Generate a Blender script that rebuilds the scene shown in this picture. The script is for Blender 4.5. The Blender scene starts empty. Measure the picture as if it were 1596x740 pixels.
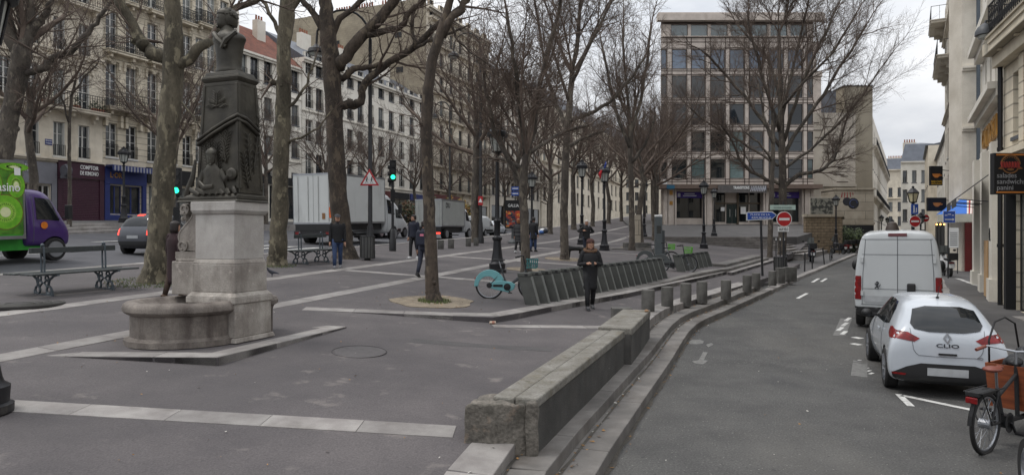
import bpy, bmesh, math, random
from mathutils import Vector, Matrix
from mathutils.bvhtree import BVHTree
R = math.radians
sc = bpy.context.scene
COL = sc.collection
# ------------------------------------------------------------ camera, sky, sun, exposure
F, CX, CY, H = 1040.0, 798.0, 370.0, 2.5
cam = bpy.data.cameras.new('camera'); camo = bpy.data.objects.new('camera', cam); COL.objects.link(camo)
camo.location = (0, 0, H); camo.rotation_euler = (R(90), 0, 0)
cam.sensor_width = 36; cam.lens = 36 * F / 1596; cam.clip_start = .05; cam.clip_end = 3000
sc.camera = camo
SUN_EL, SUN_AZ = 62, 268          # azimuth measured clockwise from +Y (high on the left)
world = bpy.data.worlds.new('World'); sc.world = world; world.use_nodes = True
nt = world.node_tree; nt.nodes.clear()
def N(t, kind, **kw):
    n = t.nodes.new(kind)
    for k, v in kw.items(): setattr(n, k, v)
    return n
sky = N(nt, 'ShaderNodeTexSky'); sky.sky_type = 'NISHITA'; sky.sun_disc = False
sky.sun_elevation = R(SUN_EL); sky.sun_rotation = R(SUN_AZ)
tc = N(nt, 'ShaderNodeTexCoord'); mp = N(nt, 'ShaderNodeMapping'); mp.inputs['Scale'].default_value = (1.0, 1.0, 2.6)
nz = N(nt, 'ShaderNodeTexNoise'); nz.inputs['Scale'].default_value = 3.2; nz.inputs['Detail'].default_value = 7; nz.inputs['Roughness'].default_value = .55
cr = N(nt, 'ShaderNodeValToRGB')
cr.color_ramp.elements[0].position = .34; cr.color_ramp.elements[0].color = (5.0, 5.3, 5.8, 1)
cr.color_ramp.elements[1].position = .62; cr.color_ramp.elements[1].color = (7.9, 8.0, 8.2, 1)
nz2 = N(nt, 'ShaderNodeTexNoise'); nz2.inputs['Scale'].default_value = 1.7; nz2.inputs['Detail'].default_value = 5
cr2 = N(nt, 'ShaderNodeValToRGB'); cr2.color_ramp.elements[0].position = .3; cr2.color_ramp.elements[0].color = (.88, .88, .88, 1); cr2.color_ramp.elements[1].position = .5
mx = N(nt, 'ShaderNodeMix'); mx.data_type = 'RGBA'
bg = N(nt, 'ShaderNodeBackground'); bg.inputs['Strength'].default_value = .1
ow = N(nt, 'ShaderNodeOutputWorld'); k = nt.links.new
k(tc.outputs['Generated'], mp.inputs['Vector']); k(mp.outputs[0], nz.inputs['Vector']); k(mp.outputs[0], nz2.inputs['Vector'])
k(nz.outputs[0], cr.inputs[0]); k(nz2.outputs[0], cr2.inputs[0]); k(cr2.outputs[0], mx.inputs[0])
k(sky.outputs[0], mx.inputs[6]); k(cr.outputs[0], mx.inputs[7]); sx_ = N(nt, 'ShaderNodeSeparateXYZ'); k(tc.outputs['Generated'], sx_.inputs[0]); gr_ = N(nt, 'ShaderNodeMapRange'); gr_.inputs['From Min'].default_value = .15; gr_.inputs['To Min'].default_value = .9; gr_.inputs['To Max'].default_value = 1.9; k(sx_.outputs[2], gr_.inputs[0])  # an overcast sky is brightest overhead
vm_ = N(nt, 'ShaderNodeVectorMath'); vm_.operation = 'SCALE'; k(mx.outputs[2], vm_.inputs[0]); k(gr_.outputs[0], vm_.inputs['Scale']); k(vm_.outputs[0], bg.inputs[0]); k(bg.outputs[0], ow.inputs[0])
sun = bpy.data.lights.new('sun', 'SUN'); sun.energy = 1.05; sun.angle = R(16); sun.color = (1, .96, .9)
suno = bpy.data.objects.new('sun', sun); COL.objects.link(suno); suno.rotation_euler = (R(90 - SUN_EL), 0, R(180 - SUN_AZ) + R(180) * 0 + math.pi)
suno.rotation_euler = Vector((-math.sin(R(SUN_AZ)) * math.cos(R(SUN_EL)), -math.cos(R(SUN_AZ)) * math.cos(R(SUN_EL)), -math.sin(R(SUN_EL)))).to_track_quat('-Z', 'Y').to_euler()
vs = sc.view_settings; vs.view_transform = 'Standard'; vs.look = 'None'; vs.gamma = 1; vs.exposure = 0.4; vs.use_curve_mapping = False
sc.cycles.max_bounces = 6; sc.cycles.diffuse_bounces = 3; sc.cycles.glossy_bounces = 3; sc.cycles.transmission_bounces = 3; sc.cycles.transparent_max_bounces = 6

# ------------------------------------------------------------ materials
def s2l(c): return c / 12.92 if c <= .04045 else ((c + .055) / 1.055) ** 2.4
def rgb(r, g, b): return (s2l(r / 255), s2l(g / 255), s2l(b / 255))
MATS = {}
def M(name, col, rough=.7, var=.2, scale=3.0, bump=0.0, bscale=40.0, metal=0.0, col2=None, coat=0.0, island=0.0, fine=0.0, stretch=None, emit=0.0, spec=.5, objrand=0.0, lo=.35, hi=.65):
    """principled material: two tones mixed by noise, optional fine speckle, per-island tone and bump"""
    if name in MATS: return MATS[name]
    m = bpy.data.materials.new(name); m.use_nodes = True; t = m.node_tree; b = t.nodes['Principled BSDF']; L_ = t.links.new
    b.inputs['Roughness'].default_value = rough; b.inputs['Metallic'].default_value = metal; b.inputs['Coat Weight'].default_value = coat
    b.inputs['Specular IOR Level'].default_value = spec; b.inputs['Coat Roughness'].default_value = .05
    col2 = col2 or tuple(x * (1 - var) for x in col)
    tcn = N(t, 'ShaderNodeTexCoord'); src = tcn.outputs['Object']
    if stretch:
        mpn = N(t, 'ShaderNodeMapping'); mpn.inputs['Scale'].default_value = stretch; L_(src, mpn.inputs[0]); src = mpn.outputs[0]
    n1 = N(t, 'ShaderNodeTexNoise'); n1.inputs['Scale'].default_value = scale; n1.inputs['Detail'].default_value = 6; n1.inputs['Roughness'].default_value = .62
    L_(src, n1.inputs['Vector'])
    mr = N(t, 'ShaderNodeMapRange'); mr.inputs['From Min'].default_value = lo; mr.inputs['From Max'].default_value = hi
    L_(n1.outputs[0], mr.inputs[0])
    mix = N(t, 'ShaderNodeMix'); mix.data_type = 'RGBA'; mix.inputs[6].default_value = (*col, 1); mix.inputs[7].default_value = (*col2, 1)
    L_(mr.outputs[0], mix.inputs[0]); out = mix.outputs[2]
    def mul(out, val_socket, a, bb):
        r = N(t, 'ShaderNodeMapRange'); r.inputs['To Min'].default_value = a; r.inputs['To Max'].default_value = bb; L_(val_socket, r.inputs[0])
        v = N(t, 'ShaderNodeVectorMath'); v.operation = 'SCALE'; L_(out, v.inputs[0]); L_(r.outputs[0], v.inputs['Scale']); return v.outputs[0]
    if fine:
        n2 = N(t, 'ShaderNodeTexNoise'); n2.inputs['Scale'].default_value = bscale; n2.inputs['Detail'].default_value = 3; L_(src, n2.inputs['Vector'])
        r = N(t, 'ShaderNodeMapRange'); r.inputs['From Min'].default_value = .3; r.inputs['From Max'].default_value = .7; L_(n2.outputs[0], r.inputs[0])
        out = mul(out, r.outputs[0], 1 - fine, 1 + fine)
    if island:
        g = N(t, 'ShaderNodeNewGeometry'); out = mul(out, g.outputs['Random Per Island'], 1 - island, 1 + island)
    if objrand:
        g = N(t, 'ShaderNodeObjectInfo'); out = mul(out, g.outputs['Random'], 1 - objrand, 1 + objrand)
    L_(out, b.inputs['Base Color'])
    if bump:
        n3 = N(t, 'ShaderNodeTexNoise'); n3.inputs['Scale'].default_value = bscale; n3.inputs['Detail'].default_value = 5; L_(src, n3.inputs['Vector'])
        bp = N(t, 'ShaderNodeBump'); bp.inputs['Strength'].default_value = bump; bp.inputs['Distance'].default_value = .02
        L_(n3.outputs[0], bp.inputs['Height']); L_(bp.outputs[0], b.inputs['Normal'])
    if emit:
        b.inputs['Emission Color'].default_value = (*col, 1); b.inputs['Emission Strength'].default_value = emit
    MATS[name] = m
    return m
def nodes_of(m):
    t = m.node_tree; return t, t.nodes['Principled BSDF'], t.links.new
def base_link(m):
    for l in m.node_tree.links:
        if l.to_socket.name == 'Base Color': return l.from_socket
def overlay(m, kind, colr, fac=1.0, scale=1.0, th=(.5, .6), stretch=(1, 1, 1), detail=4):
    """a second noise layer (stains, patches, streaks) over what the material already has"""
    t, b, L_ = nodes_of(m); cur = base_link(m)
    tcn = N(t, 'ShaderNodeTexCoord'); mpn = N(t, 'ShaderNodeMapping'); mpn.inputs['Scale'].default_value = stretch; L_(tcn.outputs['Object'], mpn.inputs[0])
    if kind == 'noise':
        n = N(t, 'ShaderNodeTexNoise'); n.inputs['Detail'].default_value = detail; n.inputs['Roughness'].default_value = .6; o = n.outputs[0]
    else:
        n = N(t, 'ShaderNodeTexVoronoi'); o = n.outputs['Distance']
        if kind == 'cracks': n.feature = 'DISTANCE_TO_EDGE'
    n.inputs['Scale'].default_value = scale; L_(mpn.outputs[0], n.inputs['Vector'])
    r = N(t, 'ShaderNodeMapRange'); r.inputs['From Min'].default_value = th[0]; r.inputs['From Max'].default_value = th[1]; r.inputs['To Max'].default_value = fac
    L_(o, r.inputs[0])
    mix = N(t, 'ShaderNodeMix'); mix.data_type = 'RGBA'; mix.inputs[7].default_value = (*colr, 1)
    L_(r.outputs[0], mix.inputs[0]); L_(cur, mix.inputs[6]); L_(mix.outputs[2], b.inputs['Base Color'])
def courses(m, w, h, mortar, colr, fac=.6):
    """stone courses on upright walls: joints drawn in the wall's own (along, up) coordinates"""
    t, b, L_ = nodes_of(m); cur = base_link(m)
    tcn = N(t, 'ShaderNodeTexCoord'); sp = N(t, 'ShaderNodeSeparateXYZ'); L_(tcn.outputs['Object'], sp.inputs[0])
    ad = N(t, 'ShaderNodeMath'); L_(sp.outputs[0], ad.inputs[0]); L_(sp.outputs[1], ad.inputs[1])
    cb = N(t, 'ShaderNodeCombineXYZ'); L_(ad.outputs[0], cb.inputs[0]); L_(sp.outputs[2], cb.inputs[1])
    br = N(t, 'ShaderNodeTexBrick'); br.inputs['Scale'].default_value = 1; br.inputs['Brick Width'].default_value = w; br.inputs['Row Height'].default_value = h
    br.inputs['Mortar Size'].default_value = mortar; br.inputs['Mortar Smooth'].default_value = .2
    br.inputs['Color1'].default_value = (1, 1, 1, 1); br.inputs['Color2'].default_value = (.86, .86, .86, 1); br.inputs['Mortar'].default_value = (1 - fac,) * 3 + (1,)
    L_(cb.outputs[0], br.inputs['Vector'])
    mix = N(t, 'ShaderNodeMix'); mix.data_type = 'RGBA'; mix.blend_type = 'MULTIPLY'; mix.inputs[0].default_value = 1
    L_(cur, mix.inputs[6]); L_(br.outputs['Color'], mix.inputs[7]); L_(mix.outputs[2], b.inputs['Base Color'])

# ------------------------------------------------------------ mesh builder
class MB:
    def __init__(s): s.v = []; s.f = []; s.mi = []; s.M = None; s.cur = 0
    def mat(s, i): s.cur = i; return s
    def add(s, vs, fs):
        o = len(s.v)
        s.v.extend([tuple(s.M @ Vector(p)) for p in vs] if s.M is not None else [tuple(p) for p in vs])
        for f in fs: s.f.append([i + o for i in f]); s.mi.append(s.cur)
        return s
    def box(s, x0, x1, y0, y1, z0, z1):
        return s.add([(x0, y0, z0), (x1, y0, z0), (x1, y1, z0), (x0, y1, z0), (x0, y0, z1), (x1, y0, z1), (x1, y1, z1), (x0, y1, z1)],
                     [(3, 2, 1, 0), (4, 5, 6, 7), (0, 1, 5, 4), (1, 2, 6, 5), (2, 3, 7, 6), (3, 0, 4, 7)])
    def cbox(s, c, d): return s.box(c[0] - d[0] / 2, c[0] + d[0] / 2, c[1] - d[1] / 2, c[1] + d[1] / 2, c[2] - d[2] / 2, c[2] + d[2] / 2)
    def bar(s, a, b, w, h=None):
        """square bar between two points"""
        a, b = Vector(a), Vector(b); h = h or w; d = (b - a).normalized(); up = Vector((0, 0, 1)) if abs(d.z) < .95 else Vector((0, 1, 0))
        x = d.cross(up).normalized() * w / 2; y = x.cross(d).normalized() * h / 2
        return s.add([a - x - y, a + x - y, a + x + y, a - x + y, b - x - y, b + x - y, b + x + y, b - x + y],
                     [(3, 2, 1, 0), (4, 5, 6, 7), (0, 1, 5, 4), (1, 2, 6, 5), (2, 3, 7, 6), (3, 0, 4, 7)])
    def quad(s, a, b, c, d): return s.add([a, b, c, d], [(0, 1, 2, 3)])
    def tube(s, pts, rad, n=8, cap=True, closed=False):
        pts = [Vector(p) for p in pts]; m = len(pts)
        if not hasattr(rad, '__len__'): rad = [rad] * m
        vs = []; prev = None
        for i, p in enumerate(pts):
            if closed: d = pts[(i + 1) % m] - pts[i - 1]
            else: d = pts[min(i + 1, m - 1)] - pts[max(i - 1, 0)]
            if d.length < 1e-9: d = Vector((0, 0, 1))
            d.normalize()
            if prev is None:
                a = Vector((1, 0, 0)) if abs(d.x) < .8 else Vector((0, 1, 0)); x = (a - d * a.dot(d)).normalized()
            else: x = (prev - d * prev.dot(d)).normalized()
            prev = x; y = d.cross(x)
            for j in range(n):
                t = 2 * math.pi * j / n; vs.append(p + x * (rad[i] * math.cos(t)) + y * (rad[i] * math.sin(t)))
        fs = []
        for i in range(m if closed else m - 1):
            a, b = i * n, ((i + 1) % m) * n
            for j in range(n): q = (j + 1) % n; fs.append((a + j, a + q, b + q, b + j))
        if cap and not closed: fs.append(tuple(range(n - 1, -1, -1))); fs.append(tuple(range((m - 1) * n, m * n)))
        return s.add(vs, fs)
    def cyl(s, a, b, r0, r1=None, n=12): return s.tube([a, b], [r0, r0 if r1 is None else r1], n)
    def lathe(s, prof, n=16, c=(0, 0, 0), axis='z', sx=1, sy=1):
        vs = []; m = len(prof)
        for r, z in prof:
            for j in range(n):
                t = 2 * math.pi * j / n; x, y = r * math.cos(t) * sx, r * math.sin(t) * sy
                p = (x, y, z) if axis == 'z' else ((x, z, y) if axis == 'y' else (z, x, y)); vs.append((p[0] + c[0], p[1] + c[1], p[2] + c[2]))
        fs = []
        for i in range(m - 1):
            for j in range(n):
                q = (j + 1) % n; f = (i * n + j, i * n + q, (i + 1) * n + q, (i + 1) * n + j); fs.append(f if axis != 'y' else f[::-1])
        b_, t_ = tuple(range(n - 1, -1, -1)), tuple(range((m - 1) * n, m * n))
        fs += [b_, t_] if axis != 'y' else [b_[::-1], t_[::-1]]
        return s.add(vs, fs)
    def ball(s, c, r, n=12, m=8):
        rx, ry, rz = r if hasattr(r, '__len__') else (r, r, r); vs = []; fs = []
        for i in range(m + 1):
            ph = -math.pi / 2 + math.pi * i / m
            for j in range(n):
                t = 2 * math.pi * j / n; vs.append((c[0] + rx * math.cos(ph) * math.cos(t), c[1] + ry * math.cos(ph) * math.sin(t), c[2] + rz * math.sin(ph)))
        for i in range(m):
            for j in range(n): q = (j + 1) % n; fs.append((i * n + j, i * n + q, (i + 1) * n + q, (i + 1) * n + j))
        return s.add(vs, fs)
    def prism(s, poly, z0, z1):
        """2-D polygon (x,y) extruded from z0 to z1 (numbers or functions of x,y)"""
        n = len(poly); f0 = z0 if callable(z0) else (lambda x, y: z0); f1 = z1 if callable(z1) else (lambda x, y: z1)
        A = sum(poly[i][0] * poly[(i + 1) % n][1] - poly[(i + 1) % n][0] * poly[i][1] for i in range(n))
        if A < 0: poly = poly[::-1]
        vs = [(x, y, f0(x, y)) for x, y in poly] + [(x, y, f1(x, y)) for x, y in poly]
        fs = [tuple(range(n - 1, -1, -1)), tuple(range(n, 2 * n))] + [(i, (i + 1) % n, (i + 1) % n + n, i + n) for i in range(n)]
        return s.add(vs, fs)
    def sheet(s, poly, o, ex, ey, t):
        """2-D polygon in the plane (o, ex, ey), thickness t along ex x ey (front at +t)"""
        o, ex, ey = Vector(o), Vector(ex), Vector(ey); nn = ex.cross(ey).normalized() * t; n = len(poly)
        A = sum(poly[i][0] * poly[(i + 1) % n][1] - poly[(i + 1) % n][0] * poly[i][1] for i in range(n))
        if A < 0: poly = poly[::-1]
        p = [o + ex * a + ey * b for a, b in poly]
        return s.add(p + [q + nn for q in p], [tuple(range(n - 1, -1, -1)), tuple(range(n, 2 * n))] + [(i, (i + 1) % n, (i + 1) % n + n, i + n) for i in range(n)])
    def text(s, body, o, ex, ey, size, width=None, t=.004, align='CENTER', bold=0.0):
        vs, fs = text_mesh(body, align, bold); o, ex, ey = Vector(o), Vector(ex), Vector(ey); nn = ex.cross(ey).normalized() * t
        if not vs: return s
        sx = size
        if width:
            w = max(v[0] for v in vs) - min(v[0] for v in vs); sx = width / w
        p = [o + ex * (v[0] * sx) + ey * (v[1] * size) + nn * (1 if v[2] > .5 else 0) for v in vs]
        return s.add(p, fs)
    def build(s, name, mats, parent=None, smooth=False, bevel=0.0, angle=35):
        me = bpy.data.meshes.new(name); me.from_pydata(s.v, [], s.f)
        mats = mats if isinstance(mats, (list, tuple)) else [mats]
        for m in mats: me.materials.append(m)
        if len(mats) > 1: me.polygons.foreach_set('material_index', [min(i, len(mats) - 1) for i in s.mi])
        if smooth:
            me.polygons.foreach_set('use_smooth', [True] * len(me.polygons))
            if smooth != 'all': me.set_sharp_from_angle(angle=R(angle))
        me.update()
        o = bpy.data.objects.new(name, me); COL.objects.link(o)
        if parent is not None: o.parent = parent
        if bevel:
            bm_ = o.modifiers.new('edge', 'BEVEL'); bm_.width = bevel; bm_.segments = 2; bm_.limit_method = 'ANGLE'; bm_.angle_limit = R(40)
        return o
_tc = {}
def text_mesh(body, align, bold):
    key = (body, align, bold)
    if key not in _tc:
        cu = bpy.data.curves.new('txt', 'FONT'); cu.body = body; cu.align_x = align; cu.size = 1; cu.extrude = .5; cu.offset = bold; cu.resolution_u = 3
        ob = bpy.data.objects.new('txt', cu); COL.objects.link(ob)
        me = bpy.data.meshes.new_from_object(ob.evaluated_get(bpy.context.evaluated_depsgraph_get()))
        _tc[key] = ([(v.co.x, v.co.y, v.co.z + .5) for v in me.vertices], [tuple(p.vertices) for p in me.polygons])
        bpy.data.objects.remove(ob); bpy.data.curves.remove(cu); bpy.data.meshes.remove(me)
    return _tc[key]
def thing(name, label, cat, loc=(0, 0, 0), rz=0.0, group=None):
    o = bpy.data.objects.new(name, None); COL.objects.link(o); o.location = loc; o.rotation_euler = (0, 0, rz); o.empty_display_size = .2
    return tag(o, label, cat, group)
def tag(o, label, cat, group=None):
    o['label'] = label; o['category'] = cat
    if group: o['group'] = group
    return o
def struct(o): o['kind'] = 'structure'; return o
def stuff(o, label=None, cat=None):
    o['kind'] = 'stuff'
    if label: o['label'] = label; o['category'] = cat
    return o
def dup(root, loc, rz=0.0, label=None, scale=None):
    def cp(o, par):
        c = o.copy(); COL.objects.link(c)
        if par is not None: c.parent = par
        for ch in list(o.children): cp(ch, c)
        return c
    r = cp(root, None); r.location = loc; r.rotation_euler = (0, 0, rz)
    if label: r['label'] = label
    if scale: r.scale = scale if hasattr(scale, '__len__') else (scale,) * 3
    return r
ORD = ['first', 'second', 'third', 'fourth', 'fifth', 'sixth', 'seventh', 'eighth', 'ninth', 'tenth', 'eleventh', 'twelfth', 'thirteenth', 'fourteenth', 'fifteenth', 'sixteenth', 'seventeenth', 'eighteenth', 'nineteenth', 'twentieth']
# ------------------------------------------------------------ where things stand
def ss(a, b, x): t = max(0, min(1, (x - a) / (b - a))); return t * t * (3 - 2 * t)
def P(x, y):      # plaza: rises away from the street and away from the camera
    return .08 - .05 * max(-24, min(22, x)) + .05 * min(y, 50) + .075 * max(0, min(y, 120) - 50)
def L(x, y): return P(x, y) - .12 * ss(-4, 0, x) * ss(8, 14, y)
def RW(x, y):     # boulevard roadway
    return .08 - .15 - .05 * max(-24, min(22, x)) + .05 * min(y, 36) + .03 * max(0, min(y, 140) - 36)
def ZR(x, y): return 0 if y < 13 else (.036 * (y - 13) if y < 29 else .576 + .012 * (min(y, 200) - 29))
def SW(x, y): return ZR(x, y) + .12
def ux(u, Y): return (u - CX) / F * Y
def vz(v, Y): return H + (CY - v) / F * Y
def hit(u, v, zf):
    a, b = (u - CX) / F, (CY - v) / F; y = 3.0
    while y < 220:
        if H + b * y < zf(a * y, y): break
        y += .25
    lo, hi = y - .25, y
    for _ in range(30):
        m = (lo + hi) / 2
        if H + b * m < zf(a * m, m): hi = m
        else: lo = m
    return Vector((a * lo, lo, zf(a * lo, lo)))
BD = Vector((.3337, .9427)); BN = Vector((.9427, -.3337)); BRZ = math.atan2(.9427, .3337)     # boulevard direction, its right normal
def bw(w, s): p = BN * w + BD * s; return (p.x, p.y)
def wline(w, y): return (.354 * y + w * 1.0608, y)
def region(name, poly, zf, mat, step=2.0, skirt=.5, kind='structure', dz=0.0, mat_side=None):
    """a sheet over a 2-D polygon, cut to a grid and laid on the height function, with a skirt that makes its kerb"""
    bm = bmesh.new(); bv = [bm.verts.new((x, y, 0)) for x, y in poly]; f = bm.faces.new(bv)
    if f.calc_area() and f.normal.z < 0: f.normal_flip()
    bm.normal_update(); 
    if f.normal.z < 0: bmesh.ops.reverse_faces(bm, faces=[f])
    bmesh.ops.triangulate(bm, faces=bm.faces[:])
    xs = [p[0] for p in poly]; ys = [p[1] for p in poly]
    for lo, hi, nrm in ((min(xs), max(xs), (1, 0, 0)), (min(ys), max(ys), (0, 1, 0))):
        c = math.floor(lo / step) * step + step
        while c < hi:
            bmesh.ops.bisect_plane(bm, geom=bm.verts[:] + bm.edges[:] + bm.faces[:], plane_co=Vector(nrm) * c, plane_no=nrm, dist=1e-5); c += step
    for v in bm.verts: v.co.z = zf(v.co.x, v.co.y) + dz
    if skirt:
        ed = [e for e in bm.edges if e.is_boundary]
        g = bmesh.ops.extrude_edge_only(bm, edges=ed)['geom']
        for e in g:
            if isinstance(e, bmesh.types.BMVert): e.co.z -= skirt
            if mat_side and isinstance(e, bmesh.types.BMFace): e.material_index = 1
    bmesh.ops.recalc_face_normals(bm, faces=bm.faces[:])
    if sum(fc.normal.z * fc.calc_area() for fc in bm.faces) < 0: bmesh.ops.reverse_faces(bm, faces=bm.faces[:])
    me = bpy.data.meshes.new(name); bm.to_mesh(me); bm.free(); me.materials.append(mat)
    if mat_side: me.materials.append(mat_side)
    o = bpy.data.objects.new(name, me); COL.objects.link(o)
    if kind: o['kind'] = kind
    return o
def offset_line(pts, d):
    """polyline moved d to its left"""
    out = []
    for i, p in enumerate(pts):
        a = Vector(pts[max(i - 1, 0)]); b = Vector(pts[min(i + 1, len(pts) - 1)]); t = (b - a).normalized(); out.append((p[0] - t.y * d, p[1] + t.x * d))
    return out
def resample(pts, step):
    pts = [Vector(p) for p in pts]; out = [pts[0]]; acc = 0
    for a, b in zip(pts, pts[1:]):
        l = (b - a).length; t = step - acc
        while t <= l: out.append(a.lerp(b, t / l)); t += step
        acc = (acc + l) % step
    out.append(pts[-1]); return out
def smooth_line(pts, it=2):
    for _ in range(it):
        q = [pts[0]]
        for a, b in zip(pts, pts[1:]):
            q += [(a[0] * .75 + b[0] * .25, a[1] * .75 + b[1] * .25), (a[0] * .25 + b[0] * .75, a[1] * .25 + b[1] * .75)]
        pts = q + [pts[-1]]
    return pts
def stones(mb, line, width, zf, length=1.0, h=.3, gap=.006, sub=3, side=-1):
    """kerb stones laid along a line (their outer edge), each its own island with a small gap"""
    ln = resample(line, length); rnd = random.Random(5)
    for a, b in zip(ln, ln[1:]):
        d = b - a
        if d.length < length * .3: continue
        t = d.normalized(); n = Vector((-t.y, t.x)) * width; a2, b2 = a + t * gap / 2, b - t * gap / 2; j = rnd.uniform(-.003, .003)
        vs = []
        for k_ in range(sub + 1):
            p = a2.lerp(b2, k_ / sub)
            for q in (p, p + n): z = zf(q.x, q.y) + j; vs += [(q.x, q.y, z), (q.x, q.y, z - h)]
        fs = []
        for k_ in range(sub):
            i = k_ * 4; fs += [(i, i + 4, i + 6, i + 2), (i + 1, i + 5, i + 4, i), (i + 2, i + 6, i + 7, i + 3)]
        i = sub * 4; fs += [(0, 2, 3, 1), (i, i + 1, i + 3, i + 2)]
        mb.add(vs, fs)
# ------------------------------------------------------------ ground
asph = M('plaza_asphalt', rgb(88, 83, 83), .88, col2=rgb(73, 69, 70), scale=.7, fine=.24, bscale=55, bump=.35)
overlay(asph, 'noise', rgb(66, 63, 64), .6, .3, (.5, .68), detail=8); overlay(asph, 'noise', rgb(140, 132, 126), .4, 2.1, (.62, .74), detail=8); overlay(asph, 'noise', rgb(58, 56, 57), .7, 9, (.68, .72), detail=3)
road_m = M('road_asphalt', rgb(78, 77, 75), .85, col2=rgb(64, 63, 62), scale=1.1, fine=.42, bscale=42, bump=.5)
overlay(road_m, 'noise', rgb(100, 97, 92), .5, .3, (.5, .72), stretch=(1, .35, 1), detail=6); overlay(road_m, 'noise', rgb(52, 52, 54), .55, .55, (.56, .72), stretch=(1.4, .5, 1), detail=8); overlay(road_m, 'noise', rgb(48, 47, 48), .7, 7, (.67, .71), detail=3); overlay(road_m, 'noise', rgb(150, 148, 142), .5, 26, (.66, .7), detail=2)
bvd_m = M('boulevard_asphalt', rgb(78, 78, 82), .8, col2=rgb(66, 66, 70), scale=.8, fine=.15, bscale=100)
pave_m = M('pavement_asphalt', rgb(88, 86, 85), .9, col2=rgb(74, 72, 72), scale=.9, fine=.12, bscale=140)
granite = M('granite_kerb', rgb(142, 138, 134), .75, col2=rgb(118, 113, 110), scale=2.5, fine=.16, bscale=170, island=.16, bump=.2)
overlay(granite, 'noise', rgb(80, 74, 68), .6, 1.4, (.55, .75), detail=7)
kerb_m = M('granite_step', rgb(118, 114, 110), .8, col2=rgb(90, 87, 84), scale=1.6, fine=.14, bscale=170, island=.14, bump=.25)
overlay(kerb_m, 'noise', rgb(66, 58, 50), .7, .9, (.52, .72), detail=8)
dirt_m = M('sandy_soil', rgb(138, 126, 108), .95, col2=rgb(104, 95, 82), scale=5, fine=.25, bscale=60, bump=.5)
paint_m = M('road_paint', rgb(205, 204, 200), .7, col2=rgb(135, 133, 130), scale=9, lo=.45, hi=.72)

base = region('ground', [(-900, -300), (900, -300), (900, 1500), (-900, 1500)], lambda x, y: -.8, pave_m, 300, 0)
# street on the right: its left edge as read from the kerb
E0px = [(900, 806), (939, 740), (1000, 643), (1036, 588), (1067, 535), (1080, 517), (1099, 505), (1131, 491.6), (1169, 473), (1191, 463), (1247, 436), (1336, 397)]
E0 = []
for u, v in E0px: q = hit(u, v, ZR); E0.append((q.x, q.y))
E0 = [(E0[0][0] - 1.3, -4)] + E0
E0s = smooth_line(E0, 2)
k_end = E0s[-1]; d_end = Vector((.62, 1)).normalized()
far_l = (k_end[0] + .60 * 170, k_end[1] + 170)
def xr_kerb(y): return 8.45 + .5 * (y - 11) if y < 18 else 11.95 + .592 * (y - 18)
def xr_wall(y): return 15.1 + .585 * (y - 20.2) if y > 20.2 else 15.1 - .41 * (20.2 - y)
rkerb = [(xr_kerb(y), y) for y in (-4, 4, 11, 18, 30, 60, 120, 230)]
region('road', [(x - 1.2, y) for x, y in E0s] + [far_l] + [(x + 1, y) for x, y in rkerb[::-1]], ZR, road_m, 2.0, 0)
mb = MB(); stones(mb, rkerb, -.25, SW, 1.2, .3); struct(mb.build('kerb', granite))
region('sidewalk', [(x + .25, y) for x, y in rkerb] + [(xr_wall(230) + 6, 230)] + [(xr_wall(y) + 6, y) for y in (60, 20.2, -4)], SW, pave_m, 3, .1)
# the two steps between the street and the square
E1, E2 = offset_line(E0s, .38), offset_line(E0s, .80)
iN = max(i for i, p in enumerate(E0s) if p[1] < 30)
def Z1(x, y): return min(ZR(x, y) + .15, L(x, y) + .003)
def Z2(x, y): return min(ZR(x, y) + .30, L(x, y) + .006)
mb = MB(); stones(mb, [p for p in E0s if p[1] < 25], .55, Z1, 1.15, .3); stones(mb, [p for p in E1 if p[1] < 25], .6, Z2, 1.15, .3)
struct(mb.build('steps', kerb_m, bevel=.012))
mb = MB(); stones(mb, [p for p in E0s if 24.6 < p[1] < 100], .3, lambda x, y: max(SW(x, y), 0), 1.1, .3); struct(mb.build('kerb', granite))
E2b = [p for p in E2 if p[1] < 30]
mb = MB(); stones(mb, [p for p in E2b if not 7.4 < p[1] < 15.5 and p[1] < 26], .42, lambda x, y: L(x, y) + .008, 1.1, .35); struct(mb.build('kerb', granite, bevel=.01))
# lower square
K1px = [(470, 483), (620, 492), (768, 503), (800, 498), (880, 481.5), (980, 463), (1133, 427.5), (1140, 429.5), (1208, 408)]
K1 = []
for u, v in K1px: q = hit(u, v, L); K1.append((q.x, q.y))
s2 = [wline(-9.3, y) for y in (-4, 6)]
lower = s2 + [K1[0]] + K1[1:] + [(K1[-1][0] + 1.2, K1[-1][1] - .5)] + [(E0s[iN][0] - .3, E0s[iN][1] + .8)] + E2b[::-1]
region('square', lower, L, asph, 1.0, .4)
# pavement along the street beyond the square
Kl = [K1[-1], (ux(1250, 47), 47), (ux(1300, 62), 62), (ux(1345, 100), 100), (far_l[0] - 6, far_l[1])]
region('sidewalk', [(E0s[iN][0] - 2.4, E0s[iN][1] - 1)] + [K1[-2], (K1[-1][0] - .3, K1[-1][1] + .3)] + [(x, y + 2) for x, y in Kl[1:]] + [(far_l[0] + .2, far_l[1])] + offset_line(E0s, .28)[iN:][::-1], SW, pave_m, 3, .3)
# upper square and boulevard pavement
WK = -17.6
upper = [wline(-9.3, -4), wline(-9.3, 6), K1[0]] + K1[1:] + [(ux(1240, 46), 46.4), (ux(1262, 60), 60), (40, 85), (60, 130), wline(WK, 130), wline(WK, -4)]
region('square', upper, P, asph, 1.0, .35)
mb = MB(); stones(mb, K1, .38, lambda x, y: P(x, y) + .008, 1.05, .3); struct(mb.build('kerb', granite, bevel=.012))
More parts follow.
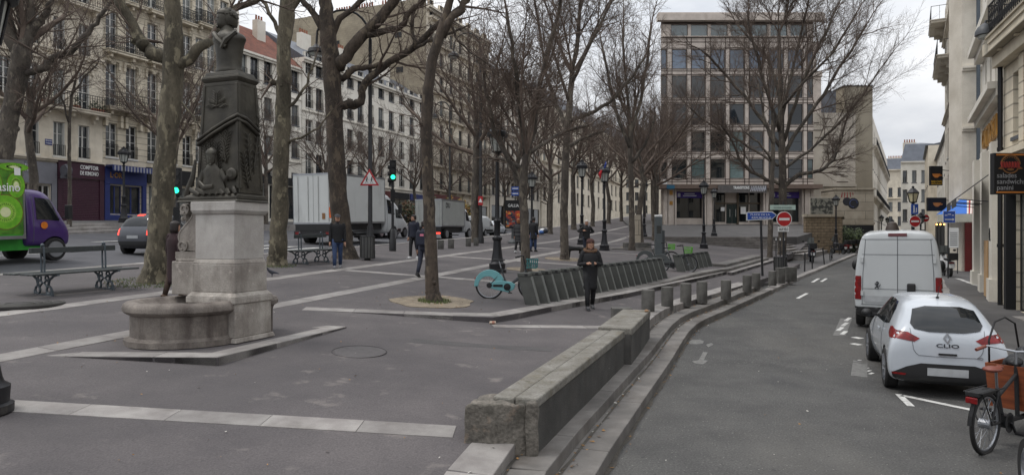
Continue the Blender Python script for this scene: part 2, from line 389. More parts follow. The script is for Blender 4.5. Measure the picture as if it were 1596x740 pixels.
# two more steps on the right-hand part of it
K2 = [hit(u, v, lambda x, y: P(x, y) + .0).xy for u, v in ((905, 468), (980, 452.5), (1124, 424), (1131, 424.5), (1199, 404.6))]
K3 = [hit(u, v, lambda x, y: P(x, y) + .12).xy for u, v in ((1100, 414.5), (1129, 417), (1188, 401))]
mb = MB(); stones(mb, K2, .32, lambda x, y: P(x, y) + .012 + .11 * ss(4, 7.5, x), 1.05, .3); stones(mb, K3, .5, lambda x, y: P(x, y) + .24, 1.05, .4)
struct(mb.build('steps', kerb_m, bevel=.012))
k2i = [K2[1], K2[2], K2[3], K2[4]]
region('square', [tuple(p) for p in offset_line(K2, .31)[1:]] + [(K2[4].x + .6, K2[4].y + 2.5), (K2[1].x + 3.0, K2[1].y + 12), (K2[1].x - 2, K2[1].y + 4)], lambda x, y: P(x, y) + .012 + .11 * ss(4, 7.5, x) * (1 - ss(30, 40, y)) , asph, 1.0, 0)
# boulevard road
region('road', [wline(WK + .2, -4), wline(WK + .2, 140), wline(WK + 1, 400), wline(-50, 400), wline(-50, -4)], RW, bvd_m, 3, 0)
mb = MB(); stones(mb, [wline(WK, y) for y in range(-4, 131, 4)], .3, lambda x, y: P(x, y) + .01, 1.3, .9); struct(mb.build('kerb', granite))
def FS(x, y): return RW(x, y) + .45 + .0 * y
WF = -31.5
mb = MB()
for i in range(3): 
    for y in range(-4, 130, 4): pass
    mb.add(*((lambda a: (a, [(0, 1, 2, 3), (0, 3, 7, 4), (1, 5, 6, 2), (0, 4, 5, 1)]))([(*wline(WF - i * .5, -4), RW(*wline(WF - i * .5, -4)) + .15 * (i + 1)), (*wline(WF - 8, -4), RW(*wline(WF - 8, -4)) + .15 * (i + 1)), (*wline(WF - 8, 36), RW(*wline(WF - 8, 36)) + .15 * (i + 1)), (*wline(WF - i * .5, 36), RW(*wline(WF - i * .5, 36)) + .15 * (i + 1))] + [(*wline(WF - i * .5, -4), -1), (*wline(WF - 8, -4), -1), (*wline(WF - 8, 36), -1), (*wline(WF - i * .5, 36), -1)])))
struct(mb.build('steps', granite))
region('sidewalk', [wline(WF - 1.3, -4), wline(WF - 1.3, 140), wline(WF + 6, 300), wline(WF - 40, 300), wline(WF - 40, -4)], FS, pave_m, 4, .5, mat_side=granite)
# granite bands in the square
def band(name, line, width, zf, dz=.006, ln=1.0):
    mb = MB(); stones(mb, line, width, lambda x, y: zf(x, y) + dz, ln, .02, gap=.008); return struct(mb.build(name, granite))
band('paving_band', [wline(-9.3, y) for y in [2 + i for i in range(0, 95, 2)]], .42, P)
band('paving_band', [wline(-12.35, y) for y in [2 + i for i in range(0, 95, 2)]], .42, P)
a, b = hit(-40, 638, L), hit(722, 683, L); band('paving_band', [(a.x, a.y), (b.x, b.y)], .36, L)
a, b = hit(770, 510, L), hit(950, 512, L); band('paving_band', [(a.x, a.y), (b.x, b.y)], .3, L)
for yy in (21.5, 29, 38, 47, 60):
    a = wline(-12.3, yy); b = (wline(-9.3, yy)[0] + 5.5, yy - 1.9); band('paving_band', [a, b], .4, P)
# road paint
mb = MB()
def dash(u0, v0, u1, v1, w, zf):
    a, b = hit(u0, v0, zf), hit(u1, v1, zf); d = (b - a).xy.normalized(); n = Vector((-d.y, d.x)) * w / 2; n_ = max(1, int((b - a).length / 1.0))
    for i in range(n_):
        p, q = a.lerp(b, i / n_).xy, a.lerp(b, (i + 1) / n_).xy
        mb.add([(c.x, c.y, zf(c.x, c.y) + .007) for c in (p - n, q - n, q + n, p + n)], [(0, 1, 2, 3)])
dash(1243, 465, 1258, 457, .12, ZR); dash(1266, 440, 1276, 434, .12, ZR); dash(1280, 439, 1288, 434, .12, ZR)
dash(1400, 614, 1420, 633, .1, ZR); dash(1405, 616, 1520, 640, .12, ZR)
for i in range(6): dash(1352 - i * .0, 508 - i * 1, 1352, 508, .1, ZR) if 0 else None
for (u, v) in ((1318, 500), (1313, 508), (1306, 515), (1312, 521)): dash(u, v, u + 7, v - 5, .1, ZR)
for (u, v) in ((1332, 527), (1330, 537)): dash(u, v, u + 9, v - 1, .22, ZR)
for i in range(6): dash(1335 + i * 4, 563 + i * 4, 1341 + i * 4, 561 + i * 4, .06, ZR)
for i in range(4): dash(1491 + i * 8, 434 + i * 3, 1503 + i * 8, 437 + i * 3, .14, SW)
dash(1072, 530, 1100, 540, .2, ZR) if 0 else None
struct(mb.build('road_marking', paint_m))
mb = MB()
for w in (-18.9, -23.4):
    for y0, y1 in ([(3, 26), (27, 60)] if w > -20 else [(y, y + 2.4) for y in range(4, 90, 6)]):
        y = y0
        while y < y1:
            a, b = wline(w, y), wline(w, y + 1); n = .075
            mb.add([(x + dx, yy, RW(x, yy) + .008) for (x, yy), dx in ((a, -n), (b, -n), (b, n), (a, n))], [(0, 3, 2, 1)]); y += 1
for y0 in (27.0, 28.4, 29.8, 31.2, 32.6): # zebra crossing near the signals
    for w in range(-30, -18, 1):
        pass
for kx in range(9):
    w0 = -18.6 - kx * 1.05
    for yy in (29.0, 30.0, 31.0):
        a, b = wline(w0, yy), wline(w0, yy + 1); mb.add([(x + dx, y_, RW(x, y_) + .008) for (x, y_), dx in ((a, 0), (b, 0), (b, .5), (a, .5))], [(0, 3, 2, 1)])
struct(mb.build('road_marking', paint_m))
# terrace and its long steps in front of the office block
tz0 = 1.35; tsteps = 9
mb = MB()
def tpoly(k_):
    i = k_ * .95
    a = (ux(1030, 47.5) - 1.2, 47.5 + i); b = (ux(1205, 47.5) + .2, 47.0 + i); c = (ux(1245, 47) - i * .12, 46.2 + i * 1.0); d = (ux(1292, 62) - i * .25, 62 + i * .35); return [a, b, c, d, (44, 84), (14, 84), (11.5, 62)]
for k_ in range(tsteps): mb.prism(tpoly(k_ + .08), .3, tz0 + .15 * k_ - .05); mb.prism(tpoly(k_), tz0 + .15 * k_ - .049, tz0 + .15 * k_)
struct(mb.build('steps', granite))
ztt = tz0 + .15 * (tsteps - 1)
region('terrace', [(11.0, 56.2), (ux(1205, 56), 55.6), (ux(1240, 56), 55.8), (ux(1285, 66), 66), (40, 84), (14, 84)], lambda x, y: ztt + .004 + max(0, y - 56) * .074, pave_m, 3, 2.5)
TZ = lambda x, y: ztt + max(0, y - 56) * .074

# repairs, worn patches and sealed seams
patch_d = M('patch_asphalt', rgb(78, 75, 75), .9, col2=rgb(68, 66, 66), scale=2, fine=.25, bscale=50, bump=.4); patch_l = M('worn_asphalt', rgb(100, 98, 96), .9, col2=rgb(86, 85, 84), scale=1.5, fine=.25, bscale=50, bump=.4); seal_m = M('bitumen_seal', rgb(40, 39, 40), .5, var=.3)
dirt_g = M('gutter_dirt', rgb(82, 77, 70), .95, col2=rgb(62, 59, 55), scale=3, fine=.3, bscale=40)
def patch(poly, zf, mt, dz, nm): return region(nm, poly, zf, mt, .5, 0, dz=dz)
for (u0, v0, u1, v1, w, zf, mt) in ((640, 530, 860, 545, .35, L, patch_d),):
    a, b = hit(u0, v0, zf).xy, hit(u1, v1, zf).xy; d = (b - a).normalized(); n = Vector((-d.y, d.x)) * w / 2; patch([tuple(p) for p in (a - n, b - n, b + n, a + n)], zf, mt, .003, 'asphalt_patch')
rr = random.Random(31)
mb = MB(); g_ = [p for p in E0s if 2 < p[1] < 26]
for ln, zf, w in ((g_, ZR, -.09), (offset_line(g_, .30), Z1, .06), (offset_line(g_, .73), Z2, .06)):
    l2 = resample([Vector(p) for p in ln], .35); w_ = [w * rr.uniform(.35, .9) for _ in l2]
    for i in range(len(l2) - 1):
        d = (l2[i + 1] - l2[i]).normalized(); n = Vector((-d.y, d.x)); mb.add([(c.x, c.y, zf(c.x, c.y) + .006) for c in (l2[i], l2[i + 1], l2[i + 1] + n * w_[i + 1], l2[i] + n * w_[i])], [(0, 1, 2, 3) if w > 0 else (3, 2, 1, 0)])
struct(mb.build('gutter_dirt', dirt_g))

ghost = M('worn_paint', rgb(112, 111, 108), .8, col2=rgb(82, 81, 80), scale=12, lo=.45, hi=.7); mb = MB()
def flat(poly, zf): 
    w = [hit(u, v, zf) for u, v in poly]; mb.prism([(p.x, p.y) for p in w], lambda x, y: zf(x, y) - .01, lambda x, y: zf(x, y) + .005)
flat([(1073, 533), (1079, 529.5), (1090, 529), (1097, 531.5), (1096, 535), (1086, 536.5), (1076, 536)], ZR); flat([(1078, 563), (1092, 570), (1104, 562), (1097, 561), (1103, 549), (1096, 548), (1089, 561)], ZR); flat([(1100, 537), (1109, 534), (1112, 537), (1104, 541)], ZR)
flat([(1298, 523), (1318, 523), (1328, 497), (1310, 496)], ZR); flat([(1326, 585), (1352, 588), (1352, 562), (1330, 560)], ZR)
struct(mb.build('road_marking', ghost))
# ------------------------------------------------------------ buildings
lime = M('limestone', rgb(222, 212, 194), .85, col2=rgb(196, 186, 168), scale=.9, fine=.06, bscale=30)
overlay(lime, 'noise', rgb(120, 108, 92), .55, .8, (.56, .78), stretch=(1.6, 1.6, .35), detail=7)
lime_b = M('limestone_coursed', rgb(222, 211, 190), .85, col2=rgb(192, 181, 160), scale=.8, fine=.06, bscale=30)
courses(lime_b, 30, .42, .03, (0, 0, 0), .5); overlay(lime_b, 'noise', rgb(96, 84, 70), .6, .6, (.55, .75), stretch=(1.6, 1.6, .3), detail=7)
plaster = M('white_plaster', rgb(226, 221, 210), .9, col2=rgb(204, 198, 186), scale=.5, fine=.04, bscale=20)
overlay(plaster, 'noise', rgb(140, 134, 124), .45, .7, (.58, .8), stretch=(1.6, 1.6, .25), detail=7)
plaster_g = M('grey_plaster', rgb(216, 209, 196), .9, col2=rgb(192, 184, 170), scale=.6, fine=.05, bscale=20)
overlay(plaster_g, 'noise', rgb(120, 112, 102), .5, .6, (.55, .78), stretch=(1.6, 1.6, .25), detail=7)
brown_wall = M('party_wall_render', rgb(160, 150, 130), .95, col2=rgb(134, 124, 108), scale=.35, fine=.08, bscale=15)
overlay(brown_wall, 'noise', rgb(110, 96, 78), .6, .3, (.5, .7), detail=8, stretch=(1, 1, .6)); courses(brown_wall, .6, .28, .012, (0, 0, 0), .25)
tan_wall = M('tan_render', rgb(148, 140, 124), .95, col2=rgb(132, 124, 110), scale=.25, fine=.04, bscale=15)
overlay(tan_wall, 'noise', rgb(112, 102, 84), .5, .35, (.56, .75), stretch=(1.3, 1.3, .25), detail=6)
conc = M('pink_concrete_panel', rgb(200, 189, 179), .85, col2=rgb(180, 169, 159), scale=1.2, fine=.06, bscale=25)
overlay(conc, 'noise', rgb(138, 122, 108), .5, .7, (.55, .8), stretch=(1.6, 1.6, .3), detail=7)
stone_w = M('stepped_stone', rgb(180, 172, 160), .9, col2=rgb(158, 150, 138), scale=.5, fine=.07, bscale=20)
dark_metal = M('black_iron', rgb(30, 30, 33), .5, var=.3, scale=8, metal=.3)
zinc = M('zinc_roof', rgb(104, 108, 116), .5, var=.25, scale=1.2, metal=.4)
tile = M('red_tile', rgb(124, 74, 58), .9, col2=rgb(92, 60, 50), scale=2.5, fine=.2, bscale=25)
glass = M('window_glass', (.018, .022, .026), .06, var=.4, scale=.6, objrand=.7, spec=.8)
glass_l = M('curtained_glass', (.20, .21, .20), .12, var=.5, scale=1.5, objrand=.5, stretch=(6, 6, .6))
office_glass = M('office_glass', (.012, .018, .022), .03, var=.5, scale=.35, objrand=.8, spec=.9)
sky_glass = M('attic_glass_painted_sky', (.16, .21, .22), .05, var=.2, spec=1.0, objrand=.3)  # pale base colour paints in the sky mirrored by the attic panes
wframe = M('white_window_frame', rgb(206, 204, 198), .6, var=.12)
dframe = M('grey_window_frame', rgb(92, 94, 98), .6, var=.2)
blackm = M('matt_black', rgb(22, 22, 24), .7, var=.3)
terracotta = M('chimney_pot', rgb(150, 96, 74), .9, var=.3)

RW_ = random.Random(9)
class Bld:
    def __init__(s, label, p0, d, length, depth, zb, zt, mat, group=None, reveal=.22, name='apartment_building'):
        s.d = Vector(d).normalized(); s.root = thing(name, label, 'building', (p0[0], p0[1], zb), math.atan2(s.d.y, s.d.x), group)
        s.len, s.dep, s.h, s.mat, s.rev, s.open, s.zb, s.p0 = length, depth, zt - zb, mat, reveal, [], zb, p0; s.cache = {}; s.sh = 0.0
    def part(s, name, mb, mats, parent=None, **kw): return mb.build(name, mats, parent or s.root, **kw)
    def win(s, x0, x1, z0, z1, frame=None, pane=None, tr=2, mull=True, shut=False, sill=True, name='window', reveal=None):
        s.open.append((x0, x1, z0, z1)); w, h = round(x1 - x0, 2), round(z1 - z0, 2); frame = frame or wframe; pane = pane or (glass_l if RW_.random() < .24 else glass)
        key = (w, h, frame.name, pane.name, tr, mull, sill, shut); r = s.rev if reveal is None else reveal
        if key in s.cache: f = s.cache[key].copy(); COL.objects.link(f); p = s.cache[key].children[0].copy(); COL.objects.link(p); p.parent = f
        else:
            m = MB(); t = .055; a = w / 2
            m.box(-a, -a + t, -.03, .03, 0, h); m.box(a - t, a, -.03, .03, 0, h); m.box(-a + t, a - t, -.03, .03, 0, t); m.box(-a + t, a - t, -.03, .03, h - t, h)
            if mull: m.box(-.045, .045, -.04, .03, t, h - t)
            for i in range(tr):
                z = t + (h - 2 * t) * (i + 1) / (tr + 1)
                if mull: m.box(-a + t, -.045, -.025, .025, z - .018, z + .018); m.box(.045, a - t, -.025, .025, z - .018, z + .018)
                else: m.box(-a + t, a - t, -.025, .025, z - .018, z + .018)
            if shut: m.box(-a + .01, -a + .05, -r + .02, -.04, .02, h - .05); m.box(a - .05, a - .01, -r + .02, -.04, .02, h - .05)
            if sill: m.box(-a - .06, a + .06, -r - .06, -r - .004, -.12, -.01)
            f = m.build(name, frame, s.root); p = MB().box(-a + t, a - t, -.008, .008, t, h - t).build('pane', pane, f); s.cache[key] = f
        f.parent = s.root; f.location = ((x0 + x1) / 2, r, z0)
        return f
    def balcony(s, x0, x1, z, dep=.65, rh=.95, step=.14, bracket=1.6, mat=None, orn=True):
        m = MB(); m.box(x0, x1, -dep, -.003, z - .22, z - .06); m.box(x0 - .05, x1 + .05, -dep - .06, -.004, z - .058, z)
        x = x0 + .25
        while x < x1 - .2 and bracket: m.box(x, x + .16, -dep * .7, -.005, z - .5, z - .222); m.box(x + .02, x + .14, -dep * .35, -.006, z - .75, z - .502); x += bracket
        b = s.part('balcony', m, mat or s.mat)
        m = MB(); y = -dep + .03
        m.box(x0, x1, y - .02, y + .02, z + rh - .04, z + rh); m.box(x0, x1, y - .012, y + .012, z + .06, z + .09); m.box(x0, x1, y - .012, y + .012, z + rh * .78, z + rh * .78 + .025)
        n = max(2, int((x1 - x0) / step))
        for i in range(n + 1):
            xx = x0 + (x1 - x0) * i / n; m.box(xx - .011, xx + .011, y - .011, y + .011, z, z + rh)
            if orn and i < n:
                x2 = x0 + (x1 - x0) * (i + 1) / n; m.bar((xx, y, z + .1), (x2, y, z + rh * .45), .018); m.bar((x2, y, z + rh * .45), (xx, y, z + rh * .75), .018); m.bar((x2, y, z + .12), (xx, y, z + rh * .45), .016)
        for xx in (x0, x1): m.box(xx - .012, xx + .012, y, -.01, z + rh - .03, z + rh); m.box(xx - .012, xx + .012, y / 2, y / 2 + .02, z, z + rh)
        m.build('railing', dark_metal, b); return b
    def guard(s, x0, x1, z, rh=.75):
        m = MB(); m.box(x0, x1, -.06, -.03, z + rh - .03, z + rh); m.box(x0, x1, -.055, -.035, z + .06, z + .08)
        n = max(3, int((x1 - x0) / .11))
        for i in range(n + 1): xx = x0 + (x1 - x0) * i / n; m.box(xx - .01, xx + .01, -.055, -.035, z + .02, z + rh)
        return s.part('window_guard', m, dark_metal)
    def bandpart(s, z0, z1, out, x0=0, x1=None, name='cornice', mat=None):
        x1 = s.len if x1 is None else x1; h = z1 - z0
        m = MB(); m.box(x0, x1, -out * .55, -.003, z0, z0 + h * .5); m.box(x0, x1, -out, -.002, z0 + h * .5 + .002, z1); return s.part(name, m, mat or s.mat)
    def finish(s, roof=None, wall_name='wall'):
        m = MB(); r = s.rev + .12
        xs = sorted({0.0, s.len} | {round(v, 4) for o in s.open for v in o[:2]}); zs = sorted({0.0, s.h} | {round(v, 4) for o in s.open for v in o[2:]})
        xs = [x for x in xs if 0 <= x <= s.len]; zs = [z for z in zs if 0 <= z <= s.h]
        for a, b in zip(xs, xs[1:]):
            z_start = None
            for c, e in zip(zs, zs[1:]):
                hole = any(o[0] < (a + b) / 2 < o[1] and o[2] < (c + e) / 2 < o[3] for o in s.open)
                if not hole: 
                    if z_start is None: z_start = c
                if hole and z_start is not None: m.quad((a, 0, z_start), (b, 0, z_start), (b, 0, c), (a, 0, c)); z_start = None
            if z_start is not None: m.quad((a, 0, z_start), (b, 0, z_start), (b, 0, s.h), (a, 0, s.h))
        for x0, x1, z0, z1 in s.open:
            m.quad((x0, 0, z0), (x0, 0, z1), (x0, r, z1), (x0, r, z0)); m.quad((x1, 0, z1), (x1, 0, z0), (x1, r, z0), (x1, r, z1))
            m.quad((x0, 0, z1), (x1, 0, z1), (x1, r, z1), (x0, r, z1)); m.quad((x1, 0, z0), (x0, 0, z0), (x0, r, z0), (x1, r, z0)); m.quad((x0, r, z0), (x0, r, z1), (x1, r, z1), (x1, r, z0))
        l, d, h = s.len, s.dep, s.h
        m.quad((0, 0, -1), (l, 0, -1), (l, 0, 0), (0, 0, 0))
        q = min(l - .1, s.sh * d); m.quad((q, d, -1), (0, 0, -1), (0, 0, h), (q, d, h)); m.quad((l, 0, -1), (l, d, -1), (l, d, h), (l, 0, h)); m.quad((l, d, -1), (q, d, -1), (q, d, h), (l, d, h)); m.quad((0, 0, h), (l, 0, h), (l, d, h), (q, d, h))
        s.wall = s.part(wall_name, m, s.mat)
        return s
    def roof(s, kind, h=2.5, mat=None, chim=(), over=.25):
        m = MB(); l, d, z = s.len, s.dep, s.h
        if kind == 'gable':
            m.add([(0, -over, z + .01), (l, -over, z + .01), (l, d / 2, z + h), (0, d / 2, z + h), (0, d + over, z + .01), (l, d + over, z + .01)], [(0, 1, 2, 3), (3, 2, 5, 4), (0, 3, 4), (1, 5, 2), (0, 4, 5, 1)])
        else:
            a = h * .38
            k_ = s.sh; m.add([(0, .1, z + .01), (l, .1, z + .01), (l, .1 + a, z + h), (k_ * (.1 + a), .1 + a, z + h), (min(l - .1, k_ * d / 2), d / 2, z + h * 1.25), (l, d / 2, z + h * 1.25), (min(l - .1, k_ * d), d, z + .01), (l, d, z + .01)],
                  [(0, 1, 2, 3), (3, 2, 5, 4), (4, 5, 7, 6), (0, 3, 4, 6), (1, 7, 5, 2), (0, 6, 7, 1)])
        ro = s.part('roof', m, mat or zinc)
        for x, w in chim:
            m = MB().mat(0); m.box(x, x + w, d * .3, d * .3 + .6, z, z + h + .5); m.mat(1); k_ = 0
            while .15 + k_ * .32 < w - .1: m.lathe([(.1, z + h + .5), (.08, z + h + .9), (.1, z + h + .94)], 6, (x + .15 + k_ * .32, d * .3 + .3, 0)); k_ += 1
            m.build('chimney', [s.mat, terracotta], ro)
        return ro

# ---- the row on the far side of the boulevard
LD = Vector((.3986, .9171))
def LY(u): return 46.3 / (.4346 - (u - CX) / F)
def LP(y): return (-46.3 + .4346 * y, y)
def mk_left(label, u0, u1, depth, zt, mat, zb=None, **kw):
    y0, y1 = LY(u0), LY(u1); p0 = LP(y0); ln = (y1 - y0) * 1.0903
    zb = FS(*LP((y0 + y1) / 2)) - .15 if zb is None else zb
    b = Bld(label, p0, LD, ln, depth, zb, zt, mat, group='houses along the far side of the boulevard', **kw); b.y0 = y0
    b.su = lambda u: (LY(u) - y0) * 1.0903; b.zv = lambda v, u: vz(v, LY(u)) - zb
    return b
shop_grey = M('shopfront_grey', rgb(122, 122, 128), .6, var=.12); shop_plum = M('plum_paint', rgb(66, 32, 48), .55, var=.25)
shutter_plum = M('plum_roller_shutter', rgb(70, 36, 52), .5, var=.2); shop_blue = M('blue_paint', rgb(38, 52, 112), .5, var=.2)
white_letter = M('white_lettering', rgb(232, 232, 230), .5, var=.05); gold_letter = M('gold_lettering', rgb(176, 130, 62), .4, var=.25, metal=.3)
pale_letter = M('pale_lettering', rgb(190, 192, 200), .5, var=.1)
def shop_pane(b, x0, x1, z0, z1, frame=None): return b.win(x0, x1, z0, z1, frame=frame or dframe, tr=0, mull=True, sill=False, name='shop_window', reveal=.15)
A = mk_left('cream house with triangular pediments over its windows, beside the plum shop', -75, 160, 14, 23.5, lime)
for u in (-52, -28, 8, 51, 92, 131):
    x = A.su(u); hw = .36
    A.win(x - hw, x + hw, A.zv(243, 92), A.zv(190, 92), tr=2, shut=True); A.guard(x - hw, x + hw, A.zv(243, 92), .7)
    A.win(x - hw, x + hw, A.zv(166, 92), A.zv(106, 92), tr=3, shut=True); A.win(x - hw, x + hw, A.zv(77, 92), A.zv(27, 92), tr=2, shut=True); A.guard(x - hw, x + hw, A.zv(77, 92), .7)
    A.win(x - hw, x + hw, 14.2, 16.3, tr=2, shut=True)
    z = A.zv(97, 92); m = MB()
    m.box(x - .78, x + .78, -.16, -.003, z, z + .1); m.sheet([(-.8, 0), (.8, 0), (0, .42)], (x, -.001, z + .102), (1, 0, 0), (0, 0, 1), .1); m.bar((x - .85, -.13, z + .12), (x, -.13, z + .56), .2, .1); m.bar((x + .85, -.13, z + .12), (x, -.13, z + .56), .2, .1)
    for sx in (-.6, .44): m.box(x + sx, x + sx + .16, -.1, -.004, z - .4, z - .002)
    A.part('pediment', m, lime)
    [A.part('window_surround', MB().box(x + sx, x + sx + .14, -.05, -.003, A.zv(77, 92) - .05, A.zv(25, 92)), lime) for sx in (-.52, .38)]
A.balcony(.0, A.len - .05, A.zv(167, 92), .75, .98, .16, 1.5, orn=False); A.balcony(0, A.len, A.zv(5, 110), .7, .9, .16, 1.5, orn=False)
A.bandpart(A.zv(84, 92), A.zv(78, 92), .22); A.bandpart(A.h - .5, A.h, .5); A.bandpart(A.zv(253, 92), A.zv(247, 92), .3)
xa, xb, xc = A.su(-75), A.su(88), A.len
m = MB(); m.box(A.su(-70), xb - .05, -.14, -.004, A.zv(285, 50), A.zv(251, 50)); m.box(xb - .35, xb - .05, -.14, -.005, 0, A.zv(285, 50)); m.box(A.su(48), A.su(56), -.14, -.005, 0, A.zv(285, 50)); m.box(A.su(-70), A.su(48), -.14, -.005, 0, .5)
A.part('shopfront', m, shop_grey); m = MB().text('OPTIQUE\u00b7LOGIE', (A.su(46), -.145, A.zv(271, 46)), (1, 0, 0), (0, 0, 1), .55, 2.6, .03, 'RIGHT', .01) if 0 else MB().text('LOGIE', (A.su(46), -.145, A.zv(267, 46)), (1, 0, 0), (0, 0, 1), .62, 1.35, .03, 'RIGHT', .01)
A.part('lettering', m, pale_letter)
shop_pane(A, A.su(-60), A.su(44), .55, A.zv(287, 50)); shop_pane(A, A.su(58), A.su(78), .1, A.zv(287, 50), wframe)
m = MB(); m.box(xb, xc, -.2, -.004, A.zv(279, 130), A.zv(254, 130)); m.box(xb, xb + .22, -.16, -.005, 0, A.zv(279.3, 130)); m.box(xc - .3, xc, -.16, -.005, 0, A.zv(279.3, 130)); A.part('shopfront', m, shop_plum)
m = MB(); z = 0.02
while z < A.zv(280, 130): m.box(xb + .23, xc - .31, -.1 + (.012 if int(z / .11) % 2 else 0), -.006, z, z + .1); z += .11
A.part('roller_shutter', m, shutter_plum)
m = MB(); cx_ = A.su(136); m.text('COMPTOIR', (cx_, -.205, A.zv(264.8, 136)), (1, 0, 0), (0, 0, 1), .36, 1.2, .02, 'CENTER', .012); m.text('DE KIMONO', (cx_, -.205, A.zv(273.8, 136)), (1, 0, 0), (0, 0, 1), .36, 1.2, .02, 'CENTER', .012); A.part('lettering', m, white_letter)
m = MB(); m.box(A.su(75), A.su(83), -.02, -.004, A.zv(225, 75), A.zv(217, 75)) if 0 else m.box(A.su(70), A.su(81), -.03, -.004, A.zv(226, 75), A.zv(217, 75)); m.mat(1).text('BOULEVARD', (A.su(75.5), -.032, A.zv(220.5, 75)), (1, 0, 0), (0, 0, 1), .12, .36, .004); m.text('S\u1d57 MARTIN'.replace('\u1d57', 'T'), (A.su(75.5), -.032, A.zv(224.5, 75)), (1, 0, 0), (0, 0, 1), .12, .36, .004)
A.part('street_plate', m, [M('plate_blue', rgb(40, 52, 116), .4, var=.1), white_letter])
m = MB(); m.lathe([(.001, -.2), (.36, -.16), (.42, 0), (.36, .16), (.001, .2)], 16, (A.su(91), -.75, A.zv(267, 91)), 'x'); m.bar((A.su(91), -.75, A.zv(267, 91)), (A.su(91), 0, A.zv(267, 91)), .05); m.box(A.su(84), A.su(99), -.85, -.6, A.zv(279, 91), A.zv(274, 91)); A.part('projecting_sign', m, M('sign_grey', rgb(92, 92, 98), .3, var=.3))
for u, n_ in ((62, 60), (70, 40), (112, 50), (140, 60), (150, 40)):
    m = MB(); rr_ = random.Random(u); m.mat(1).box(A.su(u) - .2, A.su(u) + .2, -.6, -.4, A.zv(167, 92) + .002, A.zv(167, 92) + .2); m.mat(0)
    for _ in range(n_): c_ = Vector((A.su(u) + rr_.gauss(0, .16), -.5 + rr_.gauss(0, .1), A.zv(167, 92) + rr_.uniform(.2, .75))); a_ = Vector((rr_.gauss(0, 1), rr_.gauss(0, 1), rr_.gauss(0, 1))).normalized() * .1; b_ = a_.orthogonal() * .4; m.add([c_ - a_, c_ + b_, c_ + a_, c_ - b_], [(0, 1, 2, 3)])
    A.part('balcony_plant', m, [M('balcony_leaves', rgb(62, 72, 48), .8, island=.3), M('chimney_pot', (0, 0, 0))])
A.finish().roof('mansard', 3.2, chim=((3, 1.5), (8, 1.2)))
B = mk_left('cream house with black lace balconies above the blue shop', 160, 300, 14, 25, lime_b)
B.x0s = []
for u in (174, 205, 238, 268, 292):
    x = B.su(u); hw = .42
    B.win(x - hw, x + hw, B.zv(248, 205), B.zv(197, 205), tr=3); B.guard(x - hw, x + hw, B.zv(248, 205), .85)
    B.win(x - hw, x + hw, B.zv(172, 205), B.zv(106, 205), tr=4); B.win(x - hw, x + hw, B.zv(86, 205), B.zv(27, 205), tr=4); B.win(x - hw, x + hw, B.zv(0, 205), B.zv(-48, 205), tr=3)
    m = MB(); z = B.zv(104, 205); m.box(x - .6, x + .6, -.14, -.003, z, z + .12); m.box(x - .14, x + .14, -.2, -.004, z - .2, z - .003)
    B.part('window_surround', m, lime_b)
    for sx in (-.62, .46): B.part('console', MB().box(x + sx, x + sx + .16, -.12, -.004, z - .5, z - .003), lime_b); B.part('console', MB().box(x + sx, x + sx + .18, -.3, -.003, B.zv(185, 205) - .8, B.zv(185, 205) - .02), lime_b)
B.balcony(.0, B.len, B.zv(174, 205), .75, 1.0, .13, 1.4); B.balcony(.05, B.su(222), B.zv(88, 205), .6, .95, .13, 1.6); B.balcony(B.su(228), B.len - .1, B.zv(88, 205), .6, .95, .13, 1.6); B.balcony(0, B.su(222), B.zv(8, 205), .6, .95, .13, 1.6); B.balcony(B.su(228), B.len, B.zv(8, 205), .6, .95, .13, 1.6)
B.bandpart(B.h - .6, B.h, .5)
x1 = B.su(226)
m = MB(); m.box(.05, x1, -.18, -.004, B.zv(288, 190), B.zv(262, 190)); m.box(.05, .4, -.16, -.005, 0, B.zv(288.3, 190)); m.box(x1 - .3, x1, -.16, -.005, 0, B.zv(288.3, 190)); m.box(.4, x1 - .3, -.16, -.005, 0, .45); m.box(.05, x1, -.9, -.2, B.zv(262, 190), B.zv(262, 190) + .08); B.part('shopfront', m, shop_blue)
m = MB(); n = 26
for i in range(n): a_ = .05 + (x1 - .05) * i / n; b_ = .05 + (x1 - .05) * (i + 1) / n; m.mat(i % 2).sheet([(a_, 0), (b_, 0), (b_, -.3), ((a_ + b_) / 2, -.38), (a_, -.3)], (0, -.9, B.zv(262, 190) + .05), (1, 0, 0), (0, 0, 1), .01)
B.part('awning', m, [M('awning_blue', rgb(46, 58, 110), .8, var=.1), M('awning_pale', rgb(150, 150, 160), .8, var=.1)])
m = MB(); m.text('L\u00b7OR', (B.su(178), -.185, B.zv(277.5, 180)), (1, 0, 0), (0, 0, 1), .5, .85, .02, 'CENTER', .02); m.text('CONSEIL', (B.su(208), -.185, B.zv(277, 205)), (1, 0, 0), (0, 0, 1), .34, 1.0, .02, 'CENTER', .01) if 0 else m.text('BIJOUX', (B.su(208), -.185, B.zv(277, 205)), (1, 0, 0), (0, 0, 1), .3, .95, .02, 'CENTER', .01) if 0 else None
B.part('lettering', m, gold_letter)
shop_pane(B, .42, B.su(190), .5, B.zv(290, 190), shop_blue); shop_pane(B, B.su(191), x1 - .32, .5, B.zv(290, 190), shop_blue)
shop_pane(B, x1 + .3, B.len - .3, .4, B.zv(290, 240), dframe); m = MB(); m.box(x1 + .05, B.len, -.2, -.004, B.zv(286, 240), B.zv(262, 240)); B.part('shop_fascia', m, blackm)
B.finish().roof('mansard', 3, chim=((2, 1.5),))
Cc = mk_left('cream corner house with round bay, seen behind the bronze bust', 300, 364, 14, 26, lime_b)
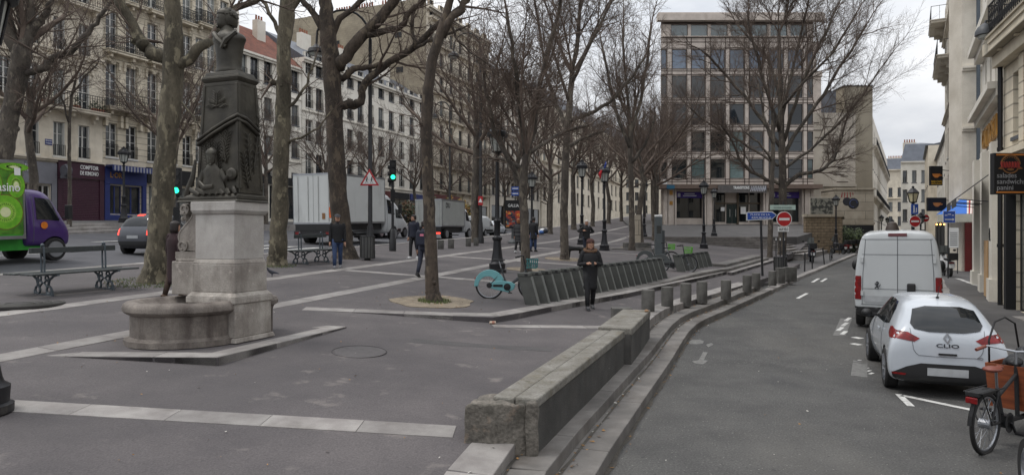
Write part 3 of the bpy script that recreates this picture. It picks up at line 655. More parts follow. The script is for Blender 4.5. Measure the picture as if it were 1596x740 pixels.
for u in (312, 330, 350):
    x = Cc.su(u)
    for zt in range(5): z = 4.6 + zt * 3.6; Cc.win(x - .42, x + .42, z, z + 2.3, tr=3, pane=glass_l); Cc.guard(x - .42, x + .42, z, .9)
for zt in (8.0, 15.2): Cc.balcony(.2, Cc.len - .2, zt, .6, .95, .16, 1.5)
Cc.bandpart(Cc.h - .6, Cc.h, .5); shop_pane(Cc, .3, Cc.len - .3, .4, 3.4); Cc.finish().roof('mansard', 3)
D = mk_left('white house under a red tiled roof, right of the bronze bust', 366, 470, 8, 18.0, plaster)
for u in (378, 397, 418, 440, 460):
    x = D.su(u)
    for vb, vt in ((126, 88), (182, 148), (236, 208), (282, 262)): D.win(x - .48, x + .48, D.zv(vb, 400), D.zv(vt, 400), tr=2, frame=dframe, pane=glass_l if (u + vb) % 3 == 0 else glass, shut=False); D.guard(x - .48, x + .48, D.zv(vb, 400), .8)
    D.open
for v in (137, 192, 244): D.bandpart(D.zv(v + 2, 400), D.zv(v, 400), .1, name='string_course')
D.bandpart(D.h - .35, D.h, .35); m = MB(); m.box(0, D.len, -.12, -.003, 3.4, 4.1); D.part('shop_fascia', m, blackm)
shop_pane(D, .4, D.su(415), .4, 3.3); shop_pane(D, D.su(420), D.len - .4, .4, 3.3); D.finish(); D.roof('gable', 3.6, tile, chim=((2, .8), (D.len - 3, 1.0)))
E = mk_left('long white house with dark shops at street level, behind the lorry', 471, 664, 9, 19.2, plaster)
us = [482 + i * 16 for i in range(12)]
for i, u in enumerate(us):
    x = E.su(u)
    for zt in range(4): z = 4.5 + zt * 3.15; E.win(x - .5, x + .5, z, z + 2.05, tr=2, frame=dframe if i % 3 else wframe, pane=glass_l if (i * 7 + zt * 3) % 5 == 0 else glass); E.guard(x - .5, x + .5, z, .75)
for z in (4.2, 10.5): E.bandpart(z - .15, z, .15, name='string_course')
E.bandpart(E.h - .4, E.h, .4)
for i in range(6): a_ = .4 + i * (E.len - .4) / 6; shop_pane(E, a_, a_ + (E.len - .4) / 6 - .5, .3, 3.0, blackm); m = MB(); m.box(a_ - .1, a_ + (E.len - .4) / 6 - .35, -.14, -.004, 3.05, 3.8); E.part('shop_fascia', m, [blackm, shop_blue, M('dark_green_paint', rgb(36, 52, 44), .5), M('dark_red_paint', rgb(92, 34, 34), .5)][i % 4])
E.finish(); E.roof('gable', 3.0, zinc, chim=((3, 1.4), (9, 1.2), (17, 1.4)))
G = mk_left('tall grimy house with iron balconies and a bare tan party wall', 665, 762, 22, 31.2, lime)
for i in range(7):
    x = 1.2 + i * (G.len - 2.4) / 6
    for zt in range(8): z = 4.6 + zt * 3.05; G.win(x - .5, x + .5, z, z + 2.2, tr=2, frame=dframe, pane=glass_l if (i + zt) % 4 == 0 else glass)
for zt in range(8): G.balcony(.3, G.len - .3, 4.55 + zt * 3.05, .6, .95, .3, 2.2)
for i in range(4): a_ = .4 + i * (G.len - .4) / 4; shop_pane(G, a_, a_ + (G.len - .4) / 4 - .5, .3, 3.0, blackm)
m = MB(); m.box(.3, G.len * .45, -.5, -.004, 3.1, 3.9); G.part('shop_awning', m, M('dark_red_paint', rgb(92, 34, 34), .5))
G.bandpart(G.h - .6, G.h, .5); G.finish()
m = MB(); m.box(-.03, -.004, .05, 21.9, 0, G.h + .9); G.part('party_wall', m, brown_wall)
for (y_, z_) in ((3.6, G.h - 3.6), (3.4, G.h - 8.0), (13.2, G.h - 3.6), (18, G.h - 6), (13.5, G.h - 8)):
    m = MB(); m.box(-.07, -.032, y_, y_ + 1.0, z_, z_ + .7); G.part('vent_opening', m, blackm)
m = MB()
for i in range(26): m.lathe([(.12, G.h + .9), (.1, G.h + 1.5)], 6, (.25, 1 + i * .4 + (i // 6) * 1.2, 0))
m.box(-.02, .55, .1, 21.8, G.h + .7, G.h + .9); G.part('chimney', m, terracotta)
I1 = mk_left('pale house beyond the tall grimy one, half hidden by bare trees', 764, 842, 14, 26, plaster_g)
for i in range(11):
    x = 1.2 + i * (I1.len - 2.4) / 10
    for zt in range(6): z = 4.8 + zt * 3.3; I1.win(x - .55, x + .55, z, z + 2.2, tr=1, frame=dframe)
for z in (8, 14.6): I1.balcony(.3, I1.len - .3, z, .6, .95, .4, 3, orn=False)
shop_pane(I1, .5, I1.len - .5, .3, 3.2, blackm); I1.finish().roof('mansard', 3)
I2 = mk_left('last pale house at the end of the tree-lined boulevard', 844, 985, 14, 27, lime)
for i in range(18):
    x = 1.6 + i * (I2.len - 3.2) / 17
    for zt in range(5): z = 5 + zt * 3.6; I2.win(x - .7, x + .7, z, z + 2.4, tr=1, frame=dframe)
I2.balcony(.3, I2.len - .3, 12, .6, .95, .6, 4, orn=False); I2.finish().roof('mansard', 3)

# ---- the office block
OY = 75.0
def ox(u): return ux(u, OY)
def oz(v): return vz(v, OY)
zb = oz(352)
O = Bld('seven-storey office block clad in pale pink panels with square windows', (ox(1030), OY), (1, 0), ox(1268) - ox(1030), 16, zb, oz(22), conc, name='office_building', reveal=.16)
X = lambda u: ox(u) - ox(1030); Z = lambda v: oz(v) - zb
cols = [(1030.4, 1039), (1048, 1070), (1078, 1099), (1108, 1130), (1138, 1160), (1168, 1190), (1199, 1221), (1229, 1251), (1259, 1267.6)]
rows = [(278, 248), (236, 205), (194, 162), (152, 118), (107, 77)]
blinds = M('office_blind_glass', (.10, .15, .15), .08, var=.3, objrand=.4, spec=.9)
blue_gl = M('sky_painted_glass', (.10, .14, .20), .04, var=.3, objrand=.4, spec=1)  # reflected sky painted as a blue base colour, top row only
rnd = random.Random(3)
for r_, (vb, vt) in enumerate(rows):
    for c_, (a_, b_) in enumerate(cols):
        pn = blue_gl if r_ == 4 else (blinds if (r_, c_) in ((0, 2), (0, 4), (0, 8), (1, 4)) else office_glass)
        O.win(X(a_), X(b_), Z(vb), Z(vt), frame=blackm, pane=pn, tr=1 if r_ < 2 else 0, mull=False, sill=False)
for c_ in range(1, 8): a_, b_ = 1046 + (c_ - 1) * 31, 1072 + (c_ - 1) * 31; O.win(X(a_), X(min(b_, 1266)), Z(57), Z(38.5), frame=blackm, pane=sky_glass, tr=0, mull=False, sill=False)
m = MB()   # dark open joints between the panels
for v in (283, 279.2, 246.5, 240, 237, 203.5, 198, 195, 160.5, 156, 153, 116.5, 111, 108, 75.5, 66, 59): m.box(.02, O.len - .02, -.035, -.003, Z(v) - .035, Z(v) + .035)
for a_, b_ in cols:
    for u in (a_ - .6, b_ + .6):
        if 1031 < u < 1267: m.box(X(u) - .04, X(u) + .04, -.02, -.004, Z(289), Z(59.2))
O.part('panel_joints', m, M('joint_brown', rgb(56, 42, 36), .8))
m = MB(); m.box(-.5, O.len + 1.0, -.75, -.003, Z(35), Z(25)); m.box(-.4, O.len + .9, -.5, -.004, Z(24.9), Z(22)); m.box(.2, O.len + .1, -.3, -.005, Z(58.6), Z(57.4)); O.part('cornice', m, conc)
m = MB(); m.box(.05, O.len - .05, -.12, -.004, Z(38.2), Z(35.2)); O.part('painted_recess_shade', m, M('joint_brown', (0, 0, 0)))  # proud dark strip painted as the shaded recess below the cornice
m = MB(); m.box(3, 7, 4, 9, O.h, O.h + .9); m.box(9, 12, 4, 8, O.h, O.h + 1.1); m.box(12.5, 14, 4, 8, O.h, O.h + .7); O.part('roof_plant', m, zinc)
m = MB(); m.box(-.5, O.len + .3, -1.6, -.004, Z(295.5), Z(289)); O.part('canopy', m, M('canopy_brown', rgb(108, 92, 82), .8, var=.2))
for a_, b_ in ((1033, 1038), (1039.2, 1048), (1049, 1052), (1095, 1098), (1099, 1107), (1108, 1111), (1186, 1189), (1190, 1197), (1198, 1200), (1246, 1248), (1250, 1258), (1259, 1262)):
    m = MB(); m.box(X(a_), X(b_), -.75, -.01, -.6, Z(295.7)); O.part('pillar', m, conc)
for a_, b_ in ((1053, 1094.5), (1111.5, 1130.5), (1150.5, 1167), (1168, 1185.5), (1200.5, 1245.5)): O.win(X(a_), X(b_), Z(346) if a_ != 1053 else Z(340), Z(299), frame=M('dark_frame', rgb(40, 36, 34), .5), pane=office_glass, tr=0, mull=(a_ in (1053, 1200.5)), sill=False, name='shop_window', reveal=.2)
dg = M('dark_green_door', rgb(24, 42, 42), .3, var=.2)
for a_, b_ in ((1132, 1140.5), (1141, 1149.5)):
    m = MB(); m.box(X(a_), X(b_), -.06, -.004, Z(348), Z(318)); dd = O.part('door', m, dg); MB().bar((X(b_) - .25, -.12, Z(338)), (X(b_) - .25, -.12, Z(326)), .04).build('handle', wframe, dd)
m = MB(); m.box(X(1112), X(1185), -.08, -.004, Z(318), Z(316)); m.box(X(1148), X(1150.5), -.2, -.004, Z(350), Z(296)); O.part('door_frame', m, M('bronze_frame', rgb(96, 84, 70), .5, metal=.3))
m = MB(); m.box(X(1112), X(1186), -1.75, -1.61, Z(302), Z(290)); m.mat(1).text('TRANSITIONS', (X(1147), -1.755, Z(296.5)), (1, 0, 0), (0, 0, 1), .44, 1.75, .03, 'CENTER', .02)
m.mat(2)
for i in range(9): m.tube([(X(1161 + i * 2.6), -1.76, Z(300)), (X(1163 + i * 2.6), -1.76, Z(292)), (X(1165 + i * 2.4), -1.76, Z(298)), (X(1162 + i * 2.6), -1.76, Z(296))], .035, 4)
O.part('sign_board', m, [M('weathered_board', rgb(96, 92, 90), .8, var=.3), white_letter, pale_letter])
purple = M('purple_banner', rgb(74, 54, 140), .7, var=.3)
for a_, b_ in ((1054, 1094), (1201, 1245)):
    m = MB(); m.sheet([(X(a_), Z(308)), (X(b_), Z(309)), (X(b_), Z(299)), (X((a_ + b_) / 2), Z(300)), (X(a_), Z(298.5))], (0, -.1, 0), (1, 0, 0), (0, 0, 1), .02); m.mat(1)
    m.box(X(a_ + 12), X(a_ + 28), -.14, -.121, Z(303), Z(301.5)); m.box(X(a_ + 10), X(a_ + 31), -.14, -.121, Z(306), Z(304.5)); m.cbox((X(a_ + 4), -.13, Z(304)), (.3, .02, .4)); O.part('banner', m, [purple, pale_letter])
for i, (u, v, w, h) in enumerate(((1126, 326, 6, 6), (1158, 328, 8, 11))): m = MB(); m.box(X(u - w / 2), X(u + w / 2), -.09, -.07, Z(v + h / 2), Z(v - h / 2)); O.part('poster', m, white_letter)
for v, hh in ((301, 7), (317, 6)): m = MB(); m.box(X(1041), X(1046), -.78, -.751, Z(v + hh / 2), Z(v - hh / 2)); O.part('poster', m, gold_letter)
m = MB(); m.box(X(1034), X(1046), -1.62, -1.601, Z(296), Z(290)); O.part('poster', m, M('teal_sign', rgb(32, 92, 120), .6))
m = MB(); m.box(X(1033), X(1040), -.06, -.036, Z(287), Z(280)); m.mat(1).box(X(1035), X(1038), -.08, -.061, Z(285), Z(282.5)); O.part('plaque', m, [white_letter, blackm])
O.sh = .26; O.finish()
# wing and neighbours right of the office block
W_ = Bld('stone side wing with staggered joints beside the office block', (ox(1268) + .02, 77), (1, 0), ux(1333, 77) - ox(1268), 14, 3.0, vz(176, 77), stone_w, name='side_wing')
m = MB()
for k_ in range(9):
    for j in range(4): x_ = .3 + k_ * .42 + j * .9; z_ = W_.h - 1.0 - k_ * .85 - j * .05; 
    m.box(.2 + k_ * .42, 1.5 + k_ * .42, -.05, -.004, W_.h - 1.2 - k_ * .85, W_.h - 1.12 - k_ * .85); m.box(1.9 + k_ * .3, 2.9 + k_ * .28, -.05, -.004, W_.h - .7 - k_ * .95, W_.h - .62 - k_ * .95)
W_.part('staggered_joints', m, M('joint_brown', (0, 0, 0)))
m = MB(); m.box(0, 1.9, .3, 12, W_.h, vz(112, 77) - 3); m.box(0, 1.35, .4, 12, vz(112, 77) - 3, vz(66, 77) - 3); m.box(-.2, 1.95, .1, 12, vz(112, 77) - 3.001 - .5, vz(112, 77) - 2.9); m.box(-.1, 1.5, .2, 12, vz(70, 77) - 3.5, vz(66, 77) - 2.9); W_.part('upper_storeys', m, conc)
m = MB(); m.box(.3, 1.0, -.03, -.004, vz(310, 77) - 3, vz(312, 77) - 3) if 0 else m.box(-.2, W_.len, -.3, -.004, vz(291, 77) - 3, vz(287, 77) - 3); W_.part('ledge', m, stone_w)
W_.finish()
T_ = Bld('tall blind tan house wall with chimneys at the head of the side street', (ux(1316, 84), 84), (1, 0), ux(1360, 84) - ux(1316, 84), 3, 1.0, vz(135, 84), tan_wall, name='blind_house')
m = MB(); m.box(-.1, T_.len + .05, -.08, 3, T_.h + .001, T_.h + .12); [m.lathe([(.1, T_.h + .12), (.08, T_.h + .45)], 6, (.5 + i * .42 + (i // 3) * .5, 1, 0)) for i in range(7)]; T_.part('chimney', m, blackm); T_.finish()
pr = (ux(1360, 84), 84.05)
S1 = Bld('house front receding down the left of the side street', (pr[0] + .585 * 60, pr[1] + 60), (-.585, -1), 60 * 1.1585, 3, 1.0, vz(178, 84), plaster_g, name='apartment_building') if 0 else None
sd = Vector((.60, 1)).normalized()
S1 = Bld('shuttered house front receding down the left side of the street', pr, sd, 58, 10, .8, vz(185, 86), plaster_g, name='apartment_building')
for i in range(14):
    x = 1.5 + i * 4
    for zt in range(4): z = 4 + zt * 3.2; S1.win(x - .55, x + .55, z, z + 2.1, tr=1, frame=dframe)
for zt in (6.9, 13.3): S1.balcony(.2, S1.len, zt, .5, .9, .5, 3, orn=False)
S1.finish().roof('mansard', 3, chim=((1, 1.5), (12, 1.5)))
# low graffiti wall
gw_m = M('pale_stone_wall', rgb(172, 162, 146), .9, col2=rgb(148, 138, 122), scale=.8, fine=.06, bscale=30); courses(gw_m, 2.2, .9, .03, (0, 0, 0), .5)
gy = 70; gx0, gx1 = ux(1300, gy), ux(1362, gy)
gw = thing('boundary_wall', 'pale stone wall sprayed with red and black graffiti', 'wall', (gx0, gy, .8))
MB().box(0, gx1 - gx0, 0, 3, 0, vz(296, gy) - .8).build('wall', gw_m, gw)
m = MB(); m.box(.6, gx1 - gx0 + .1, -.05, -.002, vz(350, gy) - .8, vz(346, gy) - .8); m.box(-.1, gx1 - gx0 + .1, -.15, 3.05, vz(296, gy) - .79, vz(293, gy) - .8); m.build('coping', gw_m, gw)
m = MB(); m.box(gx1 - gx0 - 3.4, gx1 - gx0 - .02, -.03, -.003, 0, vz(351, gy) - .8); m.build('gateway', blackm, gw)
m = MB(); rr = random.Random(2); bx = ux(1312, gy) - gx0; bz = vz(304, gy) - .8
for w_ in range(5): m.tube([(bx + w_ * .29 + rr.uniform(-.05, .05), -.012, bz + rr.uniform(-.3, .3)) for _ in range(6)], .035, 4)
m.mat(1); m.lathe([(.001, -.02), (.55, -.018), (.6, 0)], 14, (ux(1330, gy) - gx0, -.001, vz(317, gy) - .8), 'y'); m.lathe([(.001, -.02), (.4, -.018), (.45, 0)], 12, (ux(1320, gy) - gx0, -.002, vz(314, gy) - .8), 'y')
m.mat(2).tube([(ux(1330, gy) - gx0 + .4 * math.cos(a_), -.03, vz(317, gy) - .8 + .4 * math.sin(a_)) for a_ in [i * .6 for i in range(9)]], .04, 4); m.build('graffiti', [M('red_spray', rgb(150, 40, 44), .7), M('black_spray', rgb(32, 32, 40), .6), M('blue_spray', rgb(70, 80, 120), .6)], gw)
# mural panel and terrace retaining wall
ty = 61.0
rw = thing('retaining_wall', 'rough stone retaining wall beside the terrace steps', 'wall', (ux(1256, ty), ty, 1.2))
rub = M('coursed_rubble', rgb(142, 126, 104), .95, col2=rgb(110, 96, 78), scale=2, fine=.15, bscale=20); courses(rub, .55, .26, .03, (0, 0, 0), .55)
wl = ux(1313, ty) - ux(1256, ty); zt_ = vz(338, ty) - 1.2
m = MB(); m.prism([(0, 0), (wl, 0), (wl + 3.5, 7), (wl + 3.2, 7.2), (wl - .3, .5), (0, .5)], -.5, zt_); m.build('wall', rub, rw); MB().prism([(-.1, -.12), (wl + .1, -.12), (wl + 3.7, 7), (wl + 3.1, 7.3), (wl - .4, .6), (-.1, .6)], zt_ + .002, zt_ + .25).build('coping', gw_m, rw)
my = 69.0
mu = thing('mural_panel', 'grey speckled mural panel on the wall above the terrace', 'mural', (ux(1263, my), my, vz(341, my)))
mural = M('mural_paint', rgb(118, 116, 106), .8, col2=rgb(52, 52, 48), scale=2.2, lo=.47, hi=.53)
MB().box(0, ux(1299, my) - ux(1263, my), 0, .12, 0, vz(309, my) - vz(341, my)).build('panel', mural, mu); w2 = ux(1299, my) - ux(1263, my)
m = MB(); [m.box(a_, b_, -.03, .1, -.05, vz(309, my) - vz(341, my) + .05) for a_, b_ in ((-.06, -.001), (w2 + .001, w2 + .06))]; m.box(-.06, w2 + .06, -.03, .1, vz(309, my) - vz(341, my) + .051, vz(309, my) - vz(341, my) + .12); m.build('frame', stone_w, mu)

# ---- the right side of the street
WD = Vector((.585, 1)).normalized()
def WYu(u, x0=15.1, y0=20.2, k_=.585): return (x0 - k_ * y0) / ((u - CX) / F - k_)
def mk_right(label, y_near, y_far, depth, zb, zt, mat, x_of=None, dirv=None, **kw):
    dv = dirv or WD; pf = (xr_wall(y_far), y_far) if x_of is None else (x_of(y_far), y_far)
    b = Bld(label, pf, -dv, (y_far - y_near) * (1 / dv.y), depth, zb, zt, mat, **kw); b.sy = lambda y: (y_far - y) / dv.y
    return b
N1 = mk_right('cream stone house at the right edge above the snack bar', 9.0, 20.9, 9, .2, 17, lime_b, dirv=Vector((.41, 1)).normalized(), x_of=lambda y: 15.1 - .41 * (20.2 - y))
s_ = N1.sy
N1.bandpart(7.6, 8.35, .55, 0, N1.len); N1.bandpart(4.55, 4.9, .3, 0, N1.len); N1.bandpart(12.4, 13.1, .5, 0, N1.len)
for y in (19.6, 18.2, 16.4, 14.2, 12, 10): N1.win(s_(y) - .42, s_(y) + .42, 5.3, 7.2, tr=2, frame=dframe); N1.win(s_(y) - .42, s_(y) + .42, 9.1, 11.6, tr=2, frame=dframe)
for y in (19.0, 17.3, 15.3, 13.1): m = MB(); m.box(s_(y) - .2, s_(y) + .2, -.1, -.003, 4.95, 7.55); N1.part('pilaster', m, lime_b)
N1.balcony(s_(20.2), s_(10), 8.42, .6, .95, .16, 1.6)
N1.win(s_(19.7), s_(17.9), .15, 3.6, frame=blackm, tr=0, mull=False, sill=False, name='shop_window', reveal=.12); N1.win(s_(17.6), s_(14.5), .15, 3.6, frame=blackm, tr=0, sill=False, name='shop_window', reveal=.12)
m = MB(); m.box(s_(19.95), s_(19.72), -.25, -.004, 0, 3.7); N1.part('shop_pillar', m, blackm); m = MB(); m.box(s_(19.95), s_(10), -.25, -.005, 3.702, 4.4); N1.part('shop_fascia', m, blackm); m = MB(); m.box(s_(17.88), s_(17.62), -.2, -.004, 0, 3.7); N1.part('shop_pillar', m, blackm)
m = MB(); m.box(s_(19.6), s_(18.0), -.06, -.004, .5, 2.6); N1.part('poster', m, M('pale_poster', rgb(178, 186, 200), .6, col2=rgb(120, 130, 150), scale=3)) if 0 else None
m = MB(); m.box(s_(20.3), s_(14), -.5, -.003, -.2, .12); N1.part('doorstep', m, granite)
m = MB(); m.tube([(s_(20.75), -.12, .1), (s_(20.75), -.12, 16)], .07, 8); [m.cyl((s_(20.75), -.12, z), (s_(20.75), -.12, z + .1), .09) for z in (2, 5, 8, 11)]; N1.part('downpipe', m, dark_metal)
N1.finish().roof('mansard', 2.5)
N2 = mk_right('low cream shop house with gold raised letters over its pilasters', 21.0, 27.4, 9, .4, 13.5, plaster, reveal=.3)
s_ = N2.sy
N2.bandpart(6.6, 7.05, .5); N2.bandpart(9.2, 9.75, .5); N2.bandpart(5.2, 5.3, .12)
for y in (22.0, 23.4, 24.8, 26.2): N2.win(s_(y) - .3, s_(y) + .3, 7.3, 9.0, tr=1, frame=dframe); N2.win(s_(y) - .3, s_(y) + .3, 9.95, 12, tr=1, frame=dframe)
m = MB(); m.text('CAT ROSTI', (s_(24.1), -.03, 5.55), (1, 0, 0), (0, 0, 1), .95, 4.6, .12, 'CENTER', .03); N2.part('lettering', m, gold_letter)
for y0, y1 in ((26.6, 27.3), (24.0, 24.55), (21.4, 22.0)): m = MB(); m.box(s_(y1), s_(y0), -.35, -.003, 0, 5.2); m.box(s_(y1) - .06, s_(y0) + .06, -.42, -.002, -.1, .75); N2.part('pilaster', m, plaster)
for y0, y1 in ((24.7, 26.5), (22.1, 23.9)): N2.win(s_(y1), s_(y0), .25, 4.4, frame=M('dark_frame', rgb(40, 36, 34), .5), tr=1, sill=False, name='shop_window')
for y0, y1 in ((24.6, 26.6), (22.0, 24.0)):
    m = MB(); a_, b_ = s_(y1), s_(y0); m.add([(a_, -.36, 4.2), (b_, -.36, 4.2), (b_, -1.25, 3.45), (a_, -1.25, 3.45), (a_, -.36, 4.16), (b_, -.36, 4.16), (b_, -1.25, 3.41), (a_, -1.25, 3.41)], [(0, 1, 2, 3), (7, 6, 5, 4), (3, 2, 6, 7), (0, 4, 5, 1), (0, 3, 7, 4), (1, 5, 6, 2)]); m.box(a_, b_, -1.27, -1.252, 3.15, 3.44); m.bar((a_ + .1, -.36, 3.3), (a_ + .1, -1.2, 3.4), .03); m.bar((b_ - .1, -.36, 3.3), (b_ - .1, -1.2, 3.4), .03); N2.part('awning', m, M('grey_awning', rgb(62, 62, 64), .8, var=.2))
m = MB(); m.box(s_(22.9), s_(22.1), -.4, -.352, .1, 2.0); N2.part('board', m, M('plywood', rgb(186, 152, 112), .8, var=.15))
m = MB(); rr = random.Random(9); [m.tube([(s_(21.7) + rr.uniform(-.2, .2), -.36, 2.2 + rr.uniform(-.25, .25)) for _ in range(5)], .012, 4) for _ in range(3)]; N2.part('graffiti', m, blackm)
N2.finish().roof('mansard', 2.2)
# projecting house: its blank side faces the camera
n3x0, n3y = ux(1499, 34.5), 34.5
N3 = Bld('pale house standing forward, blank side wall with a downpipe over the red café', (n3x0, n3y), (.95, -.3), 4, 1.2, .5, 21, plaster_g); N3.sh = -.2
for z in (vz(108, n3y) - .5, vz(202, n3y) - .5, vz(312, n3y) - .5): N3.bandpart(z - .12, z + .12, .2, 0, 4, name='string_course')
m = MB(); xp = ux(1518.5, n3y) - n3x0; m.tube([(xp, -.28, vz(305, n3y) - .5), (xp, -.28, 20)], .09, 8); m.lathe([(.09, 0), (.2, .08), (.2, .3)], 8, (xp, -.28, vz(309, n3y) - .5)); N3.part('downpipe', m, M('zinc_pipe', rgb(84, 92, 100), .5, metal=.4))
redp = M('oxblood_paint', rgb(112, 28, 30), .4, var=.2)
m = MB(); m.box(.12, 2.0, -.12, -.004, 0, 3.4); d_ = N3.part('door', m, redp); m = MB(); m.box(.4, .95, -.15, -.121, .3, 3.0); m.box(1.1, 1.8, -.15, -.121, .3, 3.0); m.build('panel', redp, d_)
N3.finish()
fl = lambda y: n3x0 + .592 * (y - n3y)
N4 = mk_right('tall pale house with a stacked iron balcony on the right of the street', 35.7, 50, 3, .6, 19.4, plaster_g, x_of=fl, dirv=Vector((.592, 1)).normalized())
s_ = N4.sy
for y in (37, 39, 41, 43.5, 46, 48.5):
    for z in (4.2, 7.4, 10.6, 13.8, 16.4): N4.win(s_(y) - .55, s_(y) + .55, z, z + 2.0, tr=1, frame=wframe, sill=True)
for z in (4.0, 10.4, 13.4, 16.2): N4.bandpart(z - .2, z, .22, name='string_course')
N4.balcony(s_(48), s_(42), 13.5, .8, .95, .3, 2); N4.balcony(s_(50), s_(46.5), 17.2, 1.0, .95, .3, 2)
N4.win(s_(39.4), s_(36.2), .2, 3.0, frame=blackm, tr=1, sill=False, name='shop_window', pane=M('painted_glow_glass', rgb(120, 70, 40), .2, var=.6, scale=2))  # warm interior glow painted into the pane colour, nothing emits
N4.win(s_(44), s_(40), .2, 3.0, frame=blackm, tr=1, sill=False, name='shop_window'); N4.finish().roof('mansard', 2, chim=((2, 1.2),))
N5 = mk_right('plain pale house with a chimney-topped gable along the right of the street', 50.2, 70, 12, .7, 10.6, plaster, x_of=lambda y: fl(y) + .3, dirv=Vector((.592, 1)).normalized())
s_ = N5.sy
for y in range(52, 70, 3):
    for z in (4.2, 7.0): N5.win(s_(y) - .6, s_(y) + .6, z, z + 2.0, tr=1, frame=dframe)
[N5.part('shopfront', MB().box(s_(y + 4), s_(y), -.25, -.004, 0, 3.2), blackm) for y in (51, 57, 63)]; N5.finish().roof('gable', .8, chim=((1, 2.2), (12, 2)))
N6 = Bld('white house with a grey mansard attic further down the street', (ux(1404, 95), 95), Vector((1, -.2)), 4.6, 10, .9, vz(252, 95), plaster)
for x in (.55, 1.75, 2.95, 4.0):
    for z in (1.0, 3.9, 6.7, 9.4):
        if z + 2 < N6.h: N6.win(x - .3, x + .3, z, z + 1.7, tr=1, frame=dframe)
N6.bandpart(N6.h - .3, N6.h, .3); N6.sh = .85; N6.finish(); N6.roof('mansard', 2.6, chim=((1.5, 1.6),))
N8 = mk_right('pale low house between the plain gable and the white mansard house', 70.4, 83.6, 8, .9, 12.2, lime, x_of=lambda y: fl(y) - .6, dirv=Vector((.592, 1)).normalized())
s_ = N8.sy
for y in range(72, 83, 3):
    for z in (3.9, 7.2): N8.win(s_(y) - .6, s_(y) + .6, z, z + 2.0, tr=1, frame=dframe)
N8.finish().roof('gable', .8, chim=((3, 1.5),))
fy = 150
N7 = Bld('distant ochre house closing the end of the side street', (ux(1366, fy), fy), Vector((1, -.35)).normalized(), 17, 12, 1.2, vz(265, fy), lime)
for i in range(9):
    x = 1 + i * 1.8
    for z in (4, 7.2, 10.4): N7.win(x - .4, x + .4, z, z + 2.0, tr=1, frame=dframe)
N7.bandpart(N7.h - .4, N7.h, .5); N7.bandpart(9.8, 10, .3, name='string_course'); N7.finish(); N7.roof('mansard', 2.5, chim=((3, 3), (10, 3)))
# ------------------------------------------------------------ bare plane trees
def bark(name, a, b, c, sc_=2.2):
    m = M(name, a, .95, col2=b, scale=sc_, fine=.2, bscale=22, bump=.8, stretch=(1, 1, .45), lo=.42, hi=.58); overlay(m, 'noise', c, .75, sc_ * 2.2, (.56, .62), stretch=(1, 1, .5), detail=4); overlay(m, 'noise', tuple(x * .45 for x in b), .7, sc_ * 4, (.6, .68), stretch=(1, 1, .4), detail=5); return m
bark_olive = bark('olive_plane_bark', rgb(94, 87, 73), rgb(66, 61, 50), rgb(128, 120, 100))
bark_brown = bark('brown_plane_bark', rgb(76, 66, 57), rgb(52, 45, 39), rgb(98, 87, 73))
bark_grey = bark('grey_plane_bark', rgb(86, 79, 71), rgb(62, 56, 51), rgb(112, 104, 92))
twig_m = M('twig_bark', rgb(108, 94, 84), .95, col2=rgb(78, 67, 60), scale=1.5)
def rot_off(d, ang, az):
    d = d.normalized(); a = d.orthogonal().normalized(); b = d.cross(a); return (d * math.cos(ang) + (a * math.cos(az) + b * math.sin(az)) * math.sin(ang)).normalized()
def wiggle(p, d, ln, n, rnd, trop, wob):
    pts = [p]; st = ln / n
    for i in range(n):
        d = (d + Vector((rnd.gauss(0, wob), rnd.gauss(0, wob), rnd.gauss(0, wob) + trop))).normalized(); p = p + d * st; pts.append(p)
    return pts
def grow(mb, p, d, ln, r, lv, rnd, cfg):
    """one branch and everything that springs from it"""
    n = 5 if lv == 0 else (4 if lv == 1 else (3 if lv == 2 else 2))
    pts = wiggle(p, d, ln, n, rnd, cfg.get('trop', .07), cfg.get('wob', .13)); tip = max(cfg.get('rmin', .004) * .8, r * .35)
    mb.tube(pts, [r + (tip - r) * i / n for i in range(n + 1)], 6 if r > .05 else (4 if r > .018 else 3), cap=False)
    if lv >= cfg['max']: return
    side(mb, pts, [r + (tip - r) * i / n for i in range(n + 1)], ln, lv, rnd, cfg)
def side(mb, pts, rad, ln, lv, rnd, cfg, t0=.22):
    k_ = max(2, int(cfg['n'][min(lv, len(cfg['n']) - 1)] * (1 if ln > .5 else .7))); az = rnd.uniform(0, 6.28); m = len(pts) - 1
    for i in range(k_):
        t = t0 + (1 - t0) * (i + rnd.uniform(.1, .9)) / k_; x = t * m; j = min(int(x), m - 1); q = pts[j].lerp(pts[j + 1], x - j); dd = (pts[j + 1] - pts[j]).normalized()
        az += 2.4 + rnd.uniform(-.5, .5); a = R(rnd.uniform(*cfg.get('ang', (28, 58)))); rr = (rad[j] + (rad[j + 1] - rad[j]) * (x - j)) * rnd.uniform(.45, .7)
        l2 = ln * rnd.uniform(*cfg.get('lr', (.38, .62))) * (1.1 - .45 * t); rr = max(cfg.get('rmin', .0045), min(rr, l2 * .03))
        grow(mb, q, rot_off(dd, a, az), l2, rr, lv + 1, rnd, cfg)
    if lv < cfg['max']: grow(mb, pts[-1], (pts[-1] - pts[-2]), ln * .45, max(.005, rad[-1]), lv + 1, rnd, cfg)
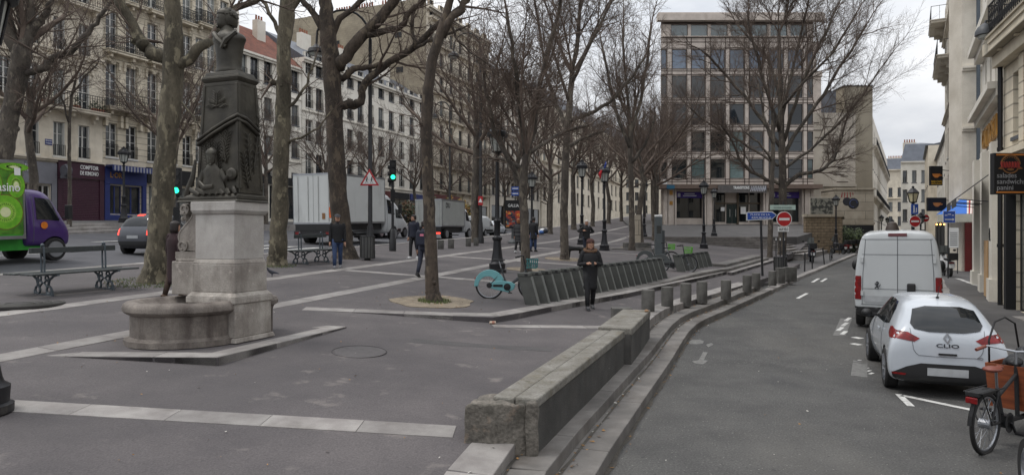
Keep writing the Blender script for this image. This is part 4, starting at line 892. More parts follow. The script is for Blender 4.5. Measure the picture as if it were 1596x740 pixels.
def px_tree(name, label, Y, trunk, limbs, seed, bk, cfg, top=None, base_sink=.15, fl=None):
    """a tree whose trunk and chief limbs follow the photograph; (u, v, radius in pixels, depth shift in m)"""
    rnd = random.Random(seed); s = Y / F * {11: .77, 12: .86, 13: .78, 14: .74, 18: .85, 19: .7, 20: .85}.get(seed, 1)
    def W(t): q = t[3] if len(t) > 3 else 0; return Vector((ux(t[0], Y + q), Y + q, vz(t[1], Y + q)))
    b = W(trunk[0]); root = thing(name, label, 'tree', b)
    tp = [W(t) - b for t in trunk]; tr = [t[2] * s for t in trunk]
    # denser, slightly lumpy trunk
    pts, rad = [], []
    for i in range(len(tp) - 1):
        for j in range(5):
            f = j / 5; jj = .04 * tr[i]; pts.append(tp[i].lerp(tp[i + 1], f) + Vector((rnd.gauss(0, jj), rnd.gauss(0, jj), 0))); rad.append((tr[i] + (tr[i + 1] - tr[i]) * f) * rnd.uniform(.96, 1.05))
    pts.append(tp[-1]); rad.append(tr[-1]); pts[0] = tp[0] - Vector((0, 0, base_sink)); rad[0] = tr[0] * 1.25; rad[1] *= 1.05
    m = MB(); m.tube(pts, rad, 14, cap=False)
    for _ in range(6): # knots and burrs
        i = rnd.randrange(3, len(pts) - 1); a = rnd.uniform(0, 6.28); m.ball(pts[i] + Vector((math.cos(a), math.sin(a), 0)) * rad[i] * .8, rad[i] * rnd.uniform(.2, .42), 7, 5)
    m.build('trunk', bk, root, smooth='all')
    c = MB(); c.cur = 0
    for lm in limbs:
        q = [W(t) - b for t in lm]; r_ = [t[2] * s for t in lm]; P_, R_ = [], []
        for i in range(len(q) - 1):
            for j in range(3): f = j / 3; P_.append(q[i].lerp(q[i + 1], f) + Vector((rnd.gauss(0, .02), rnd.gauss(0, .06), rnd.gauss(0, .02)))); R_.append((r_[i] + (r_[i + 1] - r_[i]) * f) * rnd.uniform(.94, 1.08))
        P_.append(q[-1]); R_.append(r_[-1]); c.tube(P_, R_, 9, cap=True)
        ln = sum((P_[i + 1] - P_[i]).length for i in range(len(P_) - 1)); c.cur = 1; side(c, P_, [x * .7 for x in R_], max(1.6, ln * .7), 0 if ln > 2 else 1, rnd, cfg, .3); c.cur = 0
    c.cur = 1
    for k_ in range(cfg.get('top', 5)):
        d = rot_off(Vector((0, 0, 1)), R(rnd.uniform(8, 45)), k_ * 2.4 + rnd.uniform(-.4, .4)); grow(c, tp[-1] - Vector((0, 0, tr[-1] * k_ * .5)), d, cfg.get('toplen', 3.5) * rnd.uniform(.7, 1.15), tr[-1] * .5, 0, rnd, cfg)
    c.build('crown', [bk, twig_m], root, smooth='all')
    return root
CF = dict(max=3, n=(7, 6, 5), trop=.06, wob=.12)
h_ = lambda u, v: hit(u, v, P).y
T2 = px_tree('plane_tree', 'thick mottled plane tree with a sawn-off limb, just left of the monument', h_(238, 440), [(238, 440, 27), (243, 415, 23), (251, 340, 21.5), (257, 260, 21), (264, 180, 20.5), (270, 110, 20), (271, 55, 17), (268, 0, 15), (264, -70, 12)],
   [[(266, 92, 13), (240, 84, 13), (224, 72, 12), (210, 48, 11), (196, 22, 10), (182, -12, 9), (165, -60, 7)], [(226, 74, 12), (216, 64, 11.5), (211, 60, 9)], [(276, 104, 12), (292, 92, 11), (315, 72, 10), (336, 54, 9, .5), (352, 30, 8, 1), (370, 12, 7, 1.2), (412, -4, 6, 1.5), (450, -40, 5, 2)], [(283, 160, 2), (300, 185, 1.6), (312, 200, 1.2)]], 11, bark_olive, CF)
T3 = px_tree('plane_tree', 'straight mossy plane tree right of the bronze bust, before the lorry', h_(431, 414), [(431, 414, 19), (433, 396, 16), (436, 300, 14.5), (440, 200, 14), (443, 120, 13), (442, 70, 12), (447, 22, 14), (449, -30, 11), (452, -90, 9)],
   [[(447, 175, 3), (462, 155, 2.6), (478, 130, 2.2), (492, 90, 1.6)], [(434, 130, 5), (424, 128, 5)], [(448, 20, 6), (470, -10, 5), (490, -50, 4)], [(440, 60, 4), (420, 20, 3.4), (400, -10, 3)], [(449, 222, 2.2), (470, 215, 2), (498, 200, 1.6), (520, 170, 1.2)]], 12, bark_olive, CF)
T4 = px_tree('plane_tree', 'broad plane tree with great crooked limbs behind the walking man', h_(537, 402), [(538, 403, 27), (534, 385, 21), (528, 310, 18), (523, 230, 17), (520, 160, 17), (515, 95, 17.5), (511, 45, 16), (507, 5, 13), (500, -60, 11)],
   [[(528, 108, 12), (545, 80, 12), (566, 54, 11.5), (590, 32, 10.5), (612, 4, 9.5), (640, -36, 8), (670, -90, 6)], [(572, 54, 7), (604, 50, 6.4), (626, 40, 6), (636, 22, 5), (664, -4, 4.6), (700, -30, 4)], [(528, 163, 9), (552, 164, 10), (562, 158, 8), (566, 136, 7.5), (580, 116, 7), (606, 98, 7), (645, 74, 6.5), (666, 52, 6), (688, 34, 5), (720, 10, 4)], [(646, 74, 4.5), (642, 45, 4), (642, 20, 3.6), (655, 0, 3)], [(527, 122, 6), (542, 118, 7), (550, 108, 6.5), (572, 104, 5), (600, 100, 4.4), (625, 85, 3)], [(508, 55, 8), (494, 28, 7), (474, 6, 6), (455, -20, 5)], [(516, 60, 7), (530, 30, 6), (560, 5, 5), (590, -20, 4)], [(646, 76, 3.6), (668, 66, 3.2), (690, 56, 2.8), (730, 40, 2)]], 13, bark_brown, CF)
T5 = px_tree('plane_tree', 'dark forked plane tree in a ring of sandy soil, left of the teal bicycle', h_(675, 470), [(677, 471, 19), (674, 455, 14.5), (671, 380, 13), (667, 290, 12.5), (664, 205, 12), (667, 140, 11.5), (674, 92, 11), (684, 60, 10.5), (693, 30, 9), (702, 0, 8), (708, -40, 7)],
   [[(687, 58, 8.5), (704, 28, 8), (722, 6, 7.5), (738, -22, 7), (760, -70, 5)], [(662, 200, 6), (658, 190, 6)], [(700, 30, 3), (712, 60, 2), (730, 80, 1.6), (760, 100, 1.2)]], 14, bark_brown, dict(CF, top=4))
T1y = 31.0
T1 = px_tree('plane_tree', 'pollarded plane tree with swollen knuckles at the left edge, behind the lorry', T1y, [(-4, 352, 15), (0, 300, 14), (6, 240, 13), (14, 190, 12.5), (24, 140, 13), (33, 95, 14), (36, 75, 13)],
   [[(30, 84, 11), (14, 50, 10.5), (6, 20, 10), (2, -20, 9), (-4, -60, 7)], [(38, 78, 9), (45, 50, 8), (46, 18, 6.5), (42, -10, 5), (38, -40, 4)], [(44, 58, 6), (58, 38, 5.5), (70, 22, 4.5), (80, 4, 3.6), (92, -20, 3)], [(28, 118, 5.5), (50, 112, 5.5), (74, 104, 5.5), (82, 92, 5), (104, 84, 4.6), (118, 74, 4.4), (132, 58, 4), (144, 42, 3.4), (160, 22, 3), (178, -6, 2.4)], [(36, 70, 4), (32, 40, 3), (26, 12, 2.4), (20, -20, 2)]], 15, bark_grey, dict(CF, top=3))
sap = px_tree('young_tree', 'thin young street tree in front of the plum roller shutter', 34.0, [(108, 350, 3.2), (109, 300, 2.8), (108, 240, 2.5), (108, 190, 2.3), (112, 150, 2), (118, 125, 1.7)], [[(108, 190, 1.6), (96, 150, 1.2), (86, 130, 1)], [(112, 150, 1.4), (130, 120, 1.1), (152, 100, 1)]], 16, bark_grey, dict(max=3, n=(5, 4, 3), top=3, toplen=2.2), base_sink=.1)
T6 = px_tree('plane_tree', 'slim plane tree with a spreading fan of limbs behind the teal bicycle', 21.5, [(820, 420, 8), (819, 400, 7), (817, 350, 6.6), (815, 300, 6.4), (817, 262, 6.4), (822, 235, 5.5)],
   [[(815, 285, 4), (800, 262, 3.8), (782, 230, 3.4), (766, 190, 3), (757, 140, 2.4), (752, 80, 2)], [(820, 250, 5), (832, 200, 4.5, .5), (838, 150, 4, .8), (850, 90, 3.4, 1), (872, 20, 3, 1), (885, -40, 2.5)], [(818, 245, 4.4), (815, 200, 4), (806, 150, 3.4, -.6), (800, 90, 2.8, -1), (790, 20, 2.4, -1.4)], [(822, 240, 3.6), (850, 222, 3, .6), (880, 205, 2.6, 1.2), (915, 196, 2.2, 1.4)], [(816, 262, 3.4), (790, 250, 2.8, .7), (762, 246, 2.3, 1)]], 17, bark_grey, dict(max=3, rmin=.006, n=(10, 8, 7), top=5, toplen=4))
T7 = px_tree('plane_tree', 'tall plane tree in a sandy ring behind the woman in the black coat', h_(880, 405), [(880, 406, 9.5), (880, 395, 8), (879, 330, 7.2), (881, 260, 6.8), (884, 205, 6.4), (888, 160, 5.6), (892, 110, 5)],
   [[(886, 190, 4), (915, 178, 3.8), (950, 160, 3.2), (985, 120, 2.6), (1005, 90, 2)], [(884, 200, 4), (868, 165, 3.6, .5), (850, 110, 3, .8), (842, 50, 2.6, 1), (830, -20, 2)], [(892, 112, 4), (900, 60, 3.4), (905, 0, 3), (912, -60, 2.4)], [(890, 130, 3.4), (915, 80, 3, -.8), (940, 30, 2.6, -1.2), (965, -20, 2)], [(882, 230, 3.4), (905, 218, 3, .8), (940, 205, 2.5, 1)], [(888, 160, 3), (870, 110, 2.6, -1), (858, 60, 2.2, -1.4)]], 18, bark_grey, dict(max=3, rmin=.006, n=(10, 8, 7), top=5, toplen=4.5))
TRy = 43.5
TR = px_tree('plane_tree', 'wide-crowned plane tree standing before the office block', TRy, [(1218, 401, 10.5), (1219, 390, 9), (1220, 340, 8.5), (1220, 290, 8.5), (1219, 240, 7.6), (1218, 200, 6.4), (1216, 150, 5.4), (1215, 100, 4.4), (1214, 50, 3.4)],
   [[(1222, 290, 5), (1245, 272, 4.6), (1280, 266, 4), (1298, 250, 3.4), (1308, 225, 2.8), (1318, 190, 2.2)], [(1216, 286, 4.4), (1196, 280, 4), (1170, 268, 3.6), (1152, 246, 3), (1140, 215, 2.4), (1120, 190, 2)], [(1222, 240, 4.6), (1245, 200, 4.2), (1275, 160, 3.8, 1), (1300, 120, 3.2, 1.5), (1325, 80, 2.8, 2), (1350, 40, 2.2, 2)], [(1222, 220, 4.2), (1240, 160, 3.8, -1), (1262, 100, 3.2, -1.6), (1290, 45, 2.6, -2), (1310, 0, 2)], [(1216, 230, 4.2), (1190, 190, 3.8, .8), (1160, 150, 3.4, 1.4), (1125, 110, 2.8, 2), (1095, 80, 2.2)], [(1216, 205, 4), (1198, 150, 3.5, -1), (1180, 90, 3, -1.6), (1165, 30, 2.4, -2)], [(1218, 190, 3.8), (1232, 120, 3.2, .6), (1250, 50, 2.8, 1), (1262, -10, 2)], [(1214, 150, 3.4), (1196, 90, 3, 1.5), (1150, 40, 2.4, 2)], [(1224, 262, 3.6), (1258, 236, 3.2, 1.6), (1300, 200, 2.8, 2.4), (1345, 150, 2.2, 3), (1370, 110, 1.8, 3)], [(1214, 258, 3.4), (1180, 236, 3, 1.5), (1140, 212, 2.6, 2.2), (1100, 190, 2.2, 3), (1072, 165, 1.8, 3)], [(1218, 170, 3.2), (1255, 125, 2.8, -2), (1300, 80, 2.4, -3), (1335, 20, 2, -3)]], 19, bark_grey, dict(max=3, n=(15, 13, 10), rmin=.0042, trop=.06, wob=.12, top=6, toplen=4.2, lr=(.36, .58), ang=(22, 48)))
TR2 = px_tree('plane_tree', 'slender plane tree standing just left of the wide-crowned one', 40.0, [(1199, 408, 5.5), (1200, 395, 4.8), (1201, 340, 4.6), (1203, 280, 4.2), (1205, 220, 3.6), (1204, 170, 2.8)], [[(1204, 225, 2.4), (1190, 180, 2), (1182, 130, 1.6)], [(1205, 205, 2.4), (1220, 160, 2), (1228, 110, 1.5)], [(1203, 250, 2), (1182, 222, 1.8), (1160, 205, 1.4)]], 20, bark_grey, dict(max=3, n=(7, 6, 5), top=5, toplen=3.5))
T8 = px_tree('plane_tree', 'slim plane tree rising beside the white stele', 36.5, [(985, 386, 5), (985, 370, 4.4), (984, 300, 4.2), (982, 240, 4), (984, 190, 3.4)], [[(983, 235, 3), (965, 190, 2.6), (950, 130, 2.2), (938, 70, 1.8)], [(983, 210, 3), (998, 160, 2.6), (1008, 100, 2.2), (1015, 40, 1.8)], [(984, 255, 2.6), (1006, 225, 2.2), (1022, 180, 1.8)], [(983, 200, 2.6), (975, 120, 2.2, 1), (972, 40, 1.8, 1.5)]], 21, bark_grey, dict(max=3, rmin=.006, n=(9, 8, 7), top=5, toplen=3.6))
# the avenue: four grown trees, copied with a turn and a scale of their own
def avenue_tree(seed, label, h=5.0, rad=.26):
    rnd = random.Random(seed); root = thing('plane_tree', label, 'tree', group='trees of the avenue'); pts = [Vector((0, 0, -.2)), Vector((0, 0, .25)), Vector((rnd.uniform(-.1, .1), rnd.uniform(-.1, .1), h * .5)), Vector((rnd.uniform(-.25, .25), rnd.uniform(-.2, .2), h)), Vector((rnd.uniform(-.4, .4), rnd.uniform(-.3, .3), h + 2.5))]
    m = MB(); m.tube(pts, [rad * 1.4, rad, rad * .88, rad * .75, rad * .5], 9, cap=False); m.build('trunk', bark_grey, root, smooth='all')
    c = MB(); cfg = dict(max=3, n=(8, 7, 7), rmin=.0055, trop=.07, wob=.13, ang=(24, 54))
    for i in range(8):
        t = i / 8; p = pts[3].lerp(pts[4], t); d = rot_off(Vector((0, 0, 1)), R(58 - 36 * t + rnd.uniform(-8, 8)), i * 2.4 + rnd.uniform(-.4, .4)); grow(c, p, d, rnd.uniform(4.6, 6.4) * (1 - .15 * t), rad * (.5 - .15 * t), 0, rnd, cfg)
    c.build('crown', twig_m, root, smooth='all'); return root
av = []
rnd = random.Random(77)
spots = [(-15.4, y) for y in (40, 47.5, 55, 62.5, 70, 78, 86, 95, 105)] + [(-7.0, y) for y in (46, 53, 60, 67, 75, 84, 94)] + [] + [(-33.4, y) for y in (33, 41, 49, 56, 63, 71, 79, 88, 97, 107, 118)] + [(-11, y) for y in (82, 92, 104, 116)]
names = {-15.4: 'along the boulevard kerb', -7.0: 'in the middle row of the walk', -1.8: 'in the row nearest the office block', -33.4: 'on the far pavement by the houses', -11: 'where the walk narrows in the distance'}
protos = [avenue_tree(s_, 'x') for s_ in (1, 2, 3, 4)]
cnt = {}
for i, (w, y) in enumerate(spots):
    x, _ = wline(min(w, -.139 * y / 1.06) if w == -7.0 else w, y); cnt[w] = cnt.get(w, 0) + 1; o = protos[i % 4]
    lab = f'{ORD[cnt[w] - 1]} bare plane tree {names[w]}, counted from the near end'
    z = FS(x, y) if w < -30 else P(x, y); sc_ = rnd.uniform(.85, 1.12) * (.8 if w < -30 else 1)
    if i < 4: r_ = o; r_['label'] = lab; r_.location = (x, y, z); r_.rotation_euler = (0, 0, rnd.uniform(0, 6.28)); r_.scale = (sc_,) * 3
    else: r_ = dup(o, (x, y, z), rnd.uniform(0, 6.28), lab, sc_)
# soil rings
for (u, v, r_) in ((676, 470, 1.0), (881, 404, 1.0), (820, 420, .8), (985, 386, .8)):
    q = hit(u, v, P); m = MB(); rr = random.Random(u); n = 18; ring = [(q.x + r_ * rr.uniform(.85, 1.08) * math.cos(i * 2 * math.pi / n), q.y + r_ * rr.uniform(.85, 1.08) * math.sin(i * 2 * math.pi / n)) for i in range(n)]
    m.prism(ring, lambda x, y: P(x, y) - .1, lambda x, y: P(x, y) + .016); o = m.build('soil', dirt_m); struct(o)
grass_m = M('grass_blades', rgb(72, 92, 48), .8, col2=rgb(96, 100, 58), scale=4, island=.3)
def tuft(cx_, cy_, r_, n, zf, seed, h=.09):
    rr = random.Random(seed); m = MB()
    for _ in range(n):
        a = rr.uniform(0, 6.28); q = r_ * math.sqrt(rr.random()); x, y = cx_ + q * math.cos(a), cy_ + q * math.sin(a); z = zf(x, y) + .012; b = rr.uniform(0, 6.28); w = .008; hh = h * rr.uniform(.4, 1.2); dx, dy = math.cos(b), math.sin(b)
        m.add([(x - dx * w, y - dy * w, z), (x + dx * w, y + dy * w, z), (x + rr.uniform(-.03, .03), y + rr.uniform(-.03, .03), z + hh)], [(0, 1, 2)])
    return m
q = hit(676, 468, P); stuff(tuft(q.x + .05, q.y - .25, .4, 500, P, 1).build('grass', grass_m), 'tufts of green grass at the foot of the dark forked plane tree', 'grass')
q = hit(238, 440, P); stuff(tuft(q.x, q.y - .2, 1.0, 900, P, 2, .07).build('grass', grass_m), 'thin grass around the thick mottled plane tree by the monument', 'grass')
q = hit(432, 414, P); stuff(tuft(q.x, q.y - .2, .7, 400, P, 3, .07).build('grass', grass_m), 'thin grass around the straight mossy plane tree', 'grass')
# ------------------------------------------------------------ shared figure helpers
def catmull(rows, n):
    out = []; m = len(rows)
    for i in range(m - 1):
        p0, p1, p2, p3 = rows[max(i - 1, 0)], rows[i], rows[i + 1], rows[min(i + 2, m - 1)]
        for j in range(n):
            t = j / n; out.append([.5 * ((2 * b) + (-a + c) * t + (2 * a - 5 * b + 4 * c - d) * t * t + (-a + 3 * b - 3 * c + d) * t ** 3) for a, b, c, d in zip(p0, p1, p2, p3)])
    out.append(list(rows[-1])); return out
def loft(mb, rings, n=12):
    """rings: (cx, cy, z, rx, ry) stacked ellipses"""
    vs = []; m = len(rings)
    for cx, cy, z, rx, ry in rings:
        for j in range(n): t = 2 * math.pi * j / n; vs.append((cx + rx * math.cos(t), cy + ry * math.sin(t), z))
    fs = [tuple(range(n - 1, -1, -1)), tuple(range((m - 1) * n, m * n))]
    for i in range(m - 1):
        for j in range(n): q = (j + 1) % n; fs.append((i * n + j, i * n + q, (i + 1) * n + q, (i + 1) * n + j))
    mb.add(vs, fs)
def head(mb, c, s, yaw=0.0, pitch=0.0):
    """a head with brow, nose, mouth, chin and ears; faces -Y at yaw 0; s = head height"""
    old = mb.M; mb.M = (old or Matrix()) @ Matrix.Translation(c) @ Matrix.Rotation(yaw, 4, 'Z') @ Matrix.Rotation(pitch, 4, 'X') @ Matrix.Scale(s, 4)
    loft(mb, catmull([(0, .03, -.5, .2, .2), (0, .0, -.42, .24, .28), (0, -.03, -.32, .29, .35), (0, -.01, -.15, .325, .385), (0, .01, .02, .345, .41), (0, .03, .18, .35, .42), (0, .04, .34, .3, .37), (0, .05, .45, .18, .24), (0, .05, .5, .02, .03)], 2), 16)
    mb.add([(-.045, -.37, .08), (.045, -.37, .08), (.07, -.385, -.1), (-.07, -.385, -.1), (0, -.5, -.085), (0, -.40, .09)], [(0, 3, 4, 5), (1, 5, 4, 2), (3, 2, 4)])
    for sx in (-1, 1): mb.ball((sx * .345, .04, -.02), (.04, .08, .11), 7, 5); mb.ball((sx * .14, -.355, .04), (.055, .04, .03), 6, 4)
    mb.ball((0, -.365, -.225), (.1, .035, .025), 8, 4); mb.ball((0, -.34, -.40), (.1, .07, .07), 8, 4); mb.M = old
def hairs(mb, c, s, yaw=0.0, pitch=0.0, long=0.0, vol=1.08, seed=1):
    old = mb.M; mb.M = (old or Matrix()) @ Matrix.Translation(c) @ Matrix.Rotation(yaw, 4, 'Z') @ Matrix.Rotation(pitch, 4, 'X') @ Matrix.Scale(s, 4); rr = random.Random(seed)
    n = 16; rows = [(.20, .36, .44), (.30, .36, .43), (.40, .29, .37), (.48, .18, .24), (.54, .03, .04)]; vs = []
    low = -.28 - long
    def ring(z, rx, ry, cy, front): 
        r_ = []
        for j in range(n):
            t = 2 * math.pi * j / n; x, y = rx * vol * math.cos(t), ry * vol * math.sin(t)
            if front and y < -.1: y = -.1 - (abs(y) - .1) * .15
            r_.append((x + rr.uniform(-.012, .012), y + cy + rr.uniform(-.012, .012), z + rr.uniform(-.015, .015)))
        return r_
    rg = [ring(low, .30 + long * .1, .36, .1, True), ring(low * .5, .36 + long * .08, .42, .07, True), ring(.06, .37, .43, .05, True)] + [ring(z, rx, ry, .04, False) for z, rx, ry in rows]
    for r_ in rg: vs += r_
    fs = [tuple(range(n - 1, -1, -1)), tuple(range((len(rg) - 1) * n, len(rg) * n))]
    for i in range(len(rg) - 1):
        for j in range(n): q = (j + 1) % n; fs.append((i * n + j, i * n + q, (i + 1) * n + q, (i + 1) * n + j))
    mb.add(vs, fs); mb.M = old
# ------------------------------------------------------------ the monument
bronze = M('dark_bronze', rgb(70, 66, 57), .55, col2=rgb(46, 43, 37), scale=3.5, metal=.35, bump=.3, bscale=14, fine=.15); overlay(bronze, 'noise', rgb(90, 88, 76), .45, 2.2, (.56, .72), stretch=(1.5, 1.5, .3), detail=7)
monst = M('weathered_limestone', rgb(166, 160, 152), .85, col2=rgb(130, 123, 116), scale=2.2, fine=.12, bscale=45, bump=.35)
overlay(monst, 'noise', rgb(72, 62, 54), .75, 1.6, (.5, .74), stretch=(1.4, 1.4, .45), detail=8); overlay(monst, 'noise', rgb(206, 196, 186), .35, 6, (.6, .7))
basin_m = M('stained_limestone', rgb(130, 122, 114), .85, col2=rgb(90, 83, 78), scale=2.5, fine=.14, bscale=45, bump=.4); overlay(basin_m, 'noise', rgb(58, 48, 44), .8, 2.0, (.48, .72), stretch=(1.8, 1.8, .3), detail=8)
marble = M('pale_dado_stone', rgb(178, 174, 168), .7, col2=rgb(150, 145, 140), scale=1.5, fine=.08, bscale=50, bump=.15); overlay(marble, 'noise', rgb(100, 92, 84), .5, 2.4, (.56, .74), stretch=(1.4, 1.4, .4), detail=8)
a_, b_ = hit(340, 570, L), hit(540, 511, L)
pz = .865
plat = [(a_.x, a_.y), (b_.x, b_.y), (b_.x - 3.2, b_.y + 1.1), (a_.x - 3.4, a_.y + .12)]
platform = thing('monument_platform', 'low kerbed stone platform under the fountain monument', 'platform', (a_.x - .5, a_.y + .8, pz))
m = MB(); o_ = Vector((a_.x - .5, a_.y + .8)); m.prism([(x - o_.x, y - o_.y) for x, y in plat], -.6, -.012); m.build('paving', asph, platform)
m = MB()
m.M = Matrix.Translation((-o_.x, -o_.y, 0))
for ln in ([plat[3], plat[0]], [plat[0], plat[1]], [plat[1], plat[2]]): stones(m, ln, .34, lambda x, y: .0, 1.25, .45)
m.M = None; m.build('kerb', granite, platform, bevel=.012)
mon = thing('monument', 'fountain monument with a bronze bust on a tapering bronze pedestal over a round stone basin', 'monument', (-4.585, 10.86, pz), math.atan2(-.3337, .9427))
def blk(m, hx, hy, z0, z1, x0=None): m.box(-hx if x0 is None else x0, hx, -hy, hy, z0, z1)
def frust(m, hx0, hy0, z0, hx1, hy1, z1, ox0=0, ox1=0): m.add([(-hx0 + ox0, -hy0, z0), (hx0, -hy0, z0), (hx0, hy0, z0), (-hx0 + ox0, hy0, z0), (-hx1 + ox1, -hy1, z1), (hx1, -hy1, z1), (hx1, hy1, z1), (-hx1 + ox1, hy1, z1)], [(3, 2, 1, 0), (4, 5, 6, 7), (0, 1, 5, 4), (1, 2, 6, 5), (2, 3, 7, 6), (3, 0, 4, 7)])
m = MB(); frust(m, .52, .46, 0, .5, .44, .07); blk(m, .47, .415, .071, .6); frust(m, .49, .435, .601, .49, .435, .70); frust(m, .49, .435, .701, .425, .375, .77); blk(m, .42, .37, .771, 1.22); frust(m, .42, .37, 1.221, .39, .345, 1.29)
m.prism([(-.40, -.20), (-.40, .25), (-1.02, .25), (-1.12, .16), (-1.12, -.10), (-1.02, -.20)], .70, 1.24); m.prism([(-.40, -.18), (-.40, .23), (-.96, .23), (-1.04, .14), (-1.04, -.08), (-.96, -.18)], 1.241, 1.29)
m.build('base', monst, mon, bevel=.012)
m = MB(); blk(m, .385, .34, 1.291, 2.0); m.build('dado', marble, mon, bevel=.008)
m = MB(); frust(m, .40, .355, 2.001, .44, .39, 2.05); blk(m, .44, .39, 2.051, 2.20); m.build('cap', marble, mon, bevel=.012)
# scroll bracket with a carved mask
prof = []
for i in range(25): t = i / 24; prof.append((-.40 - .36 - .14 * math.sin(t * math.pi * 2 - .3) - .05 * (1 - t), 1.42 + .78 * t))
m = MB(); m.box(-.98, -.39, -.17, .21, 1.291, 1.40); pp = [(-.385, 1.401)] + [(x, z) for x, z in prof] + [(-.385, 2.2)]
m.sheet(pp, (0, .17, 0), (1, 0, 0), (0, 0, 1), .30)
for y_ in (-.12, -.05, .03, .10): m.tube([(x - .015, y_, z) for x, z in prof], .022, 6)
for (x, z, r_) in ((-.84, 1.5, .10), (-.80, 2.1, .095)): m.cyl((x, -.16, z), (x, .2, z), r_, n=14); m.tube([(x + r_ * .6 * math.cos(q * .5), -.165, z + r_ * .6 * math.sin(q * .5)) for q in range(11)], .015, 5)
m.ball((-.88, .02, 2.0), (.08, .1, .11), 10, 8); [m.ball((-.93 + .02 * math.sin(q), .02 + .1 * math.cos(q), 2.02 + .1 * math.sin(q)), .035, 6, 5) for q in range(7)]
m.build('scroll_bracket', monst, mon, smooth=True)
# round basin
m = MB(); bc = (-.47, -.40, 0)
m.lathe([(.90, 0), (.90, .085), (.845, .09), (.825, .12), (.815, .125), (.815, .455), (.84, .46), (.885, .485), (.92, .52), (.925, .57), (.905, .62), (.86, .65), (.78, .655), (.70, .64), (.66, .60), (.56, .56), (.01, .54)], 44, bc); bs = m.build('basin', basin_m, mon, smooth=True)
m = MB(); m.lathe([(.48, .0), (.48, .42), (.5, .48), (.56, .52), (.57, .58), (.54, .63), (.5, .64), (.01, .6)], 30, (-.12, .42, 0)); m.build('basin', basin_m, mon, smooth=True)
# bronze pedestal
m = MB(); frust(m, .47, .37, 2.201, .45, .35, 2.235, -.30, -.28); m.box(-.74, .445, -.35, .35, 2.236, 2.275); frust(m, .44, .34, 2.276, .42, .30, 2.33, -.22, -.12)
frust(m, .43, .275, 2.331, .345, .215, 4.12); frust(m, .345, .215, 4.121, .375, .24, 4.17); frust(m, .375, .24, 4.171, .36, .23, 4.22); frust(m, .34, .21, 4.221, .31, .19, 4.29)
def fw(z): t = (z - 2.33) / 1.79; return .43 - .085 * t, .275 - .06 * t
for sx in (-1, 1):  # raised borders of the two faces in view
    m.bar((sx * (fw(2.4)[0] - .03), -fw(2.4)[1] - .004, 2.4), (sx * (fw(4.08)[0] - .03), -fw(4.08)[1] - .004, 4.08), .05, .02); m.bar((fw(2.4)[0] + .004, sx * (fw(2.4)[1] - .03), 2.4), (fw(4.08)[0] + .004, sx * (fw(4.08)[1] - .03), 4.08), .02, .05)
m.box(-.31, .31, -.22, -.2, 4.05, 4.1); m.box(.33, .35, -.18, .18, 4.05, 4.1)
ped = m.build('bronze_pedestal', bronze, mon, bevel=.01)
m = MB()
for k_, off in enumerate((0, .07)):  # ribbon slung across the front and round the corner
    pts = [(-.40, -fw(3.1)[1] - .03, 3.12 + off), (-.1, -fw(3.25)[1] - .04, 3.28 + off), (.2, -fw(3.4)[1] - .035, 3.42 + off), (.37, -fw(3.5)[1] - .01, 3.5 + off), (.40, -.1, 3.46 + off), (.40, .2, 3.3 + off)]; m.tube(pts, .03, 7)
m.build('ribbon', bronze, ped, smooth='all')
m = MB(); rr = random.Random(4)
def palm(x, y, z, dx, dz, ln, fx, nl=9):
    pts = [(x + dx * t * ln, y, z + dz * t * ln) for t in [i / 6 for i in range(7)]]
    pt = [Vector((p[0], -fw(p[2])[1] - .02, p[2])) if not fx else Vector((fw(p[2])[0] + .02, p[1] + dx * (i / 6) * ln, p[2])) for i, p in enumerate(pts)]; m.tube(pt, [.014 - .0015 * i for i in range(7)], 5)
    for i in range(nl):
        t = (i + .6) / nl * 5.9; j = int(t); q = pt[j].lerp(pt[j + 1], t - j); d = (pt[j + 1] - pt[j]).normalized(); 
        for s_ in (-1, 1):
            sd_ = Vector((d.z * s_, 0, -d.x * s_)) if not fx else Vector((0, d.z * s_, -d.y * s_)); e = q + d * .09 + sd_ * .085; m.tube([q, (q + e) / 2 + d * .015, e], [.005, .009, .002], 5)
for i in range(5): palm(-.15 + i * .08, 0, 2.75 + rr.uniform(-.1, .1), rr.uniform(-.35, .35), .95, .48, False)
palm(-.05, 0, 3.72, 0, .9, .22, False, 5); palm(-.05, 0, 3.72, .8, .3, .16, False, 4); palm(-.05, 0, 3.72, -.8, .3, .16, False, 4)
for i in range(3): palm(0, -.09 + i * .07 + rr.uniform(-.02, .02), 2.42 + i * .12, .16 * (i - 1) + rr.uniform(-.05, .05), .98, .55 + .2 * i, True, 8)
m.build('palm_fronds', bronze, ped, smooth='all')
m = MB(); m.M = Matrix.Translation((0, -.19, 0)) @ Matrix.Diagonal((.92, .42, .95, 1)) @ Matrix.Translation((0, 0, .13)); fy_ = -.26
head(m, (-.10, fy_ - .04, 2.93), .26, .15, .2); hairs(m, (-.10, fy_ - .03, 2.94), .28, .15, .2, .3, 1.1, 5)
loft(m, [(-.08, fy_ + .02, 2.32, .30, .14), (-.08, fy_, 2.45, .25, .13), (-.09, fy_ + .01, 2.6, .2, .1), (-.10, fy_ - .01, 2.7, .2, .1), (-.10, fy_, 2.78, .12, .08), (-.10, fy_, 2.84, .06, .06)], 14)
m.tube([(-.28, fy_, 2.7), (-.36, fy_ - .05, 2.52), (-.22, fy_ - .13, 2.42), (-.02, fy_ - .14, 2.44)], [.055, .05, .045, .035], 8); m.tube([(.08, fy_, 2.70), (.2, fy_ - .05, 2.55), (.30, fy_ - .08, 2.62)], [.055, .048, .04], 8)
m.ball((.33, fy_ - .03, 2.64), (.11, .07, .1), 12, 8); m.cyl((.33, fy_ - .1, 2.64), (.33, fy_ + .05, 2.64), .055, n=12)
